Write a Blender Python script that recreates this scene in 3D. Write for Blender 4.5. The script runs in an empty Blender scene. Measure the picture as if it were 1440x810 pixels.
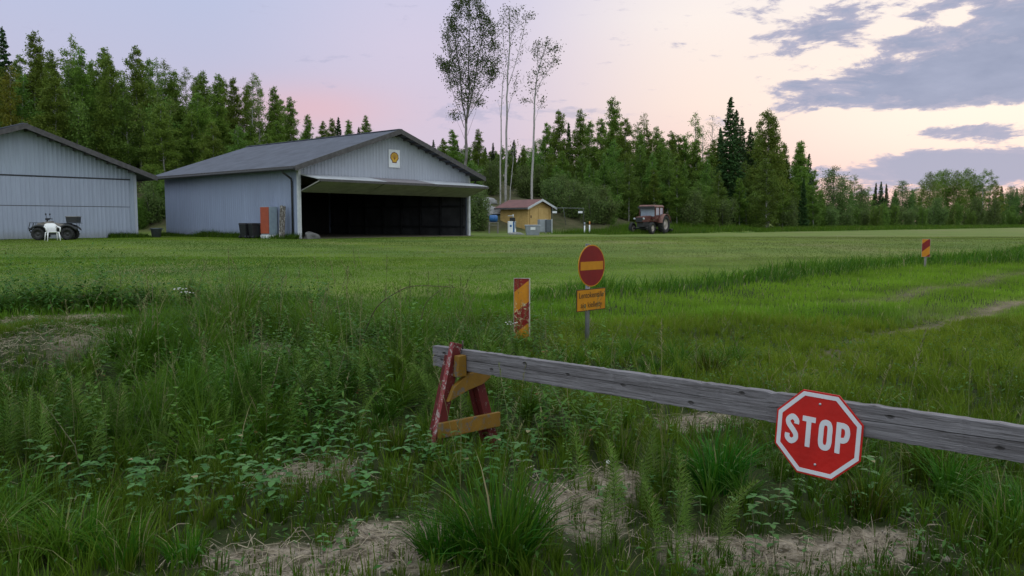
import bpy, math, random
import numpy as np
from mathutils import Vector, Matrix

random.seed(7)
RNG = np.random.default_rng(11)
PI = math.pi
R = math.radians
SC = bpy.context.scene
COL = SC.collection

# ------------------------------------------------------------------ camera
CAM_Z, PITCH, FPX = 1.7, R(4.7), 1130.0          # eye height, tilt down, focal length in photo pixels
cam = bpy.data.cameras.new('camera')
cam.sensor_width = 36.0
cam.lens = 36.0 * FPX / 1440.0
cam.clip_start, cam.clip_end = 0.05, 6000.0
cam_o = bpy.data.objects.new('camera', cam)
cam_o.location = (0, 0, CAM_Z)
cam_o.rotation_euler = (PI / 2 - PITCH, 0, 0)
COL.objects.link(cam_o)
SC.camera = cam_o

def ray(px, py):
    u, v = (px - 720) / FPX, (405 - py) / FPX
    return (u, v * math.sin(PITCH) + math.cos(PITCH), v * math.cos(PITCH) - math.sin(PITCH))
def at(px, py, d):
    """the point at distance d (along the ground) that photo pixel px, py looks at"""
    r = ray(px, py)
    s = d / r[1]
    return Vector((r[0] * s, d, CAM_Z + r[2] * s))
def pix(x, y, z):
    """where a point falls in the photograph"""
    f = y * math.cos(PITCH) - (z - CAM_Z) * math.sin(PITCH)
    u = y * math.sin(PITCH) + (z - CAM_Z) * math.cos(PITCH)
    return 720 + FPX * x / f, 405 - FPX * u / f

# ------------------------------------------------------------------ terrain height
def ss(a, b, x):
    t = np.clip((x - a) / (b - a), 0, 1)
    return t * t * (3 - 2 * t)
def H(x, y):
    x = np.asarray(x, float); y = np.asarray(y, float)
    z = 0.85 * ss(10, 40, y)
    near = 1 - ss(14, 26, y)
    z = z + near * (0.035 * np.sin(x * 1.7 + 0.6 * y) + 0.03 * np.sin(y * 1.3 - 1.1 * x + 1) + 0.018 * np.sin(3.7 * x + 2.9 * y))
    bank = np.exp(-((x + 4.2) / 3.6) ** 2 - ((y - 9.8) / 2.6) ** 2)
    z = z + 0.36 * bank + 0.10 * np.exp(-((x + 2.6) / 3.2) ** 2 - ((y - 8.6) / 2.6) ** 2) * (np.sin(3.1 * x + 1.2 * np.sin(1.9 * y)) + np.sin(2.7 * y + 1.4 * np.sin(2.2 * x) + 1))
    far = ss(20, 40, y)
    z = z + far * (0.04 * np.sin(x * 0.31 + y * 0.17) * (1 - ss(36, 40, y)) )
    a = x / np.maximum(y, 1.0)
    amp = np.interp(a, [-1, -0.3, -0.05, 0.05, 0.12, 0.2, 0.3], [10.5, 10, 8, 6, 3, 1, 0])
    q = np.maximum(y - 60, 0)
    z = z + amp * (1 - np.exp(-q / 24.0)) * ss(0, 5, q) + 0.25 * ss(0, 10, q) * (amp > 0.05) * np.sin(x * 0.9) * np.cos(y * 0.7)
    return z
def hz(x, y):
    return float(H(x, y))
def gpt(px, py):
    """ground point under a photo pixel"""
    r = ray(px, py)
    for k in range(30, 3000):
        d = k * 0.1
        s = d / r[1]
        if CAM_Z + r[2] * s <= hz(r[0] * s, d):
            return Vector((r[0] * s, d, hz(r[0] * s, d)))
    return Vector((r[0] * 150, 150, hz(r[0] * 150, 150)))
def on(px, d):
    """ground point at distance d below photo column px"""
    x = (px - 720) / FPX * d * 1.0
    for _ in range(3):
        f = d * math.cos(PITCH) - (hz(x, d) - CAM_Z) * math.sin(PITCH)
        x = (px - 720) / FPX * f
    return Vector((x, d, hz(x, d)))

# ------------------------------------------------------------------ tags
def tag(o, label=None, cat=None, group=None, kind=None):
    if label: o['label'] = label
    if cat: o['category'] = cat
    if group: o['group'] = group
    if kind: o['kind'] = kind
    return o
def empty(name, loc=(0, 0, 0), rz=0.0, label=None, cat=None, group=None):
    o = bpy.data.objects.new(name, None)
    o.empty_display_size = 0.2
    o.location = loc
    o.rotation_euler = (0, 0, rz)
    COL.objects.link(o)
    return tag(o, label, cat, group)
def copy_tree(o, parent=None):
    c = o.copy()
    COL.objects.link(c)
    c.parent = parent
    for ch in o.children:
        copy_tree(ch, c)
    return c

# ------------------------------------------------------------------ mesh builder
def basis(d):
    d = Vector(d).normalized()
    up = Vector((0, 0, 1)) if abs(d.z) < 0.9 else Vector((1, 0, 0))
    a = d.cross(up).normalized()
    return a, a.cross(d).normalized()
class MB:
    def __init__(self):
        self.v, self.f, self.m, self.s = [], [], [], []
    def add(self, vs, fs, mi=0, smooth=False):
        n = len(self.v)
        self.v += [tuple(p) for p in vs]
        for f in fs:
            self.f.append([i + n for i in f]); self.m.append(mi); self.s.append(smooth)
        return self
    def box(self, lo, hi, mi=0):
        x0, y0, z0 = lo; x1, y1, z1 = hi
        vs = [(x0, y0, z0), (x1, y0, z0), (x1, y1, z0), (x0, y1, z0), (x0, y0, z1), (x1, y0, z1), (x1, y1, z1), (x0, y1, z1)]
        return self.add(vs, [(0, 3, 2, 1), (4, 5, 6, 7), (0, 1, 5, 4), (1, 2, 6, 5), (2, 3, 7, 6), (3, 0, 4, 7)], mi)
    def cbox(self, c, s, mi=0):
        return self.box([c[i] - s[i] / 2 for i in range(3)], [c[i] + s[i] / 2 for i in range(3)], mi)
    def hexa(self, p, mi=0):
        """eight corners: bottom four, top four, both counter-clockwise seen from above"""
        return self.add(p, [(0, 3, 2, 1), (4, 5, 6, 7), (0, 1, 5, 4), (1, 2, 6, 5), (2, 3, 7, 6), (3, 0, 4, 7)], mi)
    def bar(self, a, b, w, t, up=(0, 0, 1), mi=0):
        """a board from a to b; w along the side direction, t along up"""
        a = Vector(a); b = Vector(b); d = (b - a).normalized()
        s = d.cross(Vector(up)).normalized(); u = s.cross(d).normalized()
        s = s * w / 2; u = u * t / 2
        return self.hexa([a - s - u, a + s - u, b + s - u, b - s - u, a - s + u, a + s + u, b + s + u, b - s + u], mi)
    def tube(self, pts, r, n=8, mi=0, caps=True, smooth=True):
        pts = [Vector(p) for p in pts]
        if not hasattr(r, '__len__'): r = [r] * len(pts)
        vs = []
        a = None
        for i, p in enumerate(pts):
            d = (pts[min(i + 1, len(pts) - 1)] - pts[max(i - 1, 0)])
            if d.length < 1e-9: d = Vector((0, 0, 1))
            d.normalize()
            if a is None: a, b = basis(d)
            else:
                a = (a - d * a.dot(d))
                if a.length < 1e-6: a, b = basis(d)
                a.normalize(); b = a.cross(d).normalized()
            for k in range(n):
                t = 2 * PI * k / n
                vs.append(p + (a * math.cos(t) + b * math.sin(t)) * r[i])
        fs = []
        for i in range(len(pts) - 1):
            for k in range(n):
                k2 = (k + 1) % n
                fs.append((i * n + k, i * n + k2, (i + 1) * n + k2, (i + 1) * n + k))
        self.add(vs, fs, mi, smooth)
        if caps:
            m = len(self.v) - len(vs)
            self.f.append([m + k for k in range(n)][::-1]); self.m.append(mi); self.s.append(False)
            self.f.append([m + (len(pts) - 1) * n + k for k in range(n)]); self.m.append(mi); self.s.append(False)
        return self
    def lathe(self, prof, c=(0, 0, 0), axis='z', n=24, mi=0, smooth=True):
        """prof: (radius, height) pairs turned about an axis through c"""
        vs = []
        for (r, h) in prof:
            for k in range(n):
                t = 2 * PI * k / n
                x, y = r * math.cos(t), r * math.sin(t)
                p = {'z': (x, y, h), 'y': (x, h, -y), 'x': (h, x, y)}[axis]
                vs.append((c[0] + p[0], c[1] + p[1], c[2] + p[2]))
        fs = []
        for i in range(len(prof) - 1):
            for k in range(n):
                k2 = (k + 1) % n
                fs.append((i * n + k, i * n + k2, (i + 1) * n + k2, (i + 1) * n + k))
        return self.add(vs, fs, mi, smooth)
    def prism(self, poly, y0, y1, mi=0, plane='xz', mi_front=None):
        """a flat outline given thickness from y0 to y1"""
        n = len(poly)
        def P(p, y):
            return {'xz': (p[0], y, p[1]), 'xy': (p[0], p[1], y), 'yz': (y, p[0], p[1])}[plane]
        vs = [P(p, y0) for p in poly] + [P(p, y1) for p in poly]
        self.add(vs, [tuple(range(n))], mi if mi_front is None else mi_front)
        self.add(vs, [tuple(range(2 * n - 1, n - 1, -1))], mi)
        self.add(vs, [(i, i + n, (i + 1) % n + n, (i + 1) % n) for i in range(n)], mi)
        return self
    def build(self, name, mats, parent=None, bevel=0.0, subsurf=0, loc=None, rot=None):
        me = bpy.data.meshes.new(name)
        me.from_pydata(self.v, [], self.f)
        mats = mats if isinstance(mats, (list, tuple)) else [mats]
        for m in mats: me.materials.append(m)
        me.polygons.foreach_set('material_index', self.m)
        me.polygons.foreach_set('use_smooth', self.s)
        import bmesh
        bm = bmesh.new(); bm.from_mesh(me)
        bmesh.ops.remove_doubles(bm, verts=bm.verts, dist=1e-5)
        bmesh.ops.recalc_face_normals(bm, faces=bm.faces)
        bm.to_mesh(me); bm.free()
        me.update()
        o = bpy.data.objects.new(name, me)
        COL.objects.link(o)
        o.parent = parent
        if loc is not None: o.location = loc
        if rot is not None: o.rotation_euler = rot
        if bevel:
            b = o.modifiers.new('bevel', 'BEVEL'); b.width = bevel; b.segments = 2; b.limit_method = 'ANGLE'; b.angle_limit = R(35)
        if subsurf:
            s = o.modifiers.new('smooth', 'SUBSURF'); s.levels = s.render_levels = subsurf
        return o

def np_mesh(name, V, F, mats, tint=None, mi=None, smooth=False):
    """a mesh from arrays: V (n,3), F list of arrays of equal-sided faces; tint (n,4) per vertex"""
    me = bpy.data.meshes.new(name)
    V = np.ascontiguousarray(V, np.float32)
    F = [np.ascontiguousarray(f, np.int32) for f in F if len(f)]
    loops = np.concatenate([f.ravel() for f in F])
    sizes = np.concatenate([np.full(len(f), f.shape[1], np.int32) for f in F])
    starts = np.concatenate([[0], np.cumsum(sizes)[:-1]]).astype(np.int32)
    me.vertices.add(len(V)); me.vertices.foreach_set('co', V.ravel())
    me.loops.add(len(loops)); me.loops.foreach_set('vertex_index', loops)
    me.polygons.add(len(sizes)); me.polygons.foreach_set('loop_start', starts)
    me.polygons.foreach_set('loop_total', sizes)
    for m in (mats if isinstance(mats, (list, tuple)) else [mats]): me.materials.append(m)
    if mi is not None: me.polygons.foreach_set('material_index', np.ascontiguousarray(mi, np.int32))
    if smooth: me.polygons.foreach_set('use_smooth', np.ones(len(sizes), bool))
    if tint is not None:
        a = me.color_attributes.new('tint', 'FLOAT_COLOR', 'POINT')
        a.data.foreach_set('color', np.ascontiguousarray(tint, np.float32).ravel())
    me.update(calc_edges=True)
    return me
def np_obj(name, me, parent=None):
    o = bpy.data.objects.new(name, me)
    COL.objects.link(o); o.parent = parent
    return o

# ------------------------------------------------------------------ materials
class NT:
    def __init__(self, tree):
        self.t = tree; self.n = tree.nodes; self.l = tree.links
    def node(self, typ, **kw):
        n = self.n.new(typ)
        for k, v in kw.items():
            if k.startswith('i_'):
                key = k[2:]
                n.inputs[int(key) if key.isdigit() else key.replace('_', ' ')].default_value = v
            else: setattr(n, k, v)
        return n
    def put(self, sock, v):
        if isinstance(v, bpy.types.NodeSocket): self.l.new(v, sock)
        else: sock.default_value = v
    def math(self, op, a, b=0.0, c=0.0, clamp=False):
        n = self.node('ShaderNodeMath', operation=op, use_clamp=clamp)
        for i, v in enumerate((a, b, c)): self.put(n.inputs[i], v)
        return n.outputs[0]
    def mix(self, f, a, b, blend='MIX'):
        n = self.node('ShaderNodeMix', data_type='RGBA', blend_type=blend)
        self.put(n.inputs[0], f)
        for i, v in ((6, a), (7, b)):
            if not isinstance(v, bpy.types.NodeSocket): v = (*v[:3], 1)
            self.put(n.inputs[i], v)
        return n.outputs[2]
    def noise(self, vec, scale, detail=4, rough=0.55, dist=0.0):
        n = self.node('ShaderNodeTexNoise')
        n.inputs['Scale'].default_value = scale; n.inputs['Detail'].default_value = detail
        n.inputs['Roughness'].default_value = rough; n.inputs['Distortion'].default_value = dist
        if vec is not None: self.l.new(vec, n.inputs['Vector'])
        return n.outputs['Fac']
    def ramp(self, f, a, b, clamp=True):
        """0 at a, 1 at b"""
        n = self.node('ShaderNodeMapRange', clamp=clamp)
        self.put(n.inputs[0], f); n.inputs[1].default_value = a; n.inputs[2].default_value = b
        return n.outputs[0]
    def sstep(self, f, a, b):
        n = self.node('ShaderNodeMapRange', interpolation_type='SMOOTHSTEP')
        self.put(n.inputs[0], f); n.inputs[1].default_value = a; n.inputs[2].default_value = b
        return n.outputs[0]
    def coords(self, kind='Object', scale=None):
        c = self.node('ShaderNodeTexCoord').outputs[kind]
        if scale is not None:
            m = self.node('ShaderNodeMapping'); m.inputs['Scale'].default_value = scale
            self.l.new(c, m.inputs['Vector']); return m.outputs[0]
        return c
    def bump(self, h, strength, dist=0.01):
        n = self.node('ShaderNodeBump'); n.inputs['Strength'].default_value = strength; n.inputs['Distance'].default_value = dist
        self.l.new(h, n.inputs['Height']); return n.outputs[0]
def new_mat(name):
    m = bpy.data.materials.new(name); m.use_nodes = True
    nt = NT(m.node_tree)
    p = nt.n['Principled BSDF']
    p.inputs['Specular IOR Level'].default_value = 0.35
    return m, nt, p
def mat(name, col, col2=None, rough=0.6, scale=4.0, metal=0.0, bump=0.0, bscale=40.0, stretch=None, contrast=(0.35, 0.65), spec=0.35):
    """paint, plastic or metal whose colour drifts between two tones"""
    m, nt, p = new_mat(name)
    c = nt.coords('Object', stretch)
    if col2 is None: col2 = tuple(v * 0.75 for v in col)
    f = nt.ramp(nt.noise(c, scale, 6, 0.6), *contrast)
    nt.l.new(nt.mix(f, col, col2), p.inputs['Base Color'])
    rn = nt.node('ShaderNodeMapRange'); nt.l.new(nt.noise(c, scale * 2.3, 3), rn.inputs[0])
    rn.inputs[3].default_value = max(0.05, rough - 0.12); rn.inputs[4].default_value = min(1, rough + 0.12)
    nt.l.new(rn.outputs[0], p.inputs['Roughness'])
    p.inputs['Metallic'].default_value = metal
    p.inputs['Specular IOR Level'].default_value = spec
    if bump: nt.l.new(nt.bump(nt.noise(c, bscale, 4), bump), p.inputs['Normal'])
    return m
def worn(name, paint, under, amount=0.5, scale=9.0, rough=0.7, stretch=None):
    """chipped paint over wood or metal"""
    m, nt, p = new_mat(name)
    c = nt.coords('Object', stretch)
    n1 = nt.noise(c, scale, 8, 0.7, 0.4); n2 = nt.noise(c, scale * 5, 4)
    f = nt.ramp(nt.math('ADD', n1, nt.math('MULTIPLY', n2, 0.35)), amount + 0.15, amount + 0.21)
    pt = nt.mix(nt.ramp(nt.noise(c, scale * 0.6, 5), 0.3, 0.7), paint, tuple(v * 0.68 for v in paint))
    nt.l.new(nt.mix(f, pt, under), p.inputs['Base Color'])
    p.inputs['Roughness'].default_value = rough
    nt.l.new(nt.bump(nt.math('ADD', n2, nt.math('MULTIPLY', f, -0.6)), 0.35, 0.004), p.inputs['Normal'])
    return m
def leaf_mat(name, dark, light, dry=(0.30, 0.23, 0.13), transl=0.35, var=0.25, rough=0.55, spec=0.12):
    """leaves and blades: own colour per blade from its tint, a little light through them"""
    m, nt, p = new_mat(name)
    a = nt.node('ShaderNodeAttribute', attribute_name='tint')
    s = nt.node('ShaderNodeSeparateColor'); nt.l.new(a.outputs['Color'], s.inputs[0])
    c = nt.mix(s.outputs[0], dark, light)
    c = nt.mix(s.outputs[2], c, dry)
    oi = nt.node('ShaderNodeObjectInfo')
    h = nt.node('ShaderNodeHueSaturation'); nt.l.new(c, h.inputs['Color'])
    nt.l.new(nt.math('ADD', 0.5 - 0.010 * var / 0.25, nt.math('MULTIPLY', oi.outputs['Random'], 0.026 * var / 0.25)), h.inputs['Hue'])
    bright = nt.math('ADD', nt.math('ADD', 1 - var, nt.math('MULTIPLY', s.outputs[1], var)), nt.math('MULTIPLY', nt.math('SUBTRACT', oi.outputs['Random'], 0.5), var))
    nt.l.new(bright, h.inputs['Value'])
    nt.l.new(h.outputs[0], p.inputs['Base Color'])
    p.inputs['Roughness'].default_value = rough; p.inputs['Specular IOR Level'].default_value = spec
    tr = nt.node('ShaderNodeBsdfTranslucent'); nt.l.new(h.outputs[0], tr.inputs['Color'])
    mx = nt.node('ShaderNodeMixShader'); mx.inputs[0].default_value = transl
    nt.l.new(p.outputs[0], mx.inputs[1]); nt.l.new(tr.outputs[0], mx.inputs[2])
    nt.l.new(mx.outputs[0], nt.n['Material Output'].inputs['Surface'])
    return m
# ------------------------------------------------------------------ sky and sun
SUN_AZ, SUN_EL = R(33), R(4.5)          # low, to the right of the view, behind the cloud bank
w = bpy.data.worlds.new('World'); SC.world = w; w.use_nodes = True
nt = NT(w.node_tree)
bg = nt.n['Background']
sky = nt.node('ShaderNodeTexSky', sky_type='NISHITA', sun_disc=False)
sky.sun_elevation = SUN_EL; sky.sun_rotation = SUN_AZ; sky.altitude = 100; sky.dust_density = 2.0
d = nt.coords('Generated')
sp = nt.node('ShaderNodeSeparateXYZ'); nt.l.new(d, sp.inputs[0])
DX, DY, DZ = sp.outputs
az = nt.math('DEGREES', nt.math('ARCTAN2', DX, DY))
el = nt.math('DEGREES', nt.math('ARCSINE', DZ))
def cramp(f, stops):
    n = nt.node('ShaderNodeValToRGB')
    e = n.color_ramp.elements
    while len(e) < len(stops): e.new(0.5)
    for k, (p, c) in enumerate(stops):
        e[k].position = p; e[k].color = (*c, 1)
    nt.l.new(f, n.inputs[0]); return n.outputs[0]
f40 = nt.math('DIVIDE', nt.math('MAXIMUM', el, 0), 40.0, clamp=True)
cool = cramp(f40, [(0.0, (0.74, 0.58, 0.66)), (0.12, (0.66, 0.56, 0.68)), (0.22, (0.58, 0.57, 0.75)), (0.40, (0.52, 0.59, 0.82)), (0.7, (0.54, 0.62, 0.87)), (1.0, (0.58, 0.66, 0.90))])
mid = cramp(f40, [(0.0, (0.66, 0.56, 0.70)), (0.13, (0.70, 0.60, 0.74)), (0.3, (0.70, 0.64, 0.81)), (0.45, (0.63, 0.64, 0.85)), (0.7, (0.60, 0.64, 0.87)), (1.0, (0.58, 0.66, 0.90))])
warm = cramp(f40, [(0.0, (0.90, 0.56, 0.58)), (0.10, (0.97, 0.68, 0.65)), (0.20, (1.02, 0.83, 0.75)), (0.34, (1.03, 0.93, 0.88)), (0.55, (0.90, 0.86, 0.94)), (1.0, (0.66, 0.70, 0.90))])
c = nt.mix(nt.sstep(az, -22, -6), cool, mid)
c = nt.mix(nt.sstep(az, -4, 14), c, warm)
c = nt.mix(nt.sstep(az, 55, 100), c, cool)
pk = nt.math('EXPONENT', nt.math('MULTIPLY', nt.math('ADD', nt.math('POWER', nt.math('DIVIDE', nt.math('ADD', az, 14.0), 6.0), 2.0), nt.math('POWER', nt.math('DIVIDE', nt.math('SUBTRACT', el, 7.6), 1.7), 2.0)), -1.0))
c = nt.mix(nt.math('MULTIPLY', pk, 0.52), c, (0.92, 0.52, 0.54))
# glow where the sun stands behind the clouds
du = nt.math('DIVIDE', nt.math('SUBTRACT', az, 30.0), 13.0)
dv = nt.math('DIVIDE', nt.math('SUBTRACT', el, 7.5), 5.0)
g = nt.math('EXPONENT', nt.math('MULTIPLY', nt.math('ADD', nt.math('MULTIPLY', du, du), nt.math('MULTIPLY', dv, dv)), -1.0))
c = nt.mix(nt.math('MULTIPLY', g, 0.75, clamp=True), c, (1.14, 1.01, 0.89))
# a share of the physical sky under the clouds
ns = nt.node('ShaderNodeVectorMath', operation='SCALE'); nt.l.new(sky.outputs[0], ns.inputs[0]); ns.inputs['Scale'].default_value = 0.003
ad = nt.node('ShaderNodeVectorMath', operation='ADD'); nt.l.new(c, ad.inputs[0]); nt.l.new(ns.outputs[0], ad.inputs[1])
c = ad.outputs[0]
# clouds: wind-drawn noise, thicker where the banks hang
def gauss(px, py, rx, ry, amp):
    r = Vector(ray(px, py)).normalized()
    a0, e0 = math.degrees(math.atan2(r.x, r.y)), math.degrees(math.asin(r.z))
    k = math.degrees(1 / FPX)
    u = nt.math('DIVIDE', nt.math('SUBTRACT', az, a0), rx * k)
    v = nt.math('DIVIDE', nt.math('SUBTRACT', el, e0), ry * k)
    return nt.math('MULTIPLY', nt.math('EXPONENT', nt.math('MULTIPLY', nt.math('ADD', nt.math('MULTIPLY', u, u), nt.math('MULTIPLY', v, v)), -1.0)), amp)
cv = nt.node('ShaderNodeCombineXYZ')
nt.l.new(nt.math('MULTIPLY', az, 0.10), cv.inputs[0]); nt.l.new(nt.math('MULTIPLY', el, 0.30), cv.inputs[1])
nt.l.new(nt.math('MULTIPLY', DY, 2.0), cv.inputs[2])
n1 = nt.noise(cv.outputs[0], 1.9, 11, 0.66, 0.45)
n2 = nt.noise(cv.outputs[0], 6.5, 6, 0.6, 0.2)
bias = 0.0
for b in [(1400, 40, 200, 80, 0.40), (1250, 128, 135, 26, 0.30), (1430, 100, 150, 38, 0.26), (1140, 42, 90, 13, 0.17), (1370, 184, 90, 10, 0.36), (1200, 10, 80, 10, 0.16),
          (1290, 242, 185, 22, 0.37), (1440, 232, 140, 22, 0.36), (690, 162, 100, 15, 0.17), (870, 160, 110, 10, 0.15), (830, 92, 40, 5, 0.16), (1070, 78, 60, 6, 0.14),
          (1010, 172, 80, 9, 0.13), (600, 158, 36, 7, 0.12),
          (1245, 38, 34, 9, -0.30), (1345, 26, 16, 9, -0.30), (1325, 70, 22, 6, -0.22), (1400, 62, 40, 8, -0.12), (1180, 70, 60, 10, -0.10), (1250, 176, 60, 12, -0.25), (1120, 190, 90, 22, -0.18), (1130, 90, 80, 22, -0.10), (1300, 206, 130, 8, -0.20), (1400, 160, 130, 10, -0.26)]:
    bias = nt.math('ADD', bias, gauss(*b))
away = nt.math('ADD', nt.math('MULTIPLY', nt.sstep(el, 22, 40), 0.10), nt.math('MULTIPLY', nt.sstep(nt.math('ABSOLUTE', az), 40, 80), 0.13))
v = nt.math('ADD', nt.math('ADD', nt.math('ADD', -0.17, nt.math('MULTIPLY', n1, 1.34)), nt.math('MULTIPLY', nt.math('SUBTRACT', n2, 0.5), 0.55)), nt.math('ADD', bias, away))
mask = nt.sstep(v, 0.615, 0.785)
thick = nt.ramp(v, 0.68, 0.92)
edge = nt.mix(nt.sstep(az, -4, 18), (0.50, 0.50, 0.68), (0.54, 0.51, 0.64))
core = nt.mix(nt.noise(cv.outputs[0], 3.4, 6, 0.6), (0.25, 0.305, 0.46), (0.45, 0.49, 0.66))
core = nt.mix(nt.sstep(el, 9, 3), core, (0.46, 0.47, 0.61))
cl = nt.mix(thick, edge, core)
cl = nt.mix(nt.math('MULTIPLY', nt.sstep(nt.math('ABSOLUTE', az), 45, 80), 0.8), cl, (0.62, 0.66, 0.86))
cmask = nt.math('MULTIPLY', mask, nt.math('ADD', 0.45, nt.math('MULTIPLY', nt.sstep(az, 2, 20), 0.5)))
c = nt.mix(cmask, c, cl)
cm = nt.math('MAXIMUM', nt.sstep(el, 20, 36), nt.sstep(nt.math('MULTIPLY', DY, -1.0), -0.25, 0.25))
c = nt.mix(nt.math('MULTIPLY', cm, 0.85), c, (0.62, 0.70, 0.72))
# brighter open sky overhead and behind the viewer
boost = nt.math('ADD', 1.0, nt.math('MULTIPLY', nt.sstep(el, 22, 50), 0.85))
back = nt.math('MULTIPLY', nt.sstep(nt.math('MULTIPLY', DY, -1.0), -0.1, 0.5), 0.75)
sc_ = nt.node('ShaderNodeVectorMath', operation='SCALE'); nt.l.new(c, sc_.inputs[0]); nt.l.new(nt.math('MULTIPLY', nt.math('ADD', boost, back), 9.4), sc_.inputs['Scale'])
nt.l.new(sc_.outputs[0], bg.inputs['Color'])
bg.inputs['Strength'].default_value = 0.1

sun = bpy.data.lights.new('sun', 'SUN')
sun.energy = 0.5; sun.angle = R(14); sun.color = (1.0, 0.80, 0.62)
sun_o = bpy.data.objects.new('sun', sun)
sd = Vector((math.sin(SUN_AZ) * math.cos(SUN_EL), math.cos(SUN_AZ) * math.cos(SUN_EL), math.sin(SUN_EL)))
sun_o.rotation_euler = sd.to_track_quat('Z', 'Y').to_euler()
sun_o.location = sd * 200
COL.objects.link(sun_o)

SC.view_settings.view_transform = 'Standard'
SC.view_settings.look = 'None'
SC.view_settings.exposure = 0.0
SC.view_settings.gamma = 1.0
SC.render.engine = 'CYCLES'
SC.cycles.use_denoising = True
SC.cycles.max_bounces = 6
SC.cycles.diffuse_bounces = 3
SC.cycles.glossy_bounces = 2
SC.cycles.transmission_bounces = 4
SC.cycles.transparent_max_bounces = 8
# ------------------------------------------------------------------ what grows where
def ell(px, py, rx, ry):
    p = gpt(px, py); return (p.x, p.y, rx, ry)
BARE = [ell(*e) for e in [(1110, 790, 0.62, 0.26), (1010, 770, 0.35, 0.18), (1230, 770, 0.30, 0.20), (815, 712, 0.26, 0.50), (860, 680, 0.30, 0.28), (450, 790, 0.50, 0.22), (560, 760, 0.36, 0.24),
                          (330, 790, 0.28, 0.12), (440, 668, 0.30, 0.30), (985, 596, 0.36, 0.18), (370, 520, 0.4, 0.4)]]
STRAW = [ell(*e) for e in [(85, 450, 1.7, 1.3), (10, 490, 1.1, 0.9), (150, 470, 0.9, 0.8), (40, 425, 1.5, 0.9)]]
def blob(x, y, L, p=2.0):
    f = np.zeros_like(x)
    for (cx, cy, rx, ry) in L:
        f = np.maximum(f, np.exp(-(((x - cx) / rx) ** 2 + ((y - cy) / ry) ** 2) ** (p / 2) * 0.9))
    return f
def vnoise(x, y, s, seed):
    """cheap smooth noise in 0..1"""
    r = np.random.default_rng(seed); t = np.zeros_like(x)
    for k in range(7):
        a = r.uniform(0, 2 * PI); f = s * r.uniform(0.5, 1.9); ph = r.uniform(0, 6.28)
        t = t + np.sin((x * math.cos(a) + y * math.sin(a)) * f + ph + 0.8 * np.sin((x * math.sin(a) - y * math.cos(a)) * f * 0.7 + ph))
    return np.clip(0.5 + t / 7.0 * 0.9, 0, 1)
VA, VB = np.array([1.2, 17.2]), np.array([12.3, 24.4])          # near verge of the strip
VD = (VB - VA) / np.linalg.norm(VB - VA); VN = np.array([-VD[1], VD[0]])
WA = np.array([-1.5, 45.5]); WD = np.array([math.sin(R(46.5)), math.cos(R(46.5))]); WN = np.array([-WD[1], WD[0]])
def verge(x, y):
    s = (x - VA[0]) * VD[0] + (y - VA[1]) * VD[1]; n = (x - VA[0]) * VN[0] + (y - VA[1]) * VN[1]
    n = n + 0.5 * np.sin(s * 0.45) - np.maximum(s - 26, 0) * 0.10
    wdt = 0.75 + 0.22 * np.sin(s * 0.8 + 1) + 0.12 * np.sin(s * 2.3) + np.clip(s, 0, 40) * 0.02
    return np.exp(-(n / wdt) ** 4) * ss(-2.6, 0.2, s)
def far_verge(x, y):
    s = (x - WA[0]) * WD[0] + (y - WA[1]) * WD[1]; n = (x - WA[0]) * WN[0] + (y - WA[1]) * WN[1]
    return ss(-0.6, 0.9, n + 0.5 * np.sin(s * 0.3)) * ss(2.0, 6.0, s) * np.maximum(ss(5, 8, x), ss(56.5, 58.5, y))
TR = [(gpt(1440, 425), gpt(1250, 478)), (gpt(1440, 385), gpt(1180, 432)), (gpt(1250, 478), gpt(1060, 545))]
def track(x, y):
    f = np.zeros_like(x)
    for k, (a, b) in enumerate(TR):
        d = np.array([b.x - a.x, b.y - a.y]); L = np.linalg.norm(d); d /= L
        s = (x - a.x) * d[0] + (y - a.y) * d[1]; n = (x - a.x) * -d[1] + (y - a.y) * d[0]
        f = np.maximum(f, (1.0, 0.6, 0.5)[k] * np.exp(-((n + 0.12 * np.sin(s * 1.3)) / 0.32) ** 2) * ss(-6, -2, s) * (1 - ss(L - 1.0, L + 0.6, s)))
    return f
def bare(x, y):
    n = vnoise(x, y, 5.0, 3)
    b = blob(x, y, BARE) * (0.40 + 0.75 * n + 0.60 * vnoise(x, y, 17.0, 8))
    return np.clip(b, 0, 1)
TALL = [  # px, py of the foot, radii in metres, height
    (330, 590, 1.0, 1.3, 0.66), (130, 620, 1.0, 0.7, 0.42), (285, 530, 0.9, 1.1, 0.72), (430, 520, 0.9, 1.4, 0.56), (340, 470, 1.2, 1.4, 0.66), (20, 620, 0.6, 0.5, 0.40), (440, 480, 1.2, 1.0, 0.56),
    (540, 560, 0.9, 1.2, 0.50), (650, 520, 0.9, 1.2, 0.52), (590, 500, 1.4, 1.5, 0.54),
    (890, 505, 0.8, 0.5, 0.34), (800, 520, 0.6, 0.4, 0.32), (985, 715, 0.34, 0.42, 0.42), (1060, 690, 0.42, 0.42, 0.42), (920, 670, 0.28, 0.35, 0.36), (1250, 700, 0.5, 0.35, 0.36), (1400, 730, 0.42, 0.5, 0.36), (1420, 660, 0.5, 0.4, 0.34), (1320, 680, 0.5, 0.4, 0.32),
    (1000, 520, 0.55, 0.45, 0.42), (900, 530, 0.9, 0.6, 0.30), (760, 600, 0.8, 0.45, 0.34), (860, 600, 0.7, 0.4, 0.34), (1150, 520, 1.3, 0.7, 0.26), (560, 610, 0.5, 0.4, 0.34),
    (60, 790, 0.6, 0.5, 0.30), (180, 770, 0.4, 0.45, 0.26), (20, 730, 0.45, 0.4, 0.3), (700, 690, 0.35, 0.3, 0.26)]
TALLW = [(gpt(a, b), rx, ry, h) for (a, b, rx, ry, h) in TALL]
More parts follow.
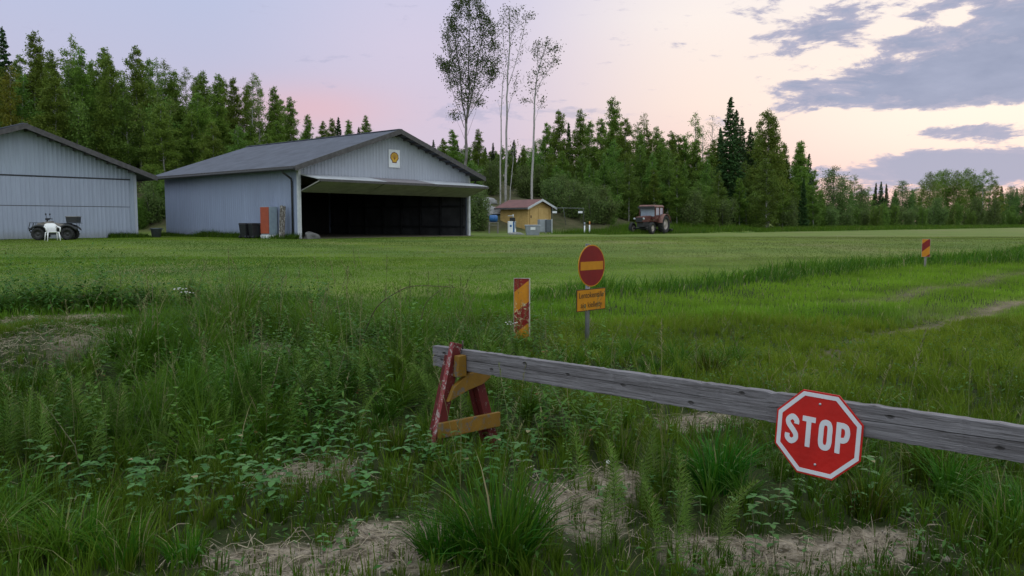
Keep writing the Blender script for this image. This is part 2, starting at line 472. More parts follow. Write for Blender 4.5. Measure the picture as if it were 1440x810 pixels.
def height(x, y):
    """grass height"""
    base = 0.17 + 0.05 * vnoise(x, y, 1.5, 5) - 0.07 * ss(11, 18, y) * (x > -30)
    base = np.where(y > 15, np.minimum(base, 0.13), base)
    left = 1 - ss(-0.02, 0.10, x / np.maximum(y, 1))
    lawn = ss(12.5, 18.5, y + 0.9 * np.sin(x * 0.9) + 0.5 * np.sin(2.3 * x + 1)) * left + (1 - left) * ss(16, 22, y + 0.2 * x - 2)
    n = (x - VA[0]) * VN[0] + (y - VA[1]) * VN[1]
    strip = ss(-0.3, 0.6, n) * ss(16, 19, y)
    lawn = np.maximum(lawn * left, strip)
    h = base * (1 - lawn) + 0.055 * lawn
    for (p, rx, ry, hh) in TALLW:
        w_ = np.exp(-(((x - p.x) / rx) ** 2 + ((y - p.y) / ry) ** 2) ** 1.5)
        h = np.maximum(h, hh * w_)
    scrub = np.exp(-((y - 15.2 - 0.5 * np.sin(x)) / 0.9) ** 2) * ss(-3.6, -5.6, x) * 0.60
    h = np.maximum(h, scrub)
    h = np.maximum(h, 0.52 * verge(x, y) * (0.75 + 0.4 * vnoise(x, y, 2.2, 9)))
    h = np.maximum(h, 0.50 * far_verge(x, y) * (0.7 + 0.5 * vnoise(x, y, 0.9, 12)))
    h = h * (1 - 0.8 * bare(x, y)) * (1 - 0.80 * blob(x, y, STRAW)) * (1 - 0.85 * track(x, y))
    return h, lawn

# ------------------------------------------------------------------ the ground sheet
def axis(parts):
    out = []
    for a, b, st in parts: out.append(np.arange(a, b, st))
    return np.concatenate(out + [[parts[-1][1]]])
gx = axis([(-2500, -300, 200), (-300, -100, 20), (-100, -40, 3), (-40, -12, 0.7), (-12, -6, 0.3), (-6, 5, 0.09), (5, 16, 0.3), (16, 45, 0.8), (45, 140, 4), (140, 300, 20), (300, 2500, 200)])
gy = axis([(-400, -40, 60), (-40, 0, 5), (0, 3, 0.5), (3, 8, 0.09), (8, 14, 0.16), (14, 30, 0.4), (30, 64, 0.8), (64, 130, 2.0), (130, 400, 15), (400, 3600, 200)])
X, Y = np.meshgrid(gx, gy)
Z = H(X, Y)
hh, lawn = height(X, Y)
bz = np.clip(bare(X, Y) + 0.85 * blob(X, Y, STRAW) * (0.15 + 1.0 * vnoise(X, Y, 4, 21)), 0, 1)
zone = np.stack([bz, ss(64, 60, Y) * 0 + (Y > 60) * ss(60, 63, Y) * ss(0.24, 0.16, X / np.maximum(Y, 1)), lawn, track(X, Y)], -1)
# litter and clods near the viewer
near = np.exp(-np.maximum(Y - 3, 0) / 9)
Z = Z + near * (RNG.normal(0, 0.007, Z.shape)) + np.clip(bz, 0, 1) * near * (0.03 * (vnoise(X, Y, 9.0, 61) - 0.5) + RNG.normal(0, 0.008, Z.shape) - 0.015)
Vg = np.stack([X, Y, Z], -1).reshape(-1, 3)
ny, nx = X.shape
i = np.arange(ny - 1)[:, None] * nx + np.arange(nx - 1)[None]
Fg = np.stack([i, i + 1, i + nx + 1, i + nx], -1).reshape(-1, 4)
m_ground, nt, p = new_mat('meadow_ground')
a = nt.node('ShaderNodeAttribute', attribute_name='tint')
s = nt.node('ShaderNodeSeparateColor'); nt.l.new(a.outputs['Color'], s.inputs[0])
c0 = nt.coords('Object')
nA, nB, nC, nD = nt.noise(c0, 0.16, 5), nt.noise(c0, 1.4, 6), nt.noise(c0, 14, 6, 0.7), nt.noise(c0, 60, 4, 0.7)
mp = nt.node('ShaderNodeMapping'); mp.inputs['Rotation'].default_value = (0, 0, R(-44)); mp.inputs['Scale'].default_value = (0.05, 0.42, 1); nt.l.new(c0, mp.inputs['Vector'])
nS = nt.noise(mp.outputs[0], 1.0, 5, 0.6)
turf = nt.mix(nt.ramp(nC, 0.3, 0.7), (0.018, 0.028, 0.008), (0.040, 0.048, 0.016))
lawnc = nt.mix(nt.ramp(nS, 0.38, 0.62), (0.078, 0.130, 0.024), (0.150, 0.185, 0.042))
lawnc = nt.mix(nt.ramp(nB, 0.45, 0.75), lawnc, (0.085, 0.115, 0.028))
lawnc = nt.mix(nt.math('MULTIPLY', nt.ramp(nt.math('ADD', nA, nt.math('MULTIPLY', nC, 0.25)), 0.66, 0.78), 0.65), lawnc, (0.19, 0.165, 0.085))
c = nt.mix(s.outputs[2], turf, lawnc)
straw = nt.mix(nt.ramp(nD, 0.35, 0.7), (0.21, 0.165, 0.125), (0.40, 0.33, 0.26))
straw = nt.mix(nt.ramp(nC, 0.45, 0.62), straw, (0.085, 0.068, 0.046))
c = nt.mix(nt.ramp(nt.math('ADD', s.outputs[0], nt.math('MULTIPLY', nt.math('SUBTRACT', nC, 0.5), 0.5)), 0.28, 0.55), c, straw)
c = nt.mix(nt.math('MULTIPLY', a.outputs['Alpha'], nt.ramp(nB, 0.3, 0.6)), c, (0.21, 0.165, 0.11))
fl = nt.mix(nt.ramp(nB, 0.35, 0.65), (0.065, 0.058, 0.030), (0.13, 0.10, 0.062))
c = nt.mix(s.outputs[1], c, nt.mix(nt.ramp(nC, 0.4, 0.65), fl, (0.045, 0.062, 0.022)))
nt.l.new(c, p.inputs['Base Color']); p.inputs['Roughness'].default_value = 0.95; p.inputs['Specular IOR Level'].default_value = 0.1
nt.l.new(nt.bump(nt.math('ADD', nC, nt.math('MULTIPLY', nD, 0.6)), 0.5, 0.02), p.inputs['Normal'])
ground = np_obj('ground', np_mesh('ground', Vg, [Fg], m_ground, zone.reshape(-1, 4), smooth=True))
tag(ground, 'meadow and airfield ground with lawn, bare straw patches and wheel tracks', 'ground', kind='structure')

# ------------------------------------------------------------------ grass blades
def blades(P, h, w_, lean, ang, tint, segs=3):
    """tapered bent blades at points P"""
    n = len(P)
    ts = {1: [0, 1], 2: [0, 0.55, 1], 3: [0, 0.36, 0.72, 1], 4: [0, 0.28, 0.55, 0.8, 1]}[segs]
    dx, dy = np.cos(ang), np.sin(ang)
    fa = RNG.uniform(0, 2 * PI, n); sx, sy = np.cos(fa) * w_ / 2, np.sin(fa) * w_ / 2
    rows = []
    for k, t in enumerate(ts):
        up = h * (t - 0.42 * np.clip(lean, 0, 1.6) * t ** 3 * 0.9)
        out = h * lean * t ** 2
        c_ = P + np.stack([dx * out, dy * out, up], -1)
        wd = (1 - t ** 1.6)
        if k == len(ts) - 1: rows.append(c_[:, None, :])
        else:
            o = np.stack([sx * wd, sy * wd, 0 * sx], -1)
            rows.append(np.stack([c_ - o, c_ + o], 1))
    V = np.concatenate(rows, 1)
    m = V.shape[1]
    b = np.arange(n)[:, None] * m
    Q = [b + np.array([[2 * k, 2 * k + 1, 2 * k + 3, 2 * k + 2]]) for k in range(len(ts) - 2)]
    T = b + np.array([[m - 3, m - 2, m - 1]])
    return V.reshape(-1, 3), (np.concatenate(Q) if Q else np.zeros((0, 4), int)), T, np.repeat(tint, m, 0)
def scatter(n, y0, y1, margin=1.28, power=1.0):
    """points over the ground the photo sees, spread evenly per area"""
    y = np.sqrt(RNG.uniform(0, 1, n) * (y1 ** 2 - y0 ** 2) + y0 ** 2)
    x = RNG.uniform(-1, 1, n) * y * 0.655 * margin
    return x, y
m_grass = leaf_mat('grass_blade', (0.026, 0.100, 0.006), (0.205, 0.272, 0.020), dry=(0.33, 0.26, 0.15), transl=0.30, var=0.55, rough=0.5, spec=0.10)
def grow(name, label, x, y, h, wscale, segs, lean_r=(0.1, 0.75), yellow=None, dry=0.03, wmin=0.002, rnd=0.35, out=None, val=None, pale=None):
    z = H(x, y); n = len(x)
    P = np.stack([x, y, z - 0.01], -1)
    hs = h * RNG.uniform(0.45, 1.15, n) if rnd > 0.2 else h * RNG.uniform(0.8, 1.1, n)
    lean = RNG.uniform(*lean_r, n) * np.clip(hs / 0.25, 0.5, 1.25)
    wind = RNG.normal(0.6, 1.4, n)
    ang = np.where(RNG.random(n) < 0.5, RNG.uniform(0, 2 * PI, n), wind)
    if out is not None: ang = np.where(RNG.random(n) < 0.7, out + RNG.normal(0, 0.5, n), ang)
    yl = 0.5 * vnoise(x, y, 0.9, 31) + 0.35 * RNG.random(n) if yellow is None else yellow
    patch = vnoise(x, y, 2.6, 77)
    gv = rnd * RNG.random(n) + (1 - rnd) * patch
    if val is not None: gv = np.clip(gv + val, 0, 1)
    tint = np.stack([np.clip(yl, 0, 1), gv, np.maximum((RNG.random(n) < dry) * RNG.uniform(0.5, 1, n), 0 if pale is None else pale), np.ones(n)], -1)
    V, Q, T, C = blades(P, hs, np.maximum(wscale * RNG.uniform(0.7, 1.3, n), wmin), lean, ang, tint, segs)
    o = np_obj(name, np_mesh(name, V, [Q, T], m_grass, C))
    return tag(o, label, 'grass', kind='stuff')
def strip_pale(x, y):
    n = (x - VA[0]) * VN[0] + (y - VA[1]) * VN[1]; s = (x - VA[0]) * VD[0] + (y - VA[1]) * VD[1]
    return 0.30 * ss(0.5, 2.0, n) * ss(-2, 10, s) * ss(26, 16, n) * (0.5 + 0.8 * vnoise(x * 0.72 + y * 0.69, (y * 0.72 - x * 0.69) * 0.2, 0.9, 91))
# near meadow
def pick(n, y0, y1, lo, hi, dens=lambda x, y, h: np.ones_like(x)):
    x, y = scatter(n, y0, y1)
    h, lw = height(x, y)
    k = (h > lo) & (h <= hi) & (RNG.random(len(x)) < dens(x, y, h))
    return x[k], y[k], h[k]
clump = lambda x, y, h: (0.30 + 0.85 * vnoise(x, y, 7.0, 41)) * (1 - 0.90 * bare(x, y)) * (1 - 0.62 * blob(x, y, STRAW) * (0.3 + 1.1 * vnoise(x, y, 4, 21)).clip(0, 1.3))
def tufts(x, y, h, cell, pull, hv, seed):
    """gather blades into tufts: each is drawn towards its tuft's root, shares its height and leans away from it"""
    rng = np.random.default_rng(seed)
    gx_, gy_ = np.floor(x / cell).astype(int), np.floor(y / cell).astype(int)
    key = (gx_ * 73856093) ^ (gy_ * 19349663)
    u = lambda s_: (np.sin(key * 0.000137 * s_ + s_ * 12.9898) * 43758.5453) % 1.0
    cx, cy = (gx_ + 0.15 + 0.7 * u(1.1)) * cell, (gy_ + 0.15 + 0.7 * u(1.7)) * cell
    dx, dy = x - cx, y - cy
    k = pull * (0.4 + 0.9 * u(2.3)); k = np.clip(k, 0, 0.92)
    x2, y2 = x - dx * k, y - dy * k
    return x2, y2, h * (1 - hv + 2 * hv * u(3.1)), np.arctan2(dy, dx), u(4.3)
x, y, h = pick(385000, 2.2, 13.5, 0.02, 0.27, clump)
x, y, h, out, tu = tufts(x, y, h, 0.15, 0.55, 0.45, 1)
yl = np.clip(0.02 + 0.30 * vnoise(x, y, 1.2, 31) + 0.18 * RNG.random(len(x)) + 0.28 * tu + 0.30 * ss(6.0, 9, y) * ss(-0.5, 1.0, x), 0, 1)
grow('meadow_grass', 'ankle high green meadow grass around the wooden barrier', x, y, h, 0.0062, 3, yellow=yl, dry=0.04, out=out, val=0.45 * ss(6, 9, y) * ss(-0.3, 1.0, x))
x, y, h = pick(345000, 2.4, 15.5, 0.27, 9, lambda x, y, h: (0.35 + 0.75 * vnoise(x, y, 5.0, 43)))
x, y, h, out, tu = tufts(x, y, h, 0.42, 0.74, 0.50, 2)
yl = np.clip(0.0 + 0.22 * vnoise(x, y, 1.2, 31) + 0.20 * RNG.random(len(x)) + 0.25 * tu, 0, 1)
grow('tall_grass', 'knee high dark green grass growing in thick stands on the bank and by the barrier', x, y, h, 0.0092, 4, (0.08, 1.15), yellow=yl, dry=0.03, out=out)
# middle distance
x, y, h = pick(300000, 13.0, 27, 0.02, 0.25)
yl = np.clip(0.32 + 0.50 * vnoise(x, y, 0.5, 33) + 0.16 * RNG.random(len(x)) + 0.30 * ss(0, 2, x), 0, 1)
grow('field_grass', 'short yellowish green grass on the open field', x, y, h * 1.05, 0.013, 2, yellow=yl, dry=0.03, rnd=0.25, pale=np.maximum(strip_pale(x, y), 0.6 * track(x, y)), val=0.12 * ss(-0.5, 1.5, x) - 0.25 * ss(0, -3, x))
x, y = scatter(225000, 24, 46); h, lw = height(x, y); k = h <= 0.25; x, y, h = x[k], y[k], h[k]
yl = np.clip(0.32 + 0.45 * vnoise(x * 0.72 + y * 0.69, (y * 0.72 - x * 0.69) * 0.22, 1.1, 33) + 0.25 * vnoise(x, y, 0.5, 35) + 0.05 * RNG.random(len(x)), 0, 1)
grow('lawn_grass', 'mown lawn in front of the hangars', x, y, np.maximum(h, 0.05) * 0.9, 0.022, 1, yellow=yl, dry=0.012, rnd=0.08, pale=strip_pale(x, y), val=0.75 * (vnoise(x * 0.72 + y * 0.69, (y * 0.72 - x * 0.69) * 0.18, 1.3, 39) - 0.55))
# verges
def along(A, D, N, n, s0, s1, n0, n1, f, lo):
    s_ = RNG.uniform(s0, s1, n) ; q = RNG.uniform(n0, n1, n)
    x = A[0] + D[0] * s_ + N[0] * q; y = A[1] + D[1] * s_ + N[1] * q
    k = (f(x, y) > lo); return x[k], y[k]
x, y = along(VA, VD, VN, 110000, -2, 70, -2.5, 9.5, verge, 0.25)
grow('verge_grass', 'long dark grass on the verge along the near edge of the grass runway', x, y, height(x, y)[0], 0.022, 2, (0.1, 0.8), yellow=0.12 + 0.40 * RNG.random(len(x)), dry=0.03)
s_ = RNG.uniform(0, 1, 130000) ** 1.5 * 180 + 2; q = RNG.uniform(-0.5, 1, 130000) * 1.0 + RNG.uniform(0, 1, 130000) * (4 + s_ * 0.12)
x = WA[0] + WD[0] * s_ + WN[0] * q; y = WA[1] + WD[1] * s_ + WN[1] * q
k = (far_verge(x, y) > 0.2)
x, y = x[k], y[k]
grow('rough_grass', 'long rough grass between the runway and the forest edge', x, y, height(x, y)[0] * 1.1, 0.035, 1, (0.1, 0.7), yellow=0.1 + 0.5 * RNG.random(len(x)), dry=0.02)
# dead stalks lying in the bare patches
m_straw = leaf_mat('dead_straw', (0.24, 0.19, 0.135), (0.42, 0.345, 0.25), dry=(0.36, 0.29, 0.2), transl=0.1, var=0.35, rough=0.7)
x, y = scatter(95000, 3.4, 13.5)
k = RNG.random(len(x)) < np.clip(bare(x, y) * 1.1 + 0.55 * blob(x, y, STRAW), 0, 1) * 1.0 + 0.012
x, y = x[k], y[k]; n = len(x)
ang = RNG.uniform(0, 2 * PI, n); L = RNG.uniform(0.04, 0.22, n); wv = RNG.uniform(0.001, 0.0022, n)
c_ = np.stack([x, y, H(x, y) + RNG.uniform(0.004, 0.03, n)], -1)
dv_ = np.stack([np.cos(ang), np.sin(ang), RNG.normal(0.05, 0.2, n)], -1) * L[:, None] / 2
sv_ = np.stack([-np.sin(ang), np.cos(ang), RNG.normal(0, 0.6, n)], -1) * wv[:, None]
bend = np.stack([RNG.normal(0, 0.02, n), RNG.normal(0, 0.02, n), np.abs(RNG.normal(0.012, 0.012, n))], -1)
V = np.stack([c_ - dv_ - sv_, c_ - dv_ + sv_, c_ + bend - sv_, c_ + bend + sv_, c_ + dv_ - sv_, c_ + dv_ + sv_], 1).reshape(-1, 3)
b = np.arange(n)[:, None] * 6
tint = np.repeat(np.stack([RNG.random(n), RNG.random(n), np.zeros(n), np.ones(n)], -1), 6, 0)
o = np_obj('straw', np_mesh('straw', V, [np.concatenate([b + [0, 1, 3, 2], b + [2, 3, 5, 4]])], m_straw, tint))
tag(o, 'dead pale straw and stalks lying on the bare patches', 'straw', kind='stuff')
# low leaves between the blades
m_cover = leaf_mat('low_leaf', (0.045, 0.125, 0.022), (0.100, 0.195, 0.040), transl=0.3, var=0.35, rough=0.5)
x, y = scatter(46000, 3.4, 12)
hh_, _ = height(x, y)
k = (RNG.random(len(x)) < (0.15 + 0.9 * (vnoise(x, y, 3.1, 51) > 0.52)) * (1 - 0.75 * bare(x, y))) & (hh_ < 0.5)
x, y, hh_ = x[k], y[k], hh_[k]; n = len(x)
ang = RNG.uniform(0, 2 * PI, n); L = RNG.uniform(0.010, 0.028, n); W2 = L * RNG.uniform(0.22, 0.4, n)
z = H(x, y) + RNG.uniform(0.02, 0.9, n) * np.maximum(hh_, 0.05)
c_ = np.stack([x, y, z], -1); tilt = RNG.normal(0.1, 0.35, n)
dv_ = np.stack([np.cos(ang), np.sin(ang), tilt], -1) * L[:, None]
sv_ = np.stack([-np.sin(ang), np.cos(ang), RNG.normal(0, 0.3, n)], -1) * W2[:, None]
V = np.stack([c_ - dv_, c_ + sv_, c_ + dv_ * 1.2 - [0, 0, 0.008], c_ - sv_], 1).reshape(-1, 3)
tint = np.repeat(np.stack([RNG.random(n), RNG.random(n), np.zeros(n), np.ones(n)], -1), 4, 0)
o = np_obj('ground_cover', np_mesh('ground_cover', V, [np.arange(n * 4).reshape(-1, 4)], m_cover, tint))
tag(o, 'small low leaves of clover and seedlings between the grass blades', 'ground cover', kind='stuff')

# uncut grass along the foot of the hangar walls
def wall_grass():
    fl = at(421, 334, 40.0); n = 9000
    t = RNG.uniform(-0.2, 14.3, n); o_ = -np.abs(RNG.normal(0.12, 0.28, n)) - 0.05
    x1 = fl.x - 0.755 * t + 0.656 * o_; y1 = fl.y + 0.656 * t + 0.755 * o_
    wr = at(193, 332.5, 44.0); m = 2600
    t2 = RNG.uniform(-1.6, 0.5, m); o2 = np.abs(RNG.normal(0.1, 0.3, m)) + 0.05
    x2 = wr.x + 0.656 * t2 + 0.755 * o2; y2 = wr.y + 0.755 * t2 - 0.656 * o2
    x = np.concatenate([x1, x2]); y = np.concatenate([y1, y2])
    h = (0.10 + 0.34 * vnoise(x, y, 1.3, 71)) * (1 + 0.3 * RNG.normal(0, 1, len(x)).clip(-1, 1))
    grow('wall_grass', 'uncut grass growing along the foot of the hangar walls', x, y, h, 0.022, 2, (0.1, 0.8), yellow=0.1 + 0.35 * RNG.random(len(x)), dry=0.02)
wall_grass()
# ------------------------------------------------------------------ trees
m_birch_bark, nt, p = new_mat('birch_bark')
c0 = nt.coords('Object', (6, 6, 1.6))
f = nt.ramp(nt.noise(c0, 2.0, 6, 0.7), 0.52, 0.66)
nt.l.new(nt.mix(f, (0.32, 0.30, 0.285), (0.10, 0.085, 0.075)), p.inputs['Base Color']); p.inputs['Roughness'].default_value = 0.8
m_bark = mat('spruce_bark', (0.085, 0.065, 0.05), (0.045, 0.036, 0.03), 0.9, 3.0, bump=0.4, bscale=12)
m_aspen_bark = mat('aspen_bark', (0.20, 0.185, 0.165), (0.10, 0.09, 0.08), 0.85, 2.5)
m_birch_leaf = leaf_mat('birch_leaf', (0.105, 0.180, 0.024), (0.225, 0.310, 0.050), dry=(0.14, 0.13, 0.03), transl=0.38, var=0.34)
m_backlit_leaf = leaf_mat('backlit_tree_leaf', (0.045, 0.080, 0.018), (0.095, 0.140, 0.030), transl=0.3, var=0.3)  # backlit darkness of the tall crowns put into the leaf colour
m_alder_leaf = leaf_mat('alder_leaf', (0.098, 0.180, 0.028), (0.200, 0.300, 0.056), dry=(0.12, 0.12, 0.04), transl=0.38, var=0.32)
m_yellow_leaf = leaf_mat('yellowing_birch_leaf', (0.135, 0.155, 0.018), (0.25, 0.255, 0.032), dry=(0.22, 0.16, 0.03), transl=0.38, var=0.3)
m_needle = leaf_mat('spruce_needle', (0.026, 0.060, 0.016), (0.064, 0.110, 0.028), dry=(0.08, 0.05, 0.02), transl=0.12, var=0.3)
m_willow_leaf = leaf_mat('willow_leaf', (0.095, 0.150, 0.040), (0.18, 0.245, 0.072), dry=(0.14, 0.13, 0.06), transl=0.35, var=0.3)
m_far_leaf = leaf_mat('far_leaf', (0.075, 0.145, 0.034), (0.145, 0.225, 0.054), dry=(0.10, 0.10, 0.05), transl=0.3, var=0.3)

def leaf_quads(C, D, size, rng, aspect=0.55, droop=0.0):
    """rhombic leaves centred at C, long axis roughly D"""
    n = len(C)
    d = D + rng.normal(0, 0.75, (n, 3)); d[:, 2] -= droop
    d /= np.linalg.norm(d, axis=1)[:, None] + 1e-9
    r = rng.normal(0, 1, (n, 3)); s = np.cross(d, r); s /= np.linalg.norm(s, axis=1)[:, None] + 1e-9
    L = (size * rng.uniform(0.6, 1.3, n))[:, None]
    return np.stack([C - d * L * 0.5, C + s * L * aspect * 0.5, C + d * L * 0.5, C - s * L * aspect * 0.5], 1).reshape(-1, 3)
def crown_mesh(name, Q, mats, rng, yellow=0.0):
    n = len(Q) // 4
    tint = np.repeat(np.stack([rng.random(n), rng.random(n), (rng.random(n) < yellow) * 1.0, np.ones(n)], -1), 4, 0)
    return np_mesh(name, Q, [np.arange(n * 4).reshape(-1, 4)], mats, tint)
def stem_pts(Hm, rng, wob=0.02, n=9, lean=0.0, a0=0.0):
    k = np.linspace(0, 1, n)
    ox = np.cumsum(rng.normal(0, wob, n)) * Hm / n * 2; oy = np.cumsum(rng.normal(0, wob, n)) * Hm / n * 2
    ox -= ox[0]; oy -= oy[0]
    return [Vector((ox[i] + lean * Hm * k[i] ** 1.5 * math.cos(a0), oy[i] + lean * Hm * k[i] ** 1.5 * math.sin(a0), Hm * k[i] - 0.25 * (i == 0))) for i in range(n)]
def along_path(pts, t):
    f = t * (len(pts) - 1); i = min(int(f), len(pts) - 2)
    return pts[i].lerp(pts[i + 1], f - i)

def make_birch(name, bark, leafm, seed, Hm=14.0, rad=1.7, base=0.16, nb=95, nleaf=8500, size=0.175, peak=0.35, gap=0.0, wob=0.015, up=1.15, trunk_r=0.12, spread=0.16, yellow=0.0):
    rng = np.random.default_rng(seed)
    mb = MB()
    st = stem_pts(Hm, rng, wob, 11)
    mb.tube(st, [trunk_r * (1 - 0.93 * (i / 10)) for i in range(11)], 7)
    C, D = [], []
    tot = 0
    wts = []
    br = []
    for k in range(nb):
        t = base + (1 - base) * (k + rng.random()) / nb
        u = (t - base) / (1 - base)
        prof = (min(1, (u + 0.12) / peak) ** 0.7) * (1 - max(0, (u - peak) / (1 - peak))) ** 0.64 + 0.02
        L = rad * prof * rng.uniform(0.55, 1.15)
        if rng.random() < gap: continue
        a = rng.uniform(0, 2 * PI); upk = up * rng.uniform(0.5, 1.3) * (0.7 + 0.8 * u)
        o = along_path(st, min(t, 0.995))
        p1 = o + Vector((math.cos(a) * L * 0.55, math.sin(a) * L * 0.55, L * 0.55 * upk))
        p2 = o + Vector((math.cos(a) * L, math.sin(a) * L, L * (0.75 * upk) - 0.12 * L))
        br.append((o, p1, p2, L)); wts.append(L ** 1.35)
        if k % 2 == 0: mb.tube([o, p1, p2], [0.022 + 0.012 * L * (1 - u), 0.014, 0.004], 3, caps=False)
    wts = np.array(wts) / sum(wts)
    for (o, p1, p2, L), w_ in zip(br, wts):
        n = max(3, int(nleaf * w_))
        nc = max(2, int(L * 4)); cen = rng.uniform(0.25, 1.08, nc); jit = rng.normal(0, 0.11 * (0.4 + L * 0.5), (nc, 3)); off = rng.normal(0, 1, (n, 3)) * (spread * (0.6 + 0.5 * L))
        ci = rng.integers(0, nc, n)
        t = cen[ci]
        o_, a_, b_ = np.array(o), np.array(p1), np.array(p2)
        pt = np.where((t < 0.55)[:, None], o_ + (a_ - o_) * (t / 0.55)[:, None], a_ + (b_ - a_) * ((t - 0.55) / 0.45)[:, None])
        off[:, 2] -= np.abs(rng.normal(0, 0.14, n)) * (0.5 + L * 0.3)
        C.append(pt + jit[ci] + off); D.append(np.tile((b_ - o_) / (L + 1e-6), (n, 1)))
    C = np.concatenate(C); D = np.concatenate(D)
    root = empty(name)
    mb.build('trunk', bark, root)
    np_obj('crown', crown_mesh('crown', leaf_quads(C, D, size, rng, 0.62, 0.35), leafm, rng, yellow), root)
    root['h0'] = Hm
    return root
def make_spruce(name, seed, Hm=14.0, rad=2.0, base=0.05, nq=13000, sparse=1.0, leafm=None, pw=0.9):
    rng = np.random.default_rng(seed)
    mb = MB(); st = stem_pts(Hm, rng, 0.006, 9)
    mb.tube(st, [0.15 * (1 - 0.95 * i / 8) for i in range(9)], 7)
    C, D = [], []
    z = Hm * base; lv = 0
    br = []
    while z < Hm * 0.985:
        u = z / Hm
        Lr = rad * (1 - u) ** pw * (0.75 + 0.25 * min(1, u * 6)) + 0.12
        nbr = max(4, int(9 * (1 - u) + 4))
        a0 = rng.uniform(0, 6.28)
        for k in range(nbr):
            if rng.random() > 0.92 * sparse: continue
            a = a0 + 2 * PI * k / nbr + rng.normal(0, 0.18); L = Lr * rng.uniform(0.62, 1.12)
            br.append((z + rng.normal(0, 0.08), a, L, u))
        z += (0.26 * (1 - u) + 0.14) * rng.uniform(0.85, 1.2)
    w_ = np.array([b_[2] ** 1.1 for b_ in br]); w_ /= w_.sum()
    for (zz, a, L, u), ww in zip(br, w_):
        n = max(5, int(nq * ww)); t = rng.uniform(0.08, 1.0, n) ** 0.8
        droop = 0.42 * (1 - u) * rng.uniform(0.6, 1.3) + 0.02; tip = 0.22
        zc = zz - droop * L * t + tip * L * t ** 3 + (0.35 * L * t) * max(0, u - 0.6) * 2
        wd = 0.20 * L * (1 - t * 0.75) + 0.04
        side = rng.normal(0, 1, n) * wd
        C.append(np.stack([np.cos(a) * L * t - np.sin(a) * side, np.sin(a) * L * t + np.cos(a) * side, zc - np.abs(rng.normal(0, 0.11 + 0.09 * L, n)) * (1 - u * 0.6)], -1))
        D.append(np.tile([math.cos(a) * 1.6, math.sin(a) * 1.6, -0.5], (n, 1)))
        if rng.random() < 0.3 and L > 0.5:
            mb.tube([(0, 0, zz), (math.cos(a) * L * 0.7, math.sin(a) * L * 0.7, zz - droop * L * 0.7)], [0.025, 0.008], 3, caps=False)
    # leader
    C.append(np.stack([rng.normal(0, 0.05, 60), rng.normal(0, 0.05, 60), Hm * rng.uniform(0.93, 1.0, 60)], -1)); D.append(np.tile([0, 0, 1.5], (60, 1)))
    C = np.concatenate(C); D = np.concatenate(D)
    root = empty(name); mb.build('trunk', m_bark, root)
    np_obj('crown', crown_mesh('crown', leaf_quads(C, D, 0.27, rng, 0.45, 0.25), leafm or m_needle, rng, 0.01), root)
    root['h0'] = Hm
    return root
def make_bush(name, bark, leafm, seed, Hm=5.0, rad=2.2, nstem=6, nleaf=6500, size=0.16, spread=0.26, top=0.6):
    """several stems from one root, leafy down to the ground"""
    rng = np.random.default_rng(seed); mb = MB(); C, D = [], []
    segs = []
    for k in range(nstem):
        a = 2 * PI * k / nstem + rng.normal(0, 0.4); r1 = rad * rng.uniform(0.1, 0.75); hh_ = Hm * rng.uniform(0.5, 1.0) * (1 - 0.35 * (r1 / rad) ** 2)
        pts = [Vector((0.1 * math.cos(a), 0.1 * math.sin(a), -0.2)), Vector((r1 * 0.45 * math.cos(a), r1 * 0.45 * math.sin(a), hh_ * 0.4)), Vector((r1 * 0.8 * math.cos(a), r1 * 0.8 * math.sin(a), hh_ * 0.75)), Vector((r1 * math.cos(a), r1 * math.sin(a), hh_))]
        mb.tube(pts, [0.06, 0.045, 0.025, 0.008], 5)
        for j in range(20):
            t = 0.06 + 0.94 * (j + rng.random()) / 20; o = along_path(pts, t); b_ = rng.uniform(0, 2 * PI)
            L = rad * 0.5 * rng.uniform(0.4, 1.1) * (1.15 - 0.75 * t)
            e = o + Vector((math.cos(b_) * L, math.sin(b_) * L, L * rng.uniform(0.1, 0.8)))
            segs.append((o, e, L))
            if j % 3 == 0: mb.tube([o, e], [0.018, 0.004], 3, caps=False)
    w_ = np.array([s[2] for s in segs]); w_ /= w_.sum()
    for (o, e, L), ww in zip(segs, w_):
        n = max(4, int(nleaf * ww)); t = rng.uniform(0.2, 1.05, n)[:, None]
        c_ = np.array(o) + (np.array(e) - np.array(o)) * t + rng.normal(0, spread * (0.5 + 0.5 * L), (n, 3))
        c_[:, 2] = np.maximum(c_[:, 2], 0.05 + rng.random(n) * 0.2)
        C.append(c_); D.append(np.tile(np.array(e - o) / (L + 1e-6), (n, 1)))
    C = np.concatenate(C); D = np.concatenate(D)
    root = empty(name); mb.build('trunk', bark, root)
    np_obj('crown', crown_mesh('crown', leaf_quads(C, D, size, rng, 0.6, 0.2), leafm, rng, 0.02), root)
    root['h0'] = Hm
    return root

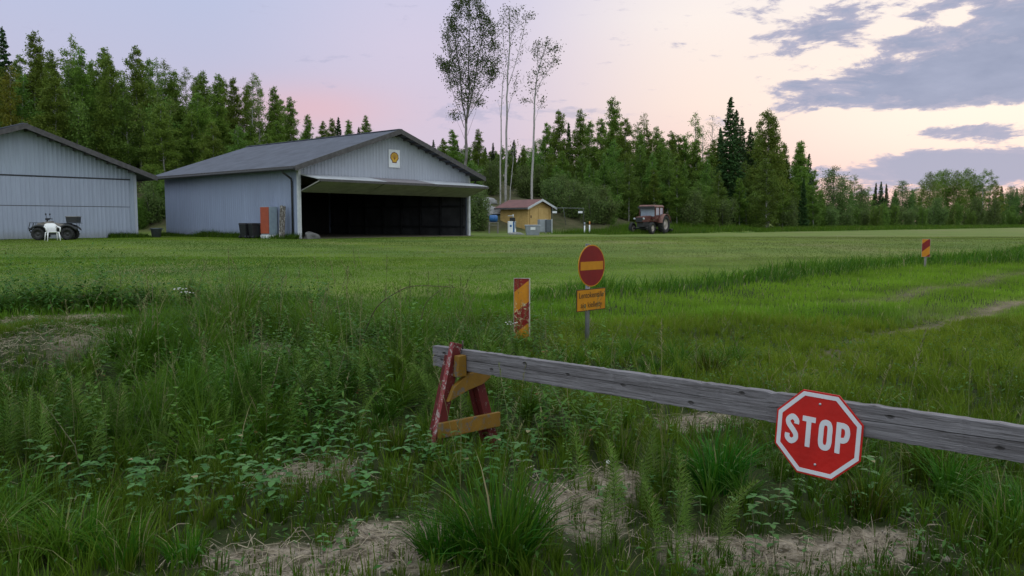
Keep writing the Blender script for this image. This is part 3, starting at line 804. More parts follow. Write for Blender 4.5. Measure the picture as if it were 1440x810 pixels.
PROTO = {
    'birch': [make_birch('birch_tree', m_birch_bark, m_birch_leaf, s_, rad=r_, base=b_, peak=pk, nleaf=nl) for s_, r_, b_, pk, nl in
              [(1, 1.8, 0.18, 0.25, 19000), (2, 1.5, 0.22, 0.30, 16000), (3, 2.1, 0.10, 0.20, 23000), (4, 1.35, 0.30, 0.33, 12000), (5, 1.7, 0.14, 0.36, 19000)]],
    'lightbirch': [make_birch('birch_tree', m_birch_bark, m_alder_leaf, s_, rad=r_, base=0.05, peak=0.3, nleaf=17000, nb=105) for s_, r_ in ((61, 2.0), (62, 1.7))],
    'thin': [make_birch('birch_tree', m_birch_bark, m_birch_leaf, s_, rad=1.25, base=0.32, peak=0.4, nleaf=4200, nb=60, size=0.15) for s_ in (6, 7)],
    'yellow': [make_birch('birch_tree', m_birch_bark, m_yellow_leaf, 8, rad=1.8, base=0.14, peak=0.35, nleaf=9500)],
    'bigbirch': [make_birch('birch_tree', m_birch_bark, m_birch_leaf, 9, rad=2.5, base=0.06, peak=0.28, nb=130, nleaf=34000, up=0.7)],
    'spruce': [make_spruce('spruce_tree', s_, rad=r_, sparse=sp_, pw=pw_) for s_, r_, sp_, pw_ in [(11, 2.0, 1.0, 0.9), (12, 1.7, 0.85, 0.8), (13, 2.3, 1.0, 1.0), (14, 1.5, 0.9, 0.95)]],
    'alder': [make_bush('alder_bush', m_aspen_bark, m_alder_leaf, s_, Hm=6.0, rad=2.0, nstem=7, nleaf=11000) for s_ in (21, 22, 23)],
    'willow': [make_bush('willow_bush', m_aspen_bark, m_willow_leaf, s_, Hm=4.0, rad=2.5, nstem=8, nleaf=7000, size=0.17) for s_ in (31, 32)],
    'aspen': [make_birch('aspen_tree', m_aspen_bark, m_far_leaf, s_, rad=3.2, base=0.08, peak=0.5, nb=110, nleaf=11000, size=0.22, spread=0.26, up=0.6) for s_ in (41, 42)],
    'grove': [make_birch('aspen_tree', m_aspen_bark, m_birch_leaf, 43, rad=2.7, base=0.05, peak=0.55, nb=130, nleaf=11000, size=0.2, spread=0.24, up=1.0)],
    'bare': [make_birch('birch_tree', m_birch_bark, m_birch_leaf, 45, rad=1.5, base=0.3, peak=0.5, nb=70, nleaf=900, size=0.14)],
}
FIRST = set()
TREES = []
def tree(kind, px, d, top=None, hgt=None, wide=1.0, v=None, row='front'):
    """a tree of one kind standing d metres off below photo column px, reaching photo row top"""
    src = PROTO[kind][random.randrange(len(PROTO[kind])) if v is None else v % len(PROTO[kind])]
    g_ = on(px, d)
    if hgt is None: hgt = max(at(px, top, d).z - g_.z, 3.5 if d < 150 else 2.5)
    o = src if src.name not in FIRST else copy_tree(src)
    FIRST.add(src.name)
    k = hgt / src['h0']
    o.location = (g_.x, g_.y, g_.z - 0.05)
    wv = wide * k ** 0.75 / k if kind in ('birch', 'lightbirch', 'thin', 'spruce', 'yellow', 'bare') else wide
    if kind in ('alder', 'willow') and k > 0.8: wv *= 0.72 * k ** -0.35
    o.scale = (k * wv, k * wv, k)
    o.rotation_euler = (R(random.gauss(0, 1.2)), R(random.gauss(0, 1.2)), random.uniform(0, 6.28))
    TREES.append((kind, px, d, row, o))
    return o
random.seed(21)
# skyline of the hill on the left: photo column, top row, kind, distance
LEFT = [(4, 88, 'birch', 78), (17, 38, 'spruce', 80), (22, 90, 'yellow', 68), (36, 78, 'birch', 84), (50, 42, 'birch', 76), (64, 78, 'birch', 82), (82, 70, 'birch', 74), (98, 44, 'thin', 80), (110, 82, 'birch', 86), (122, 66, 'birch', 76), (137, 84, 'birch', 84),
        (152, 66, 'birch', 78), (164, 78, 'birch', 72), (181, 98, 'thin', 82), (200, 66, 'birch', 78), (212, 84, 'birch', 86), (222, 80, 'thin', 80), (233, 80, 'thin', 88), (247, 98, 'birch', 80), (265, 93, 'thin', 84), (276, 104, 'birch', 88),
        (290, 100, 'birch', 82), (303, 102, 'birch', 78), (316, 112, 'birch', 90), (331, 108, 'birch', 84), (346, 118, 'birch', 88), (355, 101, 'thin', 82), (366, 106, 'thin', 86), (386, 120, 'birch', 84), (398, 140, 'birch', 92), (412, 136, 'birch', 82), (432, 160, 'birch', 88),
        (455, 170, 'birch', 100), (466, 166, 'birch', 104), (477, 164, 'spruce', 98), (490, 168, 'birch', 104), (517, 162, 'birch', 96), (505, 178, 'spruce', 110)]
for a_, t_, k_, d_ in LEFT: tree(k_, a_, d_, top=t_, row='skyline')
# below and between them
for k in range(66):
    a_ = -30 + 480 * (k + random.random()) / 66
    d_ = random.uniform(68, 100)
    sky = np.interp(a_, [0, 100, 200, 300, 400, 450], [80, 80, 95, 125, 160, 190]) + random.uniform(4, 48)
    tree(random.choice(['birch', 'lightbirch', 'birch', 'lightbirch', 'birch', 'spruce', 'alder', 'birch']), a_, d_, top=sky, wide=1.2, row='slope')
for k in range(26):
    a_ = 140 + 290 * (k + random.random()) / 26
    tree('alder' if k % 3 else 'willow', a_, random.uniform(62, 68), hgt=random.uniform(2.0, 4.2), row='foot')
# skyline right of the open hangar
RIGHT = [(600, 205, 'birch', 84), (612, 196, 'spruce', 88), (625, 194, 'birch', 92), (639, 182, 'birch', 84), (655, 205, 'birch', 90), (672, 181, 'birch', 80), (683, 206, 'spruce', 92), (694, 200, 'spruce', 88), (706, 206, 'birch', 94), (720, 196, 'spruce', 86), (735, 204, 'birch', 94),
         (750, 198, 'birch', 96), (764, 172, 'birch', 88), (776, 182, 'spruce', 96), (787, 155, 'birch', 84), (801, 172, 'spruce', 90), (815, 154, 'birch', 84), (828, 170, 'birch', 92), (842, 166, 'birch', 86), (853, 186, 'spruce', 92),
         (864, 135, 'birch', 80), (877, 166, 'birch', 78), (895, 170, 'thin', 86), (908, 158, 'thin', 84), (922, 178, 'birch', 88), (938, 184, 'birch', 82), (955, 190, 'birch', 88), (972, 157, 'thin', 92), (984, 176, 'bare', 88), (997, 160, 'bare', 90), (1008, 190, 'birch', 92),
         (1022, 137, 'spruce', 82), (1037, 154, 'spruce', 92), (1047, 165, 'spruce', 98), (1059, 184, 'birch', 100), (1080, 153, 'bigbirch', 86), (1068, 182, 'birch', 98), (1098, 200, 'birch', 100), (1120, 199, 'birch', 102), (1133, 216, 'spruce', 106), (1142, 238, 'birch', 110)]
for a_, t_, k_, d_ in RIGHT: tree(k_, a_, d_, top=t_, row='skyline', v=(0 if a_ == 1022 else None), wide=(1.25 if a_ == 1022 else 1.0))
for k in range(58):
    a_ = 590 + 560 * (k + random.random()) / 58
    sky = np.interp(a_, [590, 760, 860, 950, 1060, 1150], [215, 195, 190, 205, 205, 240]) + random.uniform(2, 36)
    tree(random.choice(['birch', 'spruce', 'lightbirch', 'alder', 'birch', 'lightbirch']), a_, random.uniform(76, 104) if a_ < 800 else random.uniform(74, 100), top=sky, wide=1.25, row='slope')
# alders and young birches along the forest edge
EDGE = [(898, 186, 'birch', 82), (912, 184, 'birch', 84), (930, 192, 'birch', 86), (946, 194, 'spruce', 86), (962, 190, 'birch', 88), (978, 196, 'birch', 86), (872, 178, 'birch', 82), (1000, 196, 'birch', 88), (1012, 178, 'spruce', 88), (1052, 178, 'spruce', 92), (1066, 196, 'birch', 94), (834, 236, 'lightbirch', 70), (850, 214, 'lightbirch', 73), (866, 196, 'lightbirch', 75), (884, 222, 'lightbirch', 71), (902, 204, 'lightbirch', 75), (918, 214, 'lightbirch', 73), (944, 208, 'lightbirch', 75), (960, 226, 'lightbirch', 72), (990, 222, 'lightbirch', 76), (1008, 240, 'lightbirch', 75), (818, 216, 'lightbirch', 76), (1050, 226, 'lightbirch', 84), (1095, 236, 'lightbirch', 88), (776, 250, 'birch', 76), (783, 262, 'lightbirch', 74), (778, 290, 'willow', 68), (790, 268, 'lightbirch', 72), (805, 292, 'willow', 66), (812, 246, 'lightbirch', 74), (832, 296, 'willow', 65), (848, 294, 'willow', 66), (770, 256, 'lightbirch', 76), (756, 266, 'willow', 78), (690, 262, 'willow', 74), (700, 232, 'lightbirch', 78), (722, 240, 'lightbirch', 80), (738, 258, 'willow', 76), (666, 236, 'alder', 72), (680, 226, 'birch', 78), (801, 240, 'lightbirch', 71), (826, 228, 'lightbirch', 70), (846, 232, 'alder', 74), (858, 262, 'alder', 68), (872, 226, 'alder', 72), (898, 250, 'alder', 73), (920, 236, 'birch', 72), (935, 215, 'birch', 76), (952, 232, 'birch', 72), (968, 262, 'alder', 72),
        (985, 246, 'alder', 74), (1000, 272, 'alder', 72), (1016, 284, 'willow', 74), (975, 288, 'willow', 71), (1040, 250, 'birch', 80), (1062, 262, 'alder', 80), (1100, 262, 'birch', 84), (1110, 285, 'willow', 84), (815, 290, 'willow', 68), (786, 298, 'willow', 70), (672, 284, 'willow', 62), (655, 262, 'alder', 66),
        (1128, 250, 'spruce', 88), (1118, 270, 'alder', 90)]
for a_, t_, k_, d_ in EDGE: tree(k_, a_, d_, top=t_, row='edge')
# towards the far end of the runway
FAR = [(1120, 198, 'birch', 98), (1152, 262, 'alder', 104), (1172, 234, 'aspen', 118), (1186, 250, 'aspen', 126), (1200, 245, 'thin', 130), (1209, 262, 'aspen', 128), (1219, 262, 'thin', 150), (1228, 257, 'spruce', 190), (1237, 255, 'spruce', 194), (1247, 258, 'spruce', 190), (1256, 266, 'spruce', 200),
       (1268, 254, 'aspen', 170), (1282, 266, 'aspen', 176), (1295, 252, 'thin', 160), (1306, 242, 'grove', 150), (1318, 240, 'grove', 156), (1331, 238, 'grove', 152), (1344, 240, 'grove', 150), (1356, 237, 'grove', 158), (1368, 244, 'grove', 152), (1380, 236, 'thin', 150), (1388, 238, 'thin', 156), (1396, 256, 'yellow', 156),
       (1408, 262, 'spruce', 200), (1418, 262, 'aspen', 190), (1428, 264, 'spruce', 210), (1438, 262, 'aspen', 200), (1452, 266, 'aspen', 200), (1465, 262, 'aspen', 205), (1160, 280, 'willow', 108), (1166, 292, 'willow', 104)]
for a_, t_, k_, d_ in FAR: tree(k_, a_, d_, top=t_, row='far', wide=(1.05 if k_ == 'grove' else 1.35 if k_ in ('aspen', 'thin', 'yellow') else 1.15))
for k in range(34):
    a_ = 1150 + 310 * (k + random.random()) / 34
    d_ = np.interp(a_, [1150, 1250, 1350, 1440], [104, 118, 130, 150]) + random.uniform(-4, 14)
    tree(random.choice(['willow', 'willow', 'alder']), a_, d_, top=random.uniform(282, 300) if k % 3 else random.uniform(270, 286), row='far bushes')
for k in range(22):
    a_ = 1160 + 300 * (k + random.random()) / 22
    tree(random.choice(['aspen', 'spruce', 'birch']), a_, random.uniform(180, 230), top=random.uniform(266, 278), row='far')

# ------------------------------------------------------------------ the three tall thin trees
def hero(name, stems, d, bark, leafm, nleaf, size, seed, label, twig=0.9, lo=0.35, dens=None, grow_n=26, spread=0.22):
    """stems: list of (pixel polyline, start radius, end radius, leafy from t, leaf weight); first polyline is the main trunk"""
    rng = np.random.default_rng(seed)
    g_ = on(stems[0][0][0][0], d); g_.z -= 0.1
    root = empty(name, g_, 0, label, 'tree')
    mb = MB(); C, D = [], []
    for si, (poly, r0, r1, t0, wt) in enumerate(stems):
        dep = np.cumsum(rng.normal(0, 0.25, len(poly))); dep -= dep[0]
        if si == 0: dep *= 0
        pts = [at(a_, b_, d + dep[k]) - g_ for k, (a_, b_) in enumerate(poly)]
        if si == 0 and poly[0][1] > 200: pts[0] = Vector((0, 0, -0.1))
        fine = [along_path(pts, k / (4.0 * (len(pts) - 1))) + Vector(rng.normal(0, 0.02, 3)) for k in range(4 * (len(pts) - 1) + 1)]
        mb.tube(fine, [0.72 * r0 + (0.72 * r1 - 0.72 * r0) * (k / (len(fine) - 1)) for k in range(len(fine))], 7)
        if wt <= 0: continue
        L_all = sum((fine[k + 1] - fine[k]).length for k in range(len(fine) - 1))
        nt_ = int(grow_n * wt)
        for k in range(nt_):
            t = t0 + (1 - t0) * (k + rng.random()) / nt_
            o = along_path(fine, min(t, 0.999)); a_ = rng.uniform(0, 2 * PI)
            L = twig * rng.uniform(0.4, 1.15) * (1.15 - 0.6 * t)
            m_ = o + Vector((math.cos(a_) * L * 0.5, math.sin(a_) * L * 0.5, L * 0.38)); e = o + Vector((math.cos(a_) * L, math.sin(a_) * L, L * rng.uniform(0.5, 0.9)))
            mb.tube([o, m_, e], [0.016, 0.010, 0.003], 3, caps=False)
            for q in range(3):
                tt = rng.uniform(0.3, 1.0); o2 = along_path([o, m_, e], tt); b_ = rng.uniform(0, 2 * PI); l2 = L * rng.uniform(0.25, 0.5)
                e2 = o2 + Vector((math.cos(b_) * l2, math.sin(b_) * l2, l2 * rng.uniform(0, 0.7)))
                mb.tube([o2, e2], [0.007, 0.002], 3, caps=False)
                n = rng.poisson(nleaf * (0.6 + 0.7 * t))
                if n:
                    c_ = np.array(e2) + rng.normal(0, spread, (n, 3)); C.append(c_); D.append(np.tile([0, 0, -0.5], (n, 1)))
    C = np.concatenate(C); D = np.concatenate(D)
    mb.build('trunk', bark, root)
    np_obj('crown', crown_mesh('crown', leaf_quads(C, D, size, rng, 0.7, 0.3), leafm, rng), root)
    return root
hero('aspen_tree', [([(652, 300), (654, 250), (656, 210), (655, 172)], 0.20, 0.15, 1, 0),
                    ([(655, 174), (650, 140), (646, 100), (641, 60), (643, 20), (648, -4)], 0.10, 0.02, 0.05, 1.5),
                    ([(656, 174), (660, 130), (659, 80), (661, 30), (660, -10)], 0.11, 0.02, 0.12, 1.5),
                    ([(656, 170), (665, 128), (672, 85), (680, 40), (672, 4)], 0.09, 0.02, 0.10, 1.5),
                    ([(653, 180), (640, 140), (630, 105), (622, 88)], 0.04, 0.01, 0.45, 0.6), ([(650, 140), (636, 100), (630, 60), (634, 28)], 0.05, 0.01, 0.1, 0.9),
                    ([(658, 165), (676, 135), (690, 112), (696, 92)], 0.04, 0.01, 0.45, 0.6), ([(668, 110), (684, 88), (692, 60), (688, 30)], 0.05, 0.01, 0.1, 0.9),
                    ([(654, 196), (646, 178), (640, 165)], 0.02, 0.005, 0.8, 0.1), ([(657, 190), (668, 160), (672, 145)], 0.02, 0.005, 0.8, 0.1)],
     70, m_aspen_bark, m_backlit_leaf, 15, 0.135, 51, 'tall many-stemmed tree with a broad leafy crown above the open hangar roof', grow_n=40, twig=1.05, spread=0.21)
hero('birch_tree', [([(711, 300), (712, 220), (713, 150), (714, 100), (717, 60), (716, 30), (717, 12)], 0.15, 0.02, 0.45, 1.0),
                    ([(714, 160), (722, 130), (728, 105)], 0.03, 0.01, 0.3, 0.4), ([(715, 120), (724, 92), (733, 60), (740, 28), (750, 26)], 0.04, 0.01, 0.2, 0.9),
                    ([(714, 95), (708, 60), (706, 35), (712, 12)], 0.035, 0.01, 0.3, 0.5), ([(716, 60), (724, 35), (732, 12)], 0.03, 0.01, 0.2, 0.7), ([(713, 110), (705, 85), (704, 70)], 0.02, 0.005, 0.5, 0.2)],
     68, m_birch_bark, m_backlit_leaf, 2.6, 0.13, 52, 'tall slender birch with a thin sparse crown, taller of the pale pair behind the shed', grow_n=30, twig=0.85, spread=0.18)
hero('birch_tree', [([(703, 290), (704, 220), (705, 165), (707, 120), (709, 100)], 0.10, 0.02, 0.6, 0.5), ([(705, 170), (702, 150), (700, 140)], 0.02, 0.006, 0.5, 0.1)],
     66, m_birch_bark, m_backlit_leaf, 1.2, 0.12, 53, 'thin nearly leafless birch close beside the taller pale birch', grow_n=22, twig=0.6, spread=0.15)
hero('birch_tree', [([(747, 285), (749, 230), (751, 175), (752, 135), (756, 105), (764, 75), (771, 57)], 0.14, 0.02, 0.5, 1.0),
                    ([(753, 135), (762, 112), (774, 95), (786, 84)], 0.035, 0.01, 0.3, 0.8), ([(752, 150), (748, 130), (744, 100)], 0.025, 0.006, 0.5, 0.2), ([(757, 100), (755, 80), (758, 60)], 0.03, 0.008, 0.3, 0.6), ([(762, 80), (776, 70), (782, 74)], 0.025, 0.008, 0.2, 0.6), ([(751, 175), (757, 155), (765, 138)], 0.02, 0.005, 0.5, 0.3), ([(752, 145), (742, 143), (736, 146)], 0.018, 0.005, 0.4, 0.3)],
     64, m_birch_bark, m_backlit_leaf, 3.2, 0.13, 54, 'pale bare-stemmed birch leaning right above the yellow shed, small tufted crown', grow_n=28, twig=0.75, spread=0.17)
hero('birch_tree', [([(716, 280), (718, 262), (720, 240), (722, 215), (723, 205)], 0.07, 0.02, 0.6, 0.6)],
     70, m_birch_bark, m_birch_leaf, 2.0, 0.13, 55, 'short thin pale birch stem rising right of the pale pair behind the shed', grow_n=20, twig=0.6)

# ------------------------------------------------------------------ names that single each tree out
ORD = ['first', 'second', 'third', 'fourth', 'fifth', 'sixth', 'seventh', 'eighth', 'ninth', 'tenth', 'eleventh', 'twelfth', 'thirteenth', 'fourteenth', 'fifteenth', 'sixteenth', 'seventeenth', 'eighteenth', 'nineteenth', 'twentieth', 'twenty-first', 'twenty-second', 'twenty-third', 'twenty-fourth', 'twenty-fifth', 'twenty-sixth', 'twenty-seventh', 'twenty-eighth', 'twenty-ninth', 'thirtieth', 'thirty-first', 'thirty-second', 'thirty-third', 'thirty-fourth', 'thirty-fifth', 'thirty-sixth']
def zone_of(px, row):
    if row in ('far', 'far bushes'): return 'beside the far runway' if px < 1290 else 'at the runway end'
    if px < 195: return 'above the closed hangar'
    if px < 330: return 'behind hangar gap'
    if px < 560: return 'above the open hangar'
    if px < 700: return 'right of the open hangar'
    if px < 790: return 'behind the yellow shed'
    if px < 880: return 'between shed and tractor'
    if px < 960: return 'behind the red tractor'
    return 'right of the red tractor'
LOOK = {'lightbirch': ('light green full birch', 'tree'), 'birch': ('leafy green birch', 'tree'), 'thin': ('slender airy birch', 'tree'), 'yellow': ('yellow tinged birch', 'tree'), 'bigbirch': ('broad full birch, largest', 'tree'), 'spruce': ('dark pointed spruce', 'tree'),
        'alder': ('light green alder bush', 'bush'), 'willow': ('rounded willow bush', 'bush'), 'aspen': ('round topped dark aspen', 'tree'), 'grove': ('upright dense aspen', 'tree'), 'bare': ('half leafless birch', 'tree')}
ROW = {'skyline': 'on the skyline', 'slope': 'in the forest', 'edge': 'at the forest edge', 'foot': 'at the slope foot', 'far': 'in the distant row', 'far bushes': 'in the distant hedge'}
bins = {}
for t in TREES: bins.setdefault((t[0], zone_of(t[1], t[3]), t[3]), []).append(t)
for (k_, zn, rw), L in bins.items():
    L.sort(key=lambda t: t[1])
    for j, t in enumerate(L):
        nth = '' if len(L) == 1 else (', ' + ORD[j] + ' from left')
        tag(t[4], f"{LOOK[k_][0]} {ROW[rw]} {zn}{nth}", LOOK[k_][1], {'edge': 'bushes and young trees along the forest edge', 'foot': 'bushes at the foot of the slope', 'far bushes': 'bushes along the far runway'}.get(rw, 'forest trees behind the airfield'))
for L in PROTO.values():
    for src in L:
        if src.name not in FIRST:
            for ch in list(src.children): bpy.data.objects.remove(ch)
            bpy.data.objects.remove(src)
# ------------------------------------------------------------------ hangars
def steel(name, col, streak=0.06, rough=0.5):
    m, nt, p = new_mat(name)
    c = nt.coords('Object'); mp = nt.node('ShaderNodeMapping'); mp.inputs['Scale'].default_value = (3.0, 3.0, 0.25); nt.l.new(c, mp.inputs['Vector'])
    f = nt.ramp(nt.noise(mp.outputs[0], 1.5, 6, 0.65), 0.35, 0.72); g_ = nt.ramp(nt.noise(c, 0.45, 4), 0.35, 0.65)
    cc = nt.mix(f, col, tuple(v * 0.82 for v in col)); cc = nt.mix(nt.math('MULTIPLY', g_, 0.35), cc, tuple(v * 0.80 for v in col))
    sp = nt.node('ShaderNodeSeparateXYZ'); nt.l.new(c, sp.inputs[0])
    sp0 = nt.node('ShaderNodeSeparateXYZ'); nt.l.new(c, sp0.inputs[0])
    wn = nt.node('ShaderNodeTexWhiteNoise', noise_dimensions='1D'); nt.l.new(nt.math('FLOOR', nt.math('DIVIDE', nt.math('ADD', sp0.outputs[0], sp0.outputs[1]), 1.05)), wn.inputs['W'])
    cc = nt.mix(nt.math('MULTIPLY', wn.outputs[0], 0.22), cc, tuple(v * 0.72 for v in col))
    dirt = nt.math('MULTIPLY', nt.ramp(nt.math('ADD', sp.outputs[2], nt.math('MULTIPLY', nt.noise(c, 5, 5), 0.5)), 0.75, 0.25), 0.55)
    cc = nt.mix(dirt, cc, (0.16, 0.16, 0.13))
    nt.l.new(cc, p.inputs['Base Color']); p.inputs['Roughness'].default_value = rough; p.inputs['Specular IOR Level'].default_value = 0.4
    return m
m_wall = steel('painted_steel_sheet', (0.275, 0.315, 0.445))
m_wall2 = steel('painted_steel_sheet_pale', (0.40, 0.42, 0.49))
m_wall3 = steel('painted_steel_sheet_grey', (0.335, 0.375, 0.465))
m_door = steel('door_sheet', (0.335, 0.365, 0.465))
m_roof = mat('bitumen_roof', (0.088, 0.094, 0.125), (0.062, 0.066, 0.088), 0.85, 1.2, bump=0.3, bscale=60)
m_fascia = mat('weathered_dark_board', (0.095, 0.088, 0.090), (0.060, 0.055, 0.056), 0.85, 6)
m_dark = mat('black_painted_steel', (0.018, 0.019, 0.022), (0.030, 0.030, 0.032), 0.55, 5)
m_stud = mat('bare_timber_frame', (0.16, 0.13, 0.10), (0.10, 0.085, 0.065), 0.85, 3)
m_zinc = mat('zinc_sheet', (0.50, 0.51, 0.54), (0.40, 0.41, 0.44), 0.42, 2.5, spec=0.5)
m_zinc_dark = mat('darker_zinc_sheet', (0.23, 0.20, 0.215), (0.19, 0.17, 0.18), 0.55, 2.5)  # darker tone for the middle section of the raised door
m_soffit = mat('plywood_lining', (0.30, 0.29, 0.27), (0.22, 0.21, 0.20), 0.8, 2)
m_trimw = mat('pale_corner_trim', (0.55, 0.56, 0.58), (0.42, 0.43, 0.45), 0.5, 4)
m_dirt = mat('packed_earth_floor', (0.17, 0.135, 0.10), (0.11, 0.09, 0.07), 0.95, 2.0, bump=0.4, bscale=14)
m_concrete = mat('concrete', (0.34, 0.33, 0.31), (0.25, 0.245, 0.23), 0.9, 3, bump=0.3)
m_white = mat('white_sheet', (0.72, 0.73, 0.75), (0.60, 0.61, 0.63), 0.5, 5)

def corrugated(L, z0, ztop, period=0.21, depth=0.022, flip=1):
    """trapezoid-profiled sheet along +x from 0 to L, standing from z0 to ztop(x); ribs stand out towards -y"""
    prof = [(0.0, 0), (0.10, 0), (0.125, 1), (0.185, 1)]
    xs, ds = [], []
    k = 0
    while k * period < L - 1e-6:
        for a, b in prof:
            x_ = k * period + a * period / 0.21
            if x_ < L - 1e-6: xs.append(x_); ds.append(b * depth)
        k += 1
    xs.append(L); ds.append(0.0)
    vs, fs = [], []
    for x_, d_ in zip(xs, ds):
        vs += [(x_, -d_ * flip, z0), (x_, -d_ * flip, ztop(x_))]
    for i in range(len(xs) - 1): fs.append((2 * i, 2 * i + 2, 2 * i + 3, 2 * i + 1))
    return vs, fs
def place(vs, f): return [f(v) for v in vs]

def hangar(name, origin, W, D, eave, slope, oh_side, oh_front, label, base):
    root = empty(name, origin, math.atan2(0.755, 0.656), label, 'hangar')
    top = lambda X: eave + slope * min(X, W - X)
    # roof: two thick slopes meeting at the ridge
    th = 0.14
    m = MB(); zr = eave + slope * W / 2; ze = eave - slope * oh_side
    y0, y1 = -oh_front, D + oh_front
    def slab(xa, za, xb, zb):
        m.hexa([(xa, y0, za + .02), (xb, y0, zb + .02), (xb, y1, zb + .02), (xa, y1, za + .02), (xa, y0, za + th), (xb, y0, zb + th), (xb, y1, zb + th), (xa, y1, za + th)])
    slab(-oh_side, ze, W / 2, zr); slab(W / 2, zr, W + oh_side, ze)
    roof = m.build('roof', m_roof, root)
    m = MB(); m.box((W / 2 - 0.12, y0 - 0.01, zr + th - 0.015), (W / 2 + 0.12, y1 + 0.01, zr + th + 0.035)); m.build('ridge_cap', m_roof, roof, bevel=0.015)
    # barge boards along the front slopes and eave boards
    m = MB()
    for (xa, za, xb, zb) in ((-oh_side - .02, ze, W / 2, zr + .007), (W / 2, zr + .007, W + oh_side + .02, ze)):
        m.hexa([(xa, y0 - .045, za - .10), (xb, y0 - .045, zb - .10), (xb, y0 - .003, zb - .10), (xa, y0 - .003, za - .10), (xa, y0 - .045, za + th + .02), (xb, y0 - .045, zb + th + .02), (xb, y0 - .003, zb + th + .02), (xa, y0 - .003, za + th + .02)])
    m.build('barge_board', m_fascia, roof)
    m = MB()
    for s_ in (-1, 1):
        xa = -oh_side - 0.03 if s_ < 0 else W + oh_side
        m.box((xa, y0, ze - .06), (xa + .03, y1, ze + th + .005))
    m.build('eave_board', m_fascia, roof)
    # purlin ends under the front overhang
    m = MB()
    k = 0.35
    while k < W / 2:
        for X in (k, W - k):
            zc = eave + slope * min(X, W - X) - 0.03
            m.box((X - 0.03, y0 + 0.01, zc - 0.08), (X + 0.03, -0.03, zc + 0.03))
        k += 0.55
    m.build('purlin_end', m_fascia, roof)
    return root, top, ze

# open hangar
FL = at(421, 334, 40.0); FL.z = 0.85
W1, D1 = 12.18, 13.95
hang1, top1, ze1 = hangar('open_hangar', FL, W1, D1, 3.62, 0.342, 0.62, 0.72, 'grey steel hangar with its wide folding door raised open and dark interior', 0.85)
vs, fs = corrugated(W1, 3.16, top1)
vs2, fs2 = vs, fs
m = MB(); m.add(vs, fs)
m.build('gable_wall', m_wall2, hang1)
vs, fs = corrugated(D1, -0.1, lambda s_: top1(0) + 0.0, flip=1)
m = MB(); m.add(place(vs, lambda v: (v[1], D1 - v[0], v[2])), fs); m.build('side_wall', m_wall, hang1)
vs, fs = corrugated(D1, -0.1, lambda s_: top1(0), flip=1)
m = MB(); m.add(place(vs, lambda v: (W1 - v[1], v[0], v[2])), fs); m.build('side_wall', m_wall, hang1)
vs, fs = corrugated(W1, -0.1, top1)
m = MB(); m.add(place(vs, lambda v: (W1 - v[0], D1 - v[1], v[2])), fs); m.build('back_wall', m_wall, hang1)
for X in (-0.03, W1 - 0.13):
    m = MB(); m.box((X, -0.04, -0.1), (X + 0.16, 0.10, 3.5)); m.build('corner_post', m_trimw, hang1, bevel=0.006)
m = MB(); m.box((0.14, 0.03, 3.02), (W1 - 0.14, 0.26, 3.34)); m.build('door_header', m_dark, hang1)
m = MB(); m.box((0.03, -0.35, -0.06), (W1 - 0.03, D1 - 0.03, 0.025)); m.build('floor', m_dirt, hang1)
# frame posts and rails along the inside of the far wall, back wall and left wall
m = MB()
for k in range(8): m.box((W1 - 0.22, 0.5 + k * 1.85, 0.03), (W1 - 0.06, 0.64 + k * 1.85, 3.5))
for z_ in (0.5, 1.75, 2.95): m.box((W1 - 0.17, 0.3, z_), (W1 - 0.065, D1 - 0.2, z_ + 0.12))
m.build('wall_frame', m_dark, hang1)
m_lin3 = mat('shade_black_board', (0.028, 0.027, 0.026), (0.018, 0.018, 0.018), 0.9, 2)  # added boards: the hangar's inner shade put into a near-black colour
m_lin2 = mat('shade_dark_board', (0.075, 0.075, 0.082), (0.045, 0.045, 0.05), 0.9, 1.2)  # right wall boards, darkened in colour to stand for shade
m = MB(); m.box((0.06, D1 - 0.12, 0.03), (W1 - 0.25, D1 - 0.05, 3.6), 1); m.box((0.04, 0.3, 0.03), (0.09, D1 - 0.125, 3.5), 1); m.box((W1 - 0.058, 0.3, 0.03), (W1 - 0.03, D1 - 0.125, 3.5)); m.build('shade_lining', [m_lin2, m_lin3], hang1)
m = MB()
for k in range(6):
    Y_ = 1.6 + k * 2.2
    m.bar((0.1, Y_, top1(0.1) - .13), (W1 / 2, Y_, top1(W1 / 2) - .13), 0.08, 0.18); m.bar((W1 / 2, Y_, top1(W1 / 2) - .13), (W1 - 0.1, Y_, top1(0.1) - .13), 0.08, 0.18); m.bar((0.1, Y_, 3.42), (W1 - .1, Y_, 3.42), 0.08, 0.16)
m.build('roof_truss', m_stud, hang1)
# bi-fold door raised: the upper leaf leans out, the lower leaf folds back under it
OUT, zA, zB, zC = 1.60, 3.17, 2.90, 2.33
door = empty('folding_door'); door.parent = hang1
def leaf(y0, z0, y1, z1, x0, x1, t):
    d = Vector((0, y1 - y0, z1 - z0)).normalized(); n = Vector((0, -d.z, d.y)); n = n if n.z > 0 else -n
    a, b = Vector((0, y0, z0)), Vector((0, y1, z1))
    return [(x0, a.y, a.z), (x1, a.y, a.z), (x1, b.y, b.z), (x0, b.y, b.z), (x0, a.y + n.y * t, a.z + n.z * t), (x1, a.y + n.y * t, a.z + n.z * t), (x1, b.y + n.y * t, b.z + n.z * t), (x0, b.y + n.y * t, b.z + n.z * t)]
m = MB(); m.hexa(leaf(-0.05, zA, -OUT, zB, 0.12, 4.35, 0.05)); m.build('upper_leaf', m_zinc, door)
m = MB(); m.hexa(leaf(-0.05, zA, -OUT, zB, 4.36, 7.75, 0.05)); m.build('upper_leaf', m_zinc_dark, door)
m = MB(); m.hexa(leaf(-0.05, zA, -OUT, zB, 7.76, W1 - 0.1, 0.05)); m.build('upper_leaf', m_zinc, door)
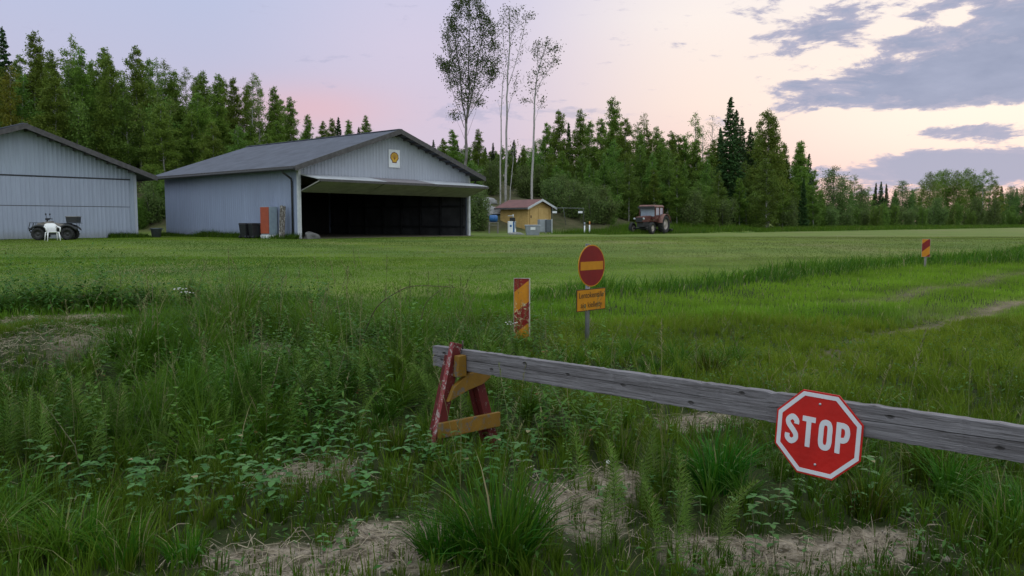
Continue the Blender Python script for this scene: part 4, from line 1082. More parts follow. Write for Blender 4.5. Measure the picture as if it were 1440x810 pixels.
m = MB(); m.hexa(leaf(0.12, zC, -OUT + 0.01, zB - 0.07, 0.14, W1 - 0.12, 0.05)); m.build('lower_leaf', m_soffit, door)
m = MB(); m.box((0.10, -OUT - 0.05, zB - 0.09), (W1 - 0.08, -OUT + 0.005, zB + 0.03)); m.build('door_edge', m_fascia, door)
for X in (0.25, 4.2, 8.1, W1 - 0.25):
    m = MB(); m.bar((X, 0.05, zC + 0.06), (X, -OUT + 0.05, zB - 0.06), 0.06, 0.06); m.build('door_strut', m_dark, door)
# drainpipe at the front corner, gutter
m = MB(); m.tube([(-0.62, 0.4, ze1 - 0.02), (-0.60, 0.4, ze1 - 0.14), (-0.12, 0.42, ze1 - 0.42), (-0.09, 0.42, ze1 - 0.6), (-0.09, 0.42, 0.1)], 0.052, 8)
m.build('drainpipe', m_dark, hang1)
m = MB(); m.tube([(-0.70, -0.68, ze1 + 0.0), (-0.70, D1 + 0.6, ze1 + 0.0)], 0.06, 8); m.build('gutter', m_dark, hang1)
m = MB(); m.tube([(W1 + 0.70, -0.66, ze1), (W1 + 0.70, D1 + 0.6, ze1)], 0.06, 8); m.build('gutter', m_dark, hang1)
m = MB(); m.tube([(W1 + 0.66, 0.1, ze1 - 0.02), (W1 + 0.60, 0.1, ze1 - 0.18), (W1 + 0.12, 0.12, ze1 - 0.42), (W1 + 0.10, 0.12, 0.1)], 0.05, 8); m.build('drainpipe', m_dark, hang1)

def h1(X, Y, Z=0.0):
    c_, s_ = math.cos(hang1.rotation_euler.z), math.sin(hang1.rotation_euler.z)
    return Vector((FL.x + X * c_ - Y * s_, FL.y + X * s_ + Y * c_, FL.z + Z))
RZ = hang1.rotation_euler.z
# white board with the shell emblem on the gable
m_yel = mat('emblem_yellow', (0.62, 0.36, 0.035), (0.55, 0.31, 0.03), 0.5, 20)
m_red = mat('emblem_brown_red', (0.15, 0.055, 0.03), (0.12, 0.045, 0.028), 0.5, 20)
sg = empty('emblem_sign', h1(6.18, -0.03, 3.83), RZ, 'white square sign board with a yellow shell emblem on the open hangar gable', 'sign')
m = MB(); m.box((-0.40, -0.03, 0.0), (0.40, 0.0, 0.98)); m.build('board', m_white, sg, bevel=0.004)
def shell(r, cx, cz, sc):
    P = []
    n = 7
    for k in range(n + 1):
        a = R(-28) + (PI + R(56)) * k / n
        P.append((cx + sc * r * math.cos(a), cz + sc * r * 0.98 * math.sin(a)))
        if k < n:
            a2 = R(-28) + (PI + R(56)) * (k + 0.5) / n
            P.append((cx + sc * r * 1.07 * math.cos(a2), cz + sc * r * 1.05 * math.sin(a2)))
    P += [(cx - sc * r * 0.60, cz - sc * r * 0.75), (cx - sc * r * 0.52, cz - sc * r * 1.08), (cx + sc * r * 0.52, cz - sc * r * 1.08), (cx + sc * r * 0.60, cz - sc * r * 0.75)]
    return P
m = MB(); m.prism(shell(0.285, 0, 0.56, 1.0), -0.036, -0.0305); e_ = m.build('emblem_outline', m_red, sg)
m = MB(); m.prism(shell(0.285, 0, 0.56, 0.82), -0.041, -0.0365); em = m.build('shell_emblem', m_yel, sg)
m = MB()
for k in range(-3, 4):
    a = R(90 + k * 24); m.bar((0.03 * k / 3, -0.0425, 0.42), (0.195 * math.cos(a), -0.0425, 0.56 + 0.195 * math.sin(a)), 0.014, 0.002, up=(0, -1, 0))
m.build('shell_rib', m_red, em)

# closed hangar on the left
WR = at(193, 332.5, 44.0)
O2 = Vector((WR.x - 11.0 * 0.656, WR.y - 11.0 * 0.755, 0.85))
hang2, top2, ze2 = hangar('closed_hangar', O2, 11.0, 14.0, 3.48, 0.357, 0.85, 0.75, 'grey corrugated steel hangar with closed door, quad bike parked before it', 0.85)
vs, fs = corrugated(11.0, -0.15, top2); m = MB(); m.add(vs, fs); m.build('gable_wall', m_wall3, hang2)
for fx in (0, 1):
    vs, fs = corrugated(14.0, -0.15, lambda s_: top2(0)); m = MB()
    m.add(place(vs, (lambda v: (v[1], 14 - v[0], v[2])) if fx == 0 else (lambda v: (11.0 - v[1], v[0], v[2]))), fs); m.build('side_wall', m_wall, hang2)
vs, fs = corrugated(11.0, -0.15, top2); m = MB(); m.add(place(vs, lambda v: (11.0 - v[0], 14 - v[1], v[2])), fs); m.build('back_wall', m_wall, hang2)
dr = empty('hangar_door'); dr.parent = hang2
vs, fs = corrugated(10.3, 1.67, lambda s_: 3.08); m = MB(); m.add(place(vs, lambda v: (v[0] + 0.35, v[1] - 0.06, v[2])), fs); m.build('upper_leaf', m_door, dr)
vs, fs = corrugated(10.3, 0.02, lambda s_: 1.635); m = MB(); m.add(place(vs, lambda v: (v[0] + 0.35, v[1] - 0.06, v[2])), fs); m.build('lower_leaf', m_door, dr)
m = MB(); m.box((0.3, -0.075, 3.09), (10.7, -0.01, 3.16)); m.build('door_header', m_dark, dr)
m = MB(); m.box((0.36, -0.05, 1.637), (10.64, -0.026, 1.668)); m.build('door_seam', m_fascia, dr)
m = MB(); m.box((10.9, -0.045, -0.1), (11.05, 0.06, 3.4)); m.build('corner_post', m_wall2, hang2)

# ------------------------------------------------------------------ things along the open hangar
m_orange = mat('faded_red_panel', (0.36, 0.075, 0.035), (0.28, 0.06, 0.03), 0.6, 4)
m_bluegrey = mat('blue_grey_panel', (0.27, 0.33, 0.38), (0.22, 0.27, 0.32), 0.6, 4)
m_black = mat('black_plastic', (0.012, 0.013, 0.016), (0.02, 0.02, 0.023), 0.5, 6)
def on1(X, Y): 
    p_ = h1(X, Y); return Vector((p_.x, p_.y, hz(p_.x, p_.y)))
cab = empty('cabinet', on1(-0.62, 2.05), RZ, 'tall cabinet with a faded red front, standing against the open hangar side wall', 'cabinet')
m = MB(); m.box((0.04, -0.33, 0.2), (0.5, 0.45, 1.62)); m.build('body', m_bluegrey, cab, bevel=0.01)
m = MB(); m.box((-0.0, -0.31, 0.26), (0.035, 0.43, 1.60)); m.build('front_panel', m_orange, cab, bevel=0.004)
m = MB(); m.box((0.0, -0.33, -0.1), (0.5, 0.45, 0.197)); m.build('plinth', m_white, cab, bevel=0.01)
# wheeled bins
for k, (X, Y, s_, lab) in enumerate([(-0.75, 3.55, 1.0, 'black wheeled bin with a pale mark, left one by the red cabinet'), (-0.62, 2.95, 0.97, 'black wheeled bin squeezed between the marked bin and the red cabinet')]):
    b_ = empty('wheelie_bin', on1(X, Y), RZ + PI / 2 + (0.12 if k == 0 else -0.1), lab, 'bin', 'bins against the open hangar'); b_.scale = (.92, .92, .76)
    m = MB(); m.hexa([(-.24, -.27, .08), (.24, -.27, .08), (.24, .27, .08), (-.24, .27, .08), (-.29, -.34, .95), (.29, -.34, .95), (.29, .34, .95), (-.29, .34, .95)]); m.build('body', m_black, b_, bevel=0.02)
    m = MB(); m.hexa([(-.31, -.37, .953), (.31, -.37, .953), (.31, .36, .953), (-.31, .36, .953), (-.28, -.32, 1.03), (.28, -.32, 1.03), (.28, .33, 1.05), (-.28, .33, 1.05)]); m.build('lid', m_black, b_, bevel=0.015)
    for sx in (-1, 1):
        m = MB(); m.lathe([(.02, -.03), (.1, -.03), (.1, .03), (.02, .03)], (sx * .26, .27, .10), 'x', 14); m.build('wheel', m_black, b_)
    if k == 0:
        m = MB(); m.prism([(-.07, .62), (-.02, .62), (-.02, .45), (.03, .45), (.03, .62), (.08, .64), (.05, .72), (-.05, .70)], -.326, -.318); m.build('sticker', m_white, b_)
# leaning stack of birch slabs
m_slab = worn('peeling_birch_slab', (0.55, 0.53, 0.50), (0.09, 0.075, 0.065), 0.42, 6, stretch=(3, 3, 1))
pk = empty('board_stack', on1(-0.32, 0.80), RZ, 'stack of peeling white and grey birch boards standing on end by the drainpipe', 'boards')
rr = random.Random(5)
for k in range(4):
    m = MB(); x0 = -0.10 + 0.02 * rr.random(); y0 = 0.30 - k * 0.11
    m.hexa([(x0 - .06, y0 - .10, -.05), (x0, y0 - .10, -.05), (x0, y0, -.05), (x0 - .06, y0, -.05), (x0 + .05, y0 - .10, 1.60 + .1 * rr.random()), (x0 + .11, y0 - .10, 1.6), (x0 + .11, y0, 1.62), (x0 + .05, y0, 1.58 + .12 * rr.random())])
    m.build('board', m_slab, pk, bevel=0.006)
# crumpled tarpaulin in the doorway
m_tarp = mat('grey_tarpaulin', (0.15, 0.145, 0.14), (0.095, 0.09, 0.09), 0.7, 6, bump=0.4, bscale=9)
def lump(name, c, rx, ry, rz_, mt, seed, label, cat, rough=0.25, nu=22, nv=12, rot=0.0, parent=None, flat=0.0, top_shift=0.0):
    rng = np.random.default_rng(seed); m = MB(); vs, fs = [], []
    ph = rng.uniform(0, 6.28, 8); fr = rng.integers(2, 6, 8)
    for j in range(nv + 1):
        t = PI / 2 * j / nv
        for i_ in range(nu):
            a = 2 * PI * i_ / nu
            r = 1 + rough * (math.sin(fr[0] * a + ph[0] + 2 * t) * 0.4 + math.sin(fr[1] * a + ph[1] - 3 * t) * 0.35 + math.sin(fr[2] * t * 2 + ph[2] + a) * 0.35)
            ct = math.cos(t) ** (0.6 if flat else 1.0)
            vs.append((rx * r * ct * math.cos(a) + top_shift * math.sin(t), ry * r * ct * math.sin(a), rz_ * (math.sin(t) ** (0.7 if flat else 1)) * (0.85 + 0.15 * r) - 0.06))
    for j in range(nv):
        for i_ in range(nu):
            i2 = (i_ + 1) % nu; fs.append((j * nu + i_, j * nu + i2, (j + 1) * nu + i2, (j + 1) * nu + i_))
    m.add(vs, fs, 0, True)
    o = m.build(name, mt, parent, loc=c, rot=(0, 0, rot))
    return tag(o, label, cat)
lump('tarpaulin', h1(0.72, -0.15, 0.0), 0.50, 0.33, 0.42, m_tarp, 4, 'crumpled grey tarpaulin heap just inside the open hangar corner', 'tarpaulin', 0.32, rot=RZ + 0.2, top_shift=-0.22)
# white board at the back of the open hangar
wb = empty('white_board', h1(7.2, D1 - 2.4, 0.35), RZ, 'pale square board leaning at the back of the dark hangar', 'board')
m = MB(); m.hexa([(-.75, -.12, 0), (.75, -.12, 0), (.75, -.08, 0), (-.75, -.08, 0), (-.75, .13, 1.25), (.75, .13, 1.25), (.75, .17, 1.25), (-.75, .17, 1.25)]); m.build('panel', m_white, wb)
m = MB(); m.box((-.6, -.10, -.36), (-.5, .1, -.003)); m.box((.5, -.10, -.36), (.6, .1, -.003)); m.build('foot', m_stud, wb)
# tub between the hangars
m_tub = mat('grey_plastic_tub', (0.10, 0.115, 0.13), (0.075, 0.085, 0.10), 0.55, 5)
g_ = on(220, 44.5)
tb = empty('tub', g_, 0.2, 'round dark grey plastic tub on the grass between the two hangars', 'tub')
m = MB(); m.lathe([(0.0, 0.03), (.22, .0), (.29, .46), (.33, .47), (.33, .52), (.27, .52), (.21, .06), (0.0, .06)], n=26); m.build('tub_body', m_tub, tb)
m = MB()
for s_ in (-1, 1): m.tube([(s_ * .31, -.08, .44), (s_ * .38, -.06, .40), (s_ * .38, .06, .40), (s_ * .31, .08, .44)], .014, 6)
m.build('handle', m_tub, tb)

# ------------------------------------------------------------------ yellow shed and what stands by it
def board_mat(name, col, axis_scale, rough=0.75):
    m, nt, p = new_mat(name)
    c = nt.coords('Object'); sp = nt.node('ShaderNodeSeparateXYZ'); nt.l.new(c, sp.inputs[0])
    f = nt.math('FRACT', nt.math('MULTIPLY', sp.outputs[2], axis_scale))
    gap = nt.ramp(nt.math('ABSOLUTE', nt.math('SUBTRACT', f, 0.5)), 0.44, 0.49)
    cc = nt.mix(nt.ramp(nt.noise(c, 2.5, 6, 0.65), 0.35, 0.68), col, tuple(v * 0.72 for v in col))
    nt.l.new(nt.mix(gap, cc, tuple(v * 0.5 for v in col)), p.inputs['Base Color']); p.inputs['Roughness'].default_value = rough
    nt.l.new(nt.bump(nt.math('MULTIPLY', gap, -1), 0.6, 0.02), p.inputs['Normal'])
    return m
m_yellow = board_mat('yellow_boarding', (0.52, 0.34, 0.12), 8.0)
m_yelpan = mat('yellow_door_paint', (0.55, 0.37, 0.14), (0.47, 0.30, 0.11), 0.6, 4)
m_redroof = mat('red_roof_felt', (0.185, 0.082, 0.080), (0.135, 0.064, 0.062), 0.85, 2.0, bump=0.3, bscale=50)
sd_ = 62.0
pc = on(742, sd_)                                   # corner nearest the viewer, where side and gable walls meet
A_side, A_gab = R(180 - 24), R(44)                  # directions of the two walls from that corner
shed = empty('yellow_shed', (pc.x, pc.y, pc.z - 0.1), R(46), 'small yellow wooden shed with a red roof and pale barge boards', 'shed')
Wg, Ls, hw, hr = 2.65, 2.95, 1.90, 2.42             # gable width (local x), side length (local y), wall and ridge height
m = MB()
m.add([(0, 0, 0), (Wg, 0, 0), (Wg, 0, hw), (Wg / 2, 0, hr), (0, 0, hw), (0, Ls, 0), (Wg, Ls, 0), (Wg, Ls, hw), (Wg / 2, Ls, hr), (0, Ls, hw)],
      [(0, 1, 2, 3, 4), (9, 8, 7, 6, 5), (0, 4, 9, 5), (1, 6, 7, 2)])
m.build('wall', m_yellow, shed)
m = MB(); o_ = 0.35; sl = (hr - hw) / (Wg / 2)
for s_ in (0, 1):
    xa, xb = (-o_, Wg / 2) if s_ == 0 else (Wg / 2, Wg + o_)
    za, zb = (hw - sl * o_, hr) if s_ == 0 else (hr, hw - sl * o_)
    m.hexa([(xa, -o_, za + .01), (xb, -o_, zb + .01), (xb, Ls + o_, zb + .01), (xa, Ls + o_, za + .01), (xa, -o_, za + .09), (xb, -o_, zb + .09), (xb, Ls + o_, zb + .09), (xa, Ls + o_, za + .09)])
srf = m.build('roof', m_redroof, shed)
m = MB()
for (xa, za, xb, zb) in ((-o_ - .01, hw - sl * o_, Wg / 2, hr), (Wg / 2, hr, Wg + o_ + .01, hw - sl * o_)):
    m.hexa([(xa, -o_ - .035, za - .07), (xb, -o_ - .035, zb - .07), (xb, -o_ - .004, zb - .07), (xa, -o_ - .004, za - .07), (xa, -o_ - .035, za + .10), (xb, -o_ - .035, zb + .10), (xb, -o_ - .004, zb + .10), (xa, -o_ - .004, za + .10)])
m.build('barge_board', m_trimw, srf)
m = MB(); m.box((-o_ - .03, -o_, hw - sl * o_ - .05), (-o_ - .002, Ls + o_, hw - sl * o_ + .08)); m.build('eave_board', m_fascia, srf)
m = MB(); m.box((0.22, -.035, .12), (1.17, -.006, 1.85)); dL = m.build('door', m_yelpan, shed, bevel=.004)
m = MB(); m.box((.30, -.075, 1.05), (.36, -.037, 1.25)); m.build('handle', m_black, dL)
m = MB(); m.box((1.21, -.035, .12), (2.35, -.006, 1.85)); m.build('door', m_yelpan, shed, bevel=.004)
for X in (0, Wg - .09):
    m = MB(); m.box((X, -.03, 0), (X + .09, -.003, hw - .03)); m.build('corner_board', m_yelpan, shed)
def near_shed(px, d): p_ = on(px, d); p_.z -= 0.02; return p_
# blue tank on a stand
m_blue = mat('blue_plastic', (0.025, 0.11, 0.30), (0.02, 0.085, 0.23), 0.4, 4)
m_greyw = mat('grey_timber', (0.22, 0.20, 0.18), (0.14, 0.13, 0.115), 0.85, 6)
bt = empty('blue_barrel', near_shed(694, 60), 0.1, 'blue plastic barrel lying on a wooden stand left of the yellow shed', 'barrel')
m = MB(); m.lathe([(0, -.30), (.20, -.30), (.26, -.24), (.265, -.1), (.28, -.08), (.265, -.06), (.265, .06), (.28, .08), (.265, .1), (.26, .24), (.2, .30), (0, .30)], (0, 0, 1.12), 'x', 22); m.build('drum', m_blue, bt)
m = MB(); m.box((-.36, -.3, .80), (.36, .3, .85)); m.box((-.3, -.32, .62), (.3, -.28, .66)); m.build('shelf', m_greyw, bt)
for sx in (-.32, .32):
    for sy in (-.26, .26):
        m = MB(); m.box((sx - .035, sy - .035, -.05), (sx + .035, sy + .035, .797)); m.build('leg', m_greyw, bt)
# fuel pump
pm = empty('fuel_pump', near_shed(720, 59.5), R(10), 'white and blue fuel pump with a black head in front of the yellow shed', 'fuel pump')
m = MB(); m.box((-.32, -.22, 0), (.32, .22, .08)); m.build('base', m_concrete, pm)
m = MB(); m.box((-.30, -.17, .083), (.04, .17, .92)); m.build('cabinet', m_white, pm, bevel=.012)
m = MB(); m.box((.044, -.16, .083), (.16, .16, .90)); m.build('side_panel', m_blue, pm, bevel=.01)
m = MB(); m.box((.164, -.17, .083), (.27, .17, .92)); m.build('cabinet', m_white, pm, bevel=.012)
m = MB(); m.box((-.20, -.175, .50), (-.05, -.171, .66)); m.build('display', m_blue, pm)
m = MB(); m.box((-.16, -.12, .922), (.22, .12, 1.18)); m.tube([(0, -.1, 1.05), (.14, -.22, 1.02), (.24, -.2, .8), (.22, -.2, .4)], .02, 7); m.build('pump_head', m_black, pm, bevel=.015)
m = MB(); m.box((-.30, -.08, 1.30), (.02, .08, 1.345)); m.tube([(.08, 0, 1.18), (.08, 0, 1.42)], .05, 10); m.build('meter', m_trimw, pm)
# grey bath with a label
m_bath = mat('grey_grp_tank', (0.27, 0.29, 0.32), (0.21, 0.225, 0.25), 0.5, 3)
bt2 = empty('water_trough', near_shed(749, 52), 0.03, 'large grey tapered trough with a white label, standing before the yellow shed', 'trough')
m = MB(); m.hexa([(-.40, -.30, 0), (.40, -.30, 0), (.40, .30, 0), (-.40, .30, 0), (-.50, -.38, .62), (.50, -.38, .62), (.50, .38, .62), (-.50, .38, .62)]); m.build('tank', m_bath, bt2, bevel=.04)
m = MB(); m.hexa([(-.53, -.41, .622), (.53, -.41, .622), (.53, .41, .622), (-.53, .41, .622), (-.50, -.38, .69), (.50, -.38, .69), (.50, .38, .69), (-.50, .38, .69)]); m.build('rim', m_bath, bt2, bevel=.02)
m = MB(); m.hexa([(-.16, -.372, .36), (.16, -.372, .36), (.16, -.355, .36), (-.16, -.355, .36), (-.16, -.392, .54), (.16, -.392, .54), (.16, -.375, .54), (-.16, -.375, .54)]); m.build('label', m_white, bt2)
# two grey cabinets by the gable
for k, (px_, w_, lab) in enumerate([(761.5, .50, 'grey metal locker standing left of its twin at the shed gable'), (770.5, .42, 'narrow dark grey metal locker at the right corner of the shed gable')]):
    lk = empty('metal_locker', near_shed(px_, 60), R(20), lab, 'locker', 'lockers at the shed gable')
    m = MB(); m.box((-w_ / 2, -.2, .1), (w_ / 2, .2, 1.05)); m.build('body', [m_bath, m_tub][k], lk, bevel=.02)
    m = MB(); m.box((-w_ / 2 + .03, -.222, .14), (w_ / 2 - .03, -.203, 1.0)); m.build('door', [m_bath, m_tub][k], lk, bevel=.008)
    m = MB(); m.box((w_ / 2 - .005, -.21, .0), (w_ / 2 + .06, -.15, 1.08)); m.build('frame_post', m_trimw, lk)
# pipe frame with hanging signs, two marker stakes, a boulder
m_pipe = mat('galvanised_pipe', (0.17, 0.175, 0.18), (0.12, 0.12, 0.125), 0.5, 8, metal=0.3)
pf = empty('pipe_frame', near_shed(800, 63), 0, 'thin metal pipe frame standing right of the yellow shed', 'pipe frame')
m = MB(); m.tube([(-1.3, 0, -.2), (-1.3, 0, 1.62), (1.15, 0, 1.58), (1.15, .05, -.2)], .025, 7); m.build('frame', m_pipe, pf)
m = MB(); m.tube([(-.45, 0, 1.6), (-.1, .9, -.1)], .02, 6); m.build('brace', m_pipe, pf)
for k, (X, lab) in enumerate([(-1.12, 'small white plate hanging from the pipe frame nearest the shed'), (.88, 'small white plate hanging from the right end of the pipe frame')]):
    hp = empty('hanging_plate', (pf.location.x + X, pf.location.y - .035, pf.location.z + 1.2), 0, lab, 'plate', 'plates on the pipe frame')
    m = MB(); m.box((-.17, -.012, 0), (.17, .012, .16)); m.build('plate', m_white, hp, bevel=.003)
    m = MB(); m.tube([(-.12, 0, .16), (-.12, .03, .37)], .006, 5); m.tube([(.12, 0, .16), (.12, .03, .37)], .006, 5); m.build('hanger', m_pipe, hp)
m_sred = mat('stake_red', (0.32, 0.05, 0.03), (0.25, 0.04, 0.025), 0.6, 10)
m_sor = mat('stake_orange', (0.50, 0.20, 0.06), (0.4, 0.16, 0.05), 0.6, 10)
for k, (px_, c_, h_, lab) in enumerate([(822, m_bath, .85, 'white marker stake with a faded top, left of the orange topped one'), (829, m_sor, .92, 'white marker stake with an orange top right of the pipe frame')]):
    st_ = empty('marker_stake', near_shed(px_, 58), 0, lab, 'stake', 'marker stakes by the pipe frame')
    m = MB(); m.tube([(0, 0, -.15), (0, 0, h_ * .72)], .05, 10); m.build('stake', m_white, st_)
    m = MB(); m.tube([(0, 0, h_ * .722), (0, 0, h_)], .052, 10); m.build('top_band', c_, st_)
m_stone = mat('grey_granite', (0.24, 0.235, 0.225), (0.15, 0.15, 0.14), 0.9, 5, bump=0.5, bscale=18)
lump('boulder', near_shed(726, 54), .55, .38, .26, m_stone, 9, 'low grey boulder in the grass in front of the fuel pump', 'boulder', 0.2)
# stones and pale logs on the slope behind the open hangar
rs = random.Random(3)
m_pale = mat('pale_stone', (0.30, 0.285, 0.285), (0.20, 0.19, 0.185), 0.9, 4, bump=0.5, bscale=12)
for k in range(16):
    px_ = 664 + 33 * ((k * 0.618) % 1); p_ = on(px_, rs.uniform(62.5, 70))
    s_ = rs.uniform(.25, .6)
    o_ = lump('boulder', p_, s_ * rs.uniform(.8, 1.4), s_, s_ * rs.uniform(.7, 1.1), m_pale if k % 3 else m_stone, 60 + k, 'pale boulder in the rock heap on the slope between hangar and shed', 'boulder', 0.28, 14, 7)
    o_['group'] = 'boulders in the rock heap'
# ------------------------------------------------------------------ barrier: beam, trestle, stop sign
m_beam, nt, p = new_mat('weathered_grey_plank')
c0 = nt.coords('Object')
mp = nt.node('ShaderNodeMapping'); mp.inputs['Scale'].default_value = (1.2, 14, 22); nt.l.new(c0, mp.inputs['Vector'])
mp2 = nt.node('ShaderNodeMapping'); mp2.inputs['Scale'].default_value = (3.5, 60, 120); nt.l.new(c0, mp2.inputs['Vector'])
gA, gB = nt.noise(mp.outputs[0], 1.3, 7, 0.65, 0.6), nt.noise(mp2.outputs[0], 1.0, 4, 0.7, 0.3)
cc = nt.mix(nt.ramp(gA, 0.32, 0.68), (0.215, 0.20, 0.215), (0.105, 0.095, 0.102))
cc = nt.mix(nt.ramp(gB, 0.50, 0.66), cc, (0.075, 0.066, 0.068))
cc = nt.mix(nt.math('MULTIPLY', nt.ramp(gB, 0.42, 0.3), 0.5), cc, (0.33, 0.315, 0.33))
# knots: dark rings where the stretched cells have their centres
mk = nt.node('ShaderNodeMapping'); mk.inputs['Scale'].default_value = (2.6, 3, 6.5); nt.l.new(c0, mk.inputs['Vector'])
vo = nt.node('ShaderNodeTexVoronoi'); vo.inputs['Scale'].default_value = 1.0; nt.l.new(mk.outputs[0], vo.inputs['Vector'])
kn = nt.math('MULTIPLY', nt.ramp(nt.math('ADD', vo.outputs['Distance'], nt.math('MULTIPLY', nt.noise(c0, 60, 2), 0.06)), 0.20, 0.11), 0.9)

KN = [(0.10, -.02), (0.13, .03), (0.62, -.035), (0.93, .04), (1.30, .01), (1.72, -.005), (2.18, -.045), (2.48, .048), (3.22, .035), (3.66, -.03), (3.98, -.04)]
spk = nt.node('ShaderNodeSeparateXYZ'); nt.l.new(c0, spk.inputs[0]); wob = nt.math('MULTIPLY', nt.noise(c0, 55, 2), 0.9)
kn = 0.0
for kx, kz in KN:
    u_ = nt.math('DIVIDE', nt.math('SUBTRACT', spk.outputs[0], kx), 0.022); v_ = nt.math('DIVIDE', nt.math('SUBTRACT', spk.outputs[2], kz), 0.011)
    kn = nt.math('MAXIMUM', kn, nt.ramp(nt.math('ADD', nt.math('SQRT', nt.math('ADD', nt.math('MULTIPLY', u_, u_), nt.math('MULTIPLY', v_, v_))), wob), 1.5, 0.9))
cc = nt.mix(nt.math('MULTIPLY', kn, 0.8), cc, (0.045, 0.038, 0.038))
# a long drying crack
sp = nt.node('ShaderNodeSeparateXYZ'); nt.l.new(c0, sp.inputs[0])
wav = nt.math('ADD', sp.outputs[2], nt.math('MULTIPLY', nt.math('SUBTRACT', nt.noise(mp.outputs[0], 0.5, 3), 0.5), 0.05))
cr = nt.math('MULTIPLY', nt.ramp(nt.math('ABSOLUTE', nt.math('SUBTRACT', wav, 0.008)), 0.0026, 0.0008), nt.ramp(nt.noise(mp.outputs[0], 0.8, 2), 0.45, 0.55))
cc = nt.mix(cr, cc, (0.03, 0.026, 0.026))
nt.l.new(cc, p.inputs['Base Color']); p.inputs['Roughness'].default_value = 0.85
nt.l.new(nt.bump(nt.math('ADD', nt.math('ADD', gA, gB), nt.math('MULTIPLY', nt.math('ADD', cr, kn), -1.5)), 0.9, 0.008), p.inputs['Normal'])

B0 = Vector((-0.565, 5.86, 0.72)); B1 = Vector((2.55, 2.82, 0.800))       # axis of the beam, left end and far beyond the right edge
bd = (B1 - B0); BL = bd.length; bd.normalize()
brz = math.atan2(bd.y, bd.x); bry = -math.asin(bd.z)
BT, BH = 0.052, 0.150
beam = empty('barrier_beam', B0, 0, 'long weathered grey plank laid across as a barrier, stop sign hung on it', 'barrier beam')
beam.rotation_euler = (0, bry, brz)
m = MB()
ns = 130
rng_ = np.random.default_rng(2)
for k in range(ns):
    pass
vs, fs = [], []
for k in range(ns + 1):
    X = BL * k / ns; j1, j2, j3 = rng_.normal(0, .0012, 3) * (1 + 2 * (rng_.random() < .06)); wz = 0.0
    vs += [(X, -BT / 2 + j1, -BH / 2 + wz + j2), (X, BT / 2, -BH / 2 + wz + j2), (X, BT / 2, BH / 2 + wz + j3), (X, -BT / 2 + j1, BH / 2 + wz + j3)]
for k in range(ns):
    for q in range(4): fs.append((k * 4 + q, k * 4 + (q + 1) % 4, k * 4 + 4 + (q + 1) % 4, k * 4 + 4 + q))
fs += [(0, 1, 2, 3), tuple(4 * ns + q for q in range(4))]
m.add(vs, fs); m.build('plank', m_beam, beam, bevel=0.003)
m_bolt = mat('rusty_bolt', (0.10, 0.075, 0.06), (0.05, 0.04, 0.035), 0.6, 30, metal=0.4)
def bl(s_, off=0.0, z=0.0):
    """point along the beam: s_ metres from its left end, off metres towards its far side, z above its axis"""
    nrm = Vector((-bd.y, bd.x, 0)).normalized()
    return B0 + bd * s_ + nrm * off + Vector((0, 0, z))
m_tr_red = worn('chipped_red_paint', (0.095, 0.006, 0.005), (0.22, 0.17, 0.155), 0.62, 16)
m_tr_edge = worn('lit_chipped_red_edge', (0.23, 0.035, 0.040), (0.30, 0.25, 0.235), 0.54, 14)  # outer narrow face painted lighter as if lit; the chips are wear
m_tr_yel = worn('chipped_yellow_paint', (0.21, 0.105, 0.008), (0.11, 0.09, 0.07), 0.57, 12)
m_tr_wood = mat('bare_grey_wood', (0.24, 0.22, 0.21), (0.13, 0.115, 0.11), 0.85, 10, bump=0.3)
S0 = 0.30                                               # trestle stands this far from the beam's left end
gT = bl(S0); gz = hz(gT.x, gT.y)
tres = empty('trestle', (gT.x, gT.y, gz), brz, 'red and yellow painted wooden trestle with chipped paint holding up the plank', 'trestle')
# local x along the beam (towards the sign), local y to its far side; z from the ground
zt = B0.z - gz + bd.z * S0                                # beam axis height over the trestle's foot
def leg(x0, yb, yt, ztop, wd, mats):
    """a board leaning from the foot yb to the head yt; its broad face looks along the beam"""
    m = MB(); t = 0.045
    a, b = Vector((x0, yb, -0.06)), Vector((x0, yt, ztop)); d = (b - a).normalized(); s_ = Vector((0, d.z, -d.y)) * wd / 2
    for mi_, (x_a, x_b) in enumerate([(x0 - t / 2, x0 + t / 2)]):
        P = [a - s_, a + s_, b + s_, b - s_]
        q = [(x_a, P[0].y, P[0].z), (x_b, P[0].y, P[0].z), (x_b, P[1].y, P[1].z), (x_a, P[1].y, P[1].z), (x_a, P[3].y, P[3].z), (x_b, P[3].y, P[3].z), (x_b, P[2].y, P[2].z), (x_a, P[2].y, P[2].z)]
        n0 = len(m.v); m.add(q, [(0, 3, 2, 1), (4, 5, 6, 7), (1, 2, 6, 5), (2, 3, 7, 6), (3, 0, 4, 7)], 0); m.add(q, [(0, 1, 5, 4)], 1)
    return m.build('leg', mats, tres, bevel=0.004)
leg(0.0, -0.295, -0.062, zt + 0.125, 0.080, [m_tr_red, m_tr_edge])
leg(0.0, 0.325, 0.080, zt + 0.03, 0.080, [m_tr_red, m_tr_red])
leg(-0.052, -0.285, -0.068, zt + 0.03, 0.08, [m_tr_red, m_tr_red])
leg(-0.052, 0.305, 0.080, zt + 0.03, 0.08, [m_tr_red, m_tr_red])
def plank(y0, z0, y1, z1, hgt, x_, t, mt, nm):
    m = MB()
    m.hexa([(x_, y0, z0 - hgt / 2), (x_ + t, y0, z0 - hgt / 2), (x_ + t, y1, z1 - hgt / 2), (x_, y1, z1 - hgt / 2), (x_, y0, z0 + hgt / 2), (x_ + t, y0, z0 + hgt / 2), (x_ + t, y1, z1 + hgt / 2), (x_, y1, z1 + hgt / 2)])
    return m.build(nm, mt, tres, bevel=0.005)
plank(-0.265, 0.222, 0.325, 0.202, 0.108, 0.0255, 0.03, m_tr_yel, 'crossbar')
m = MB()
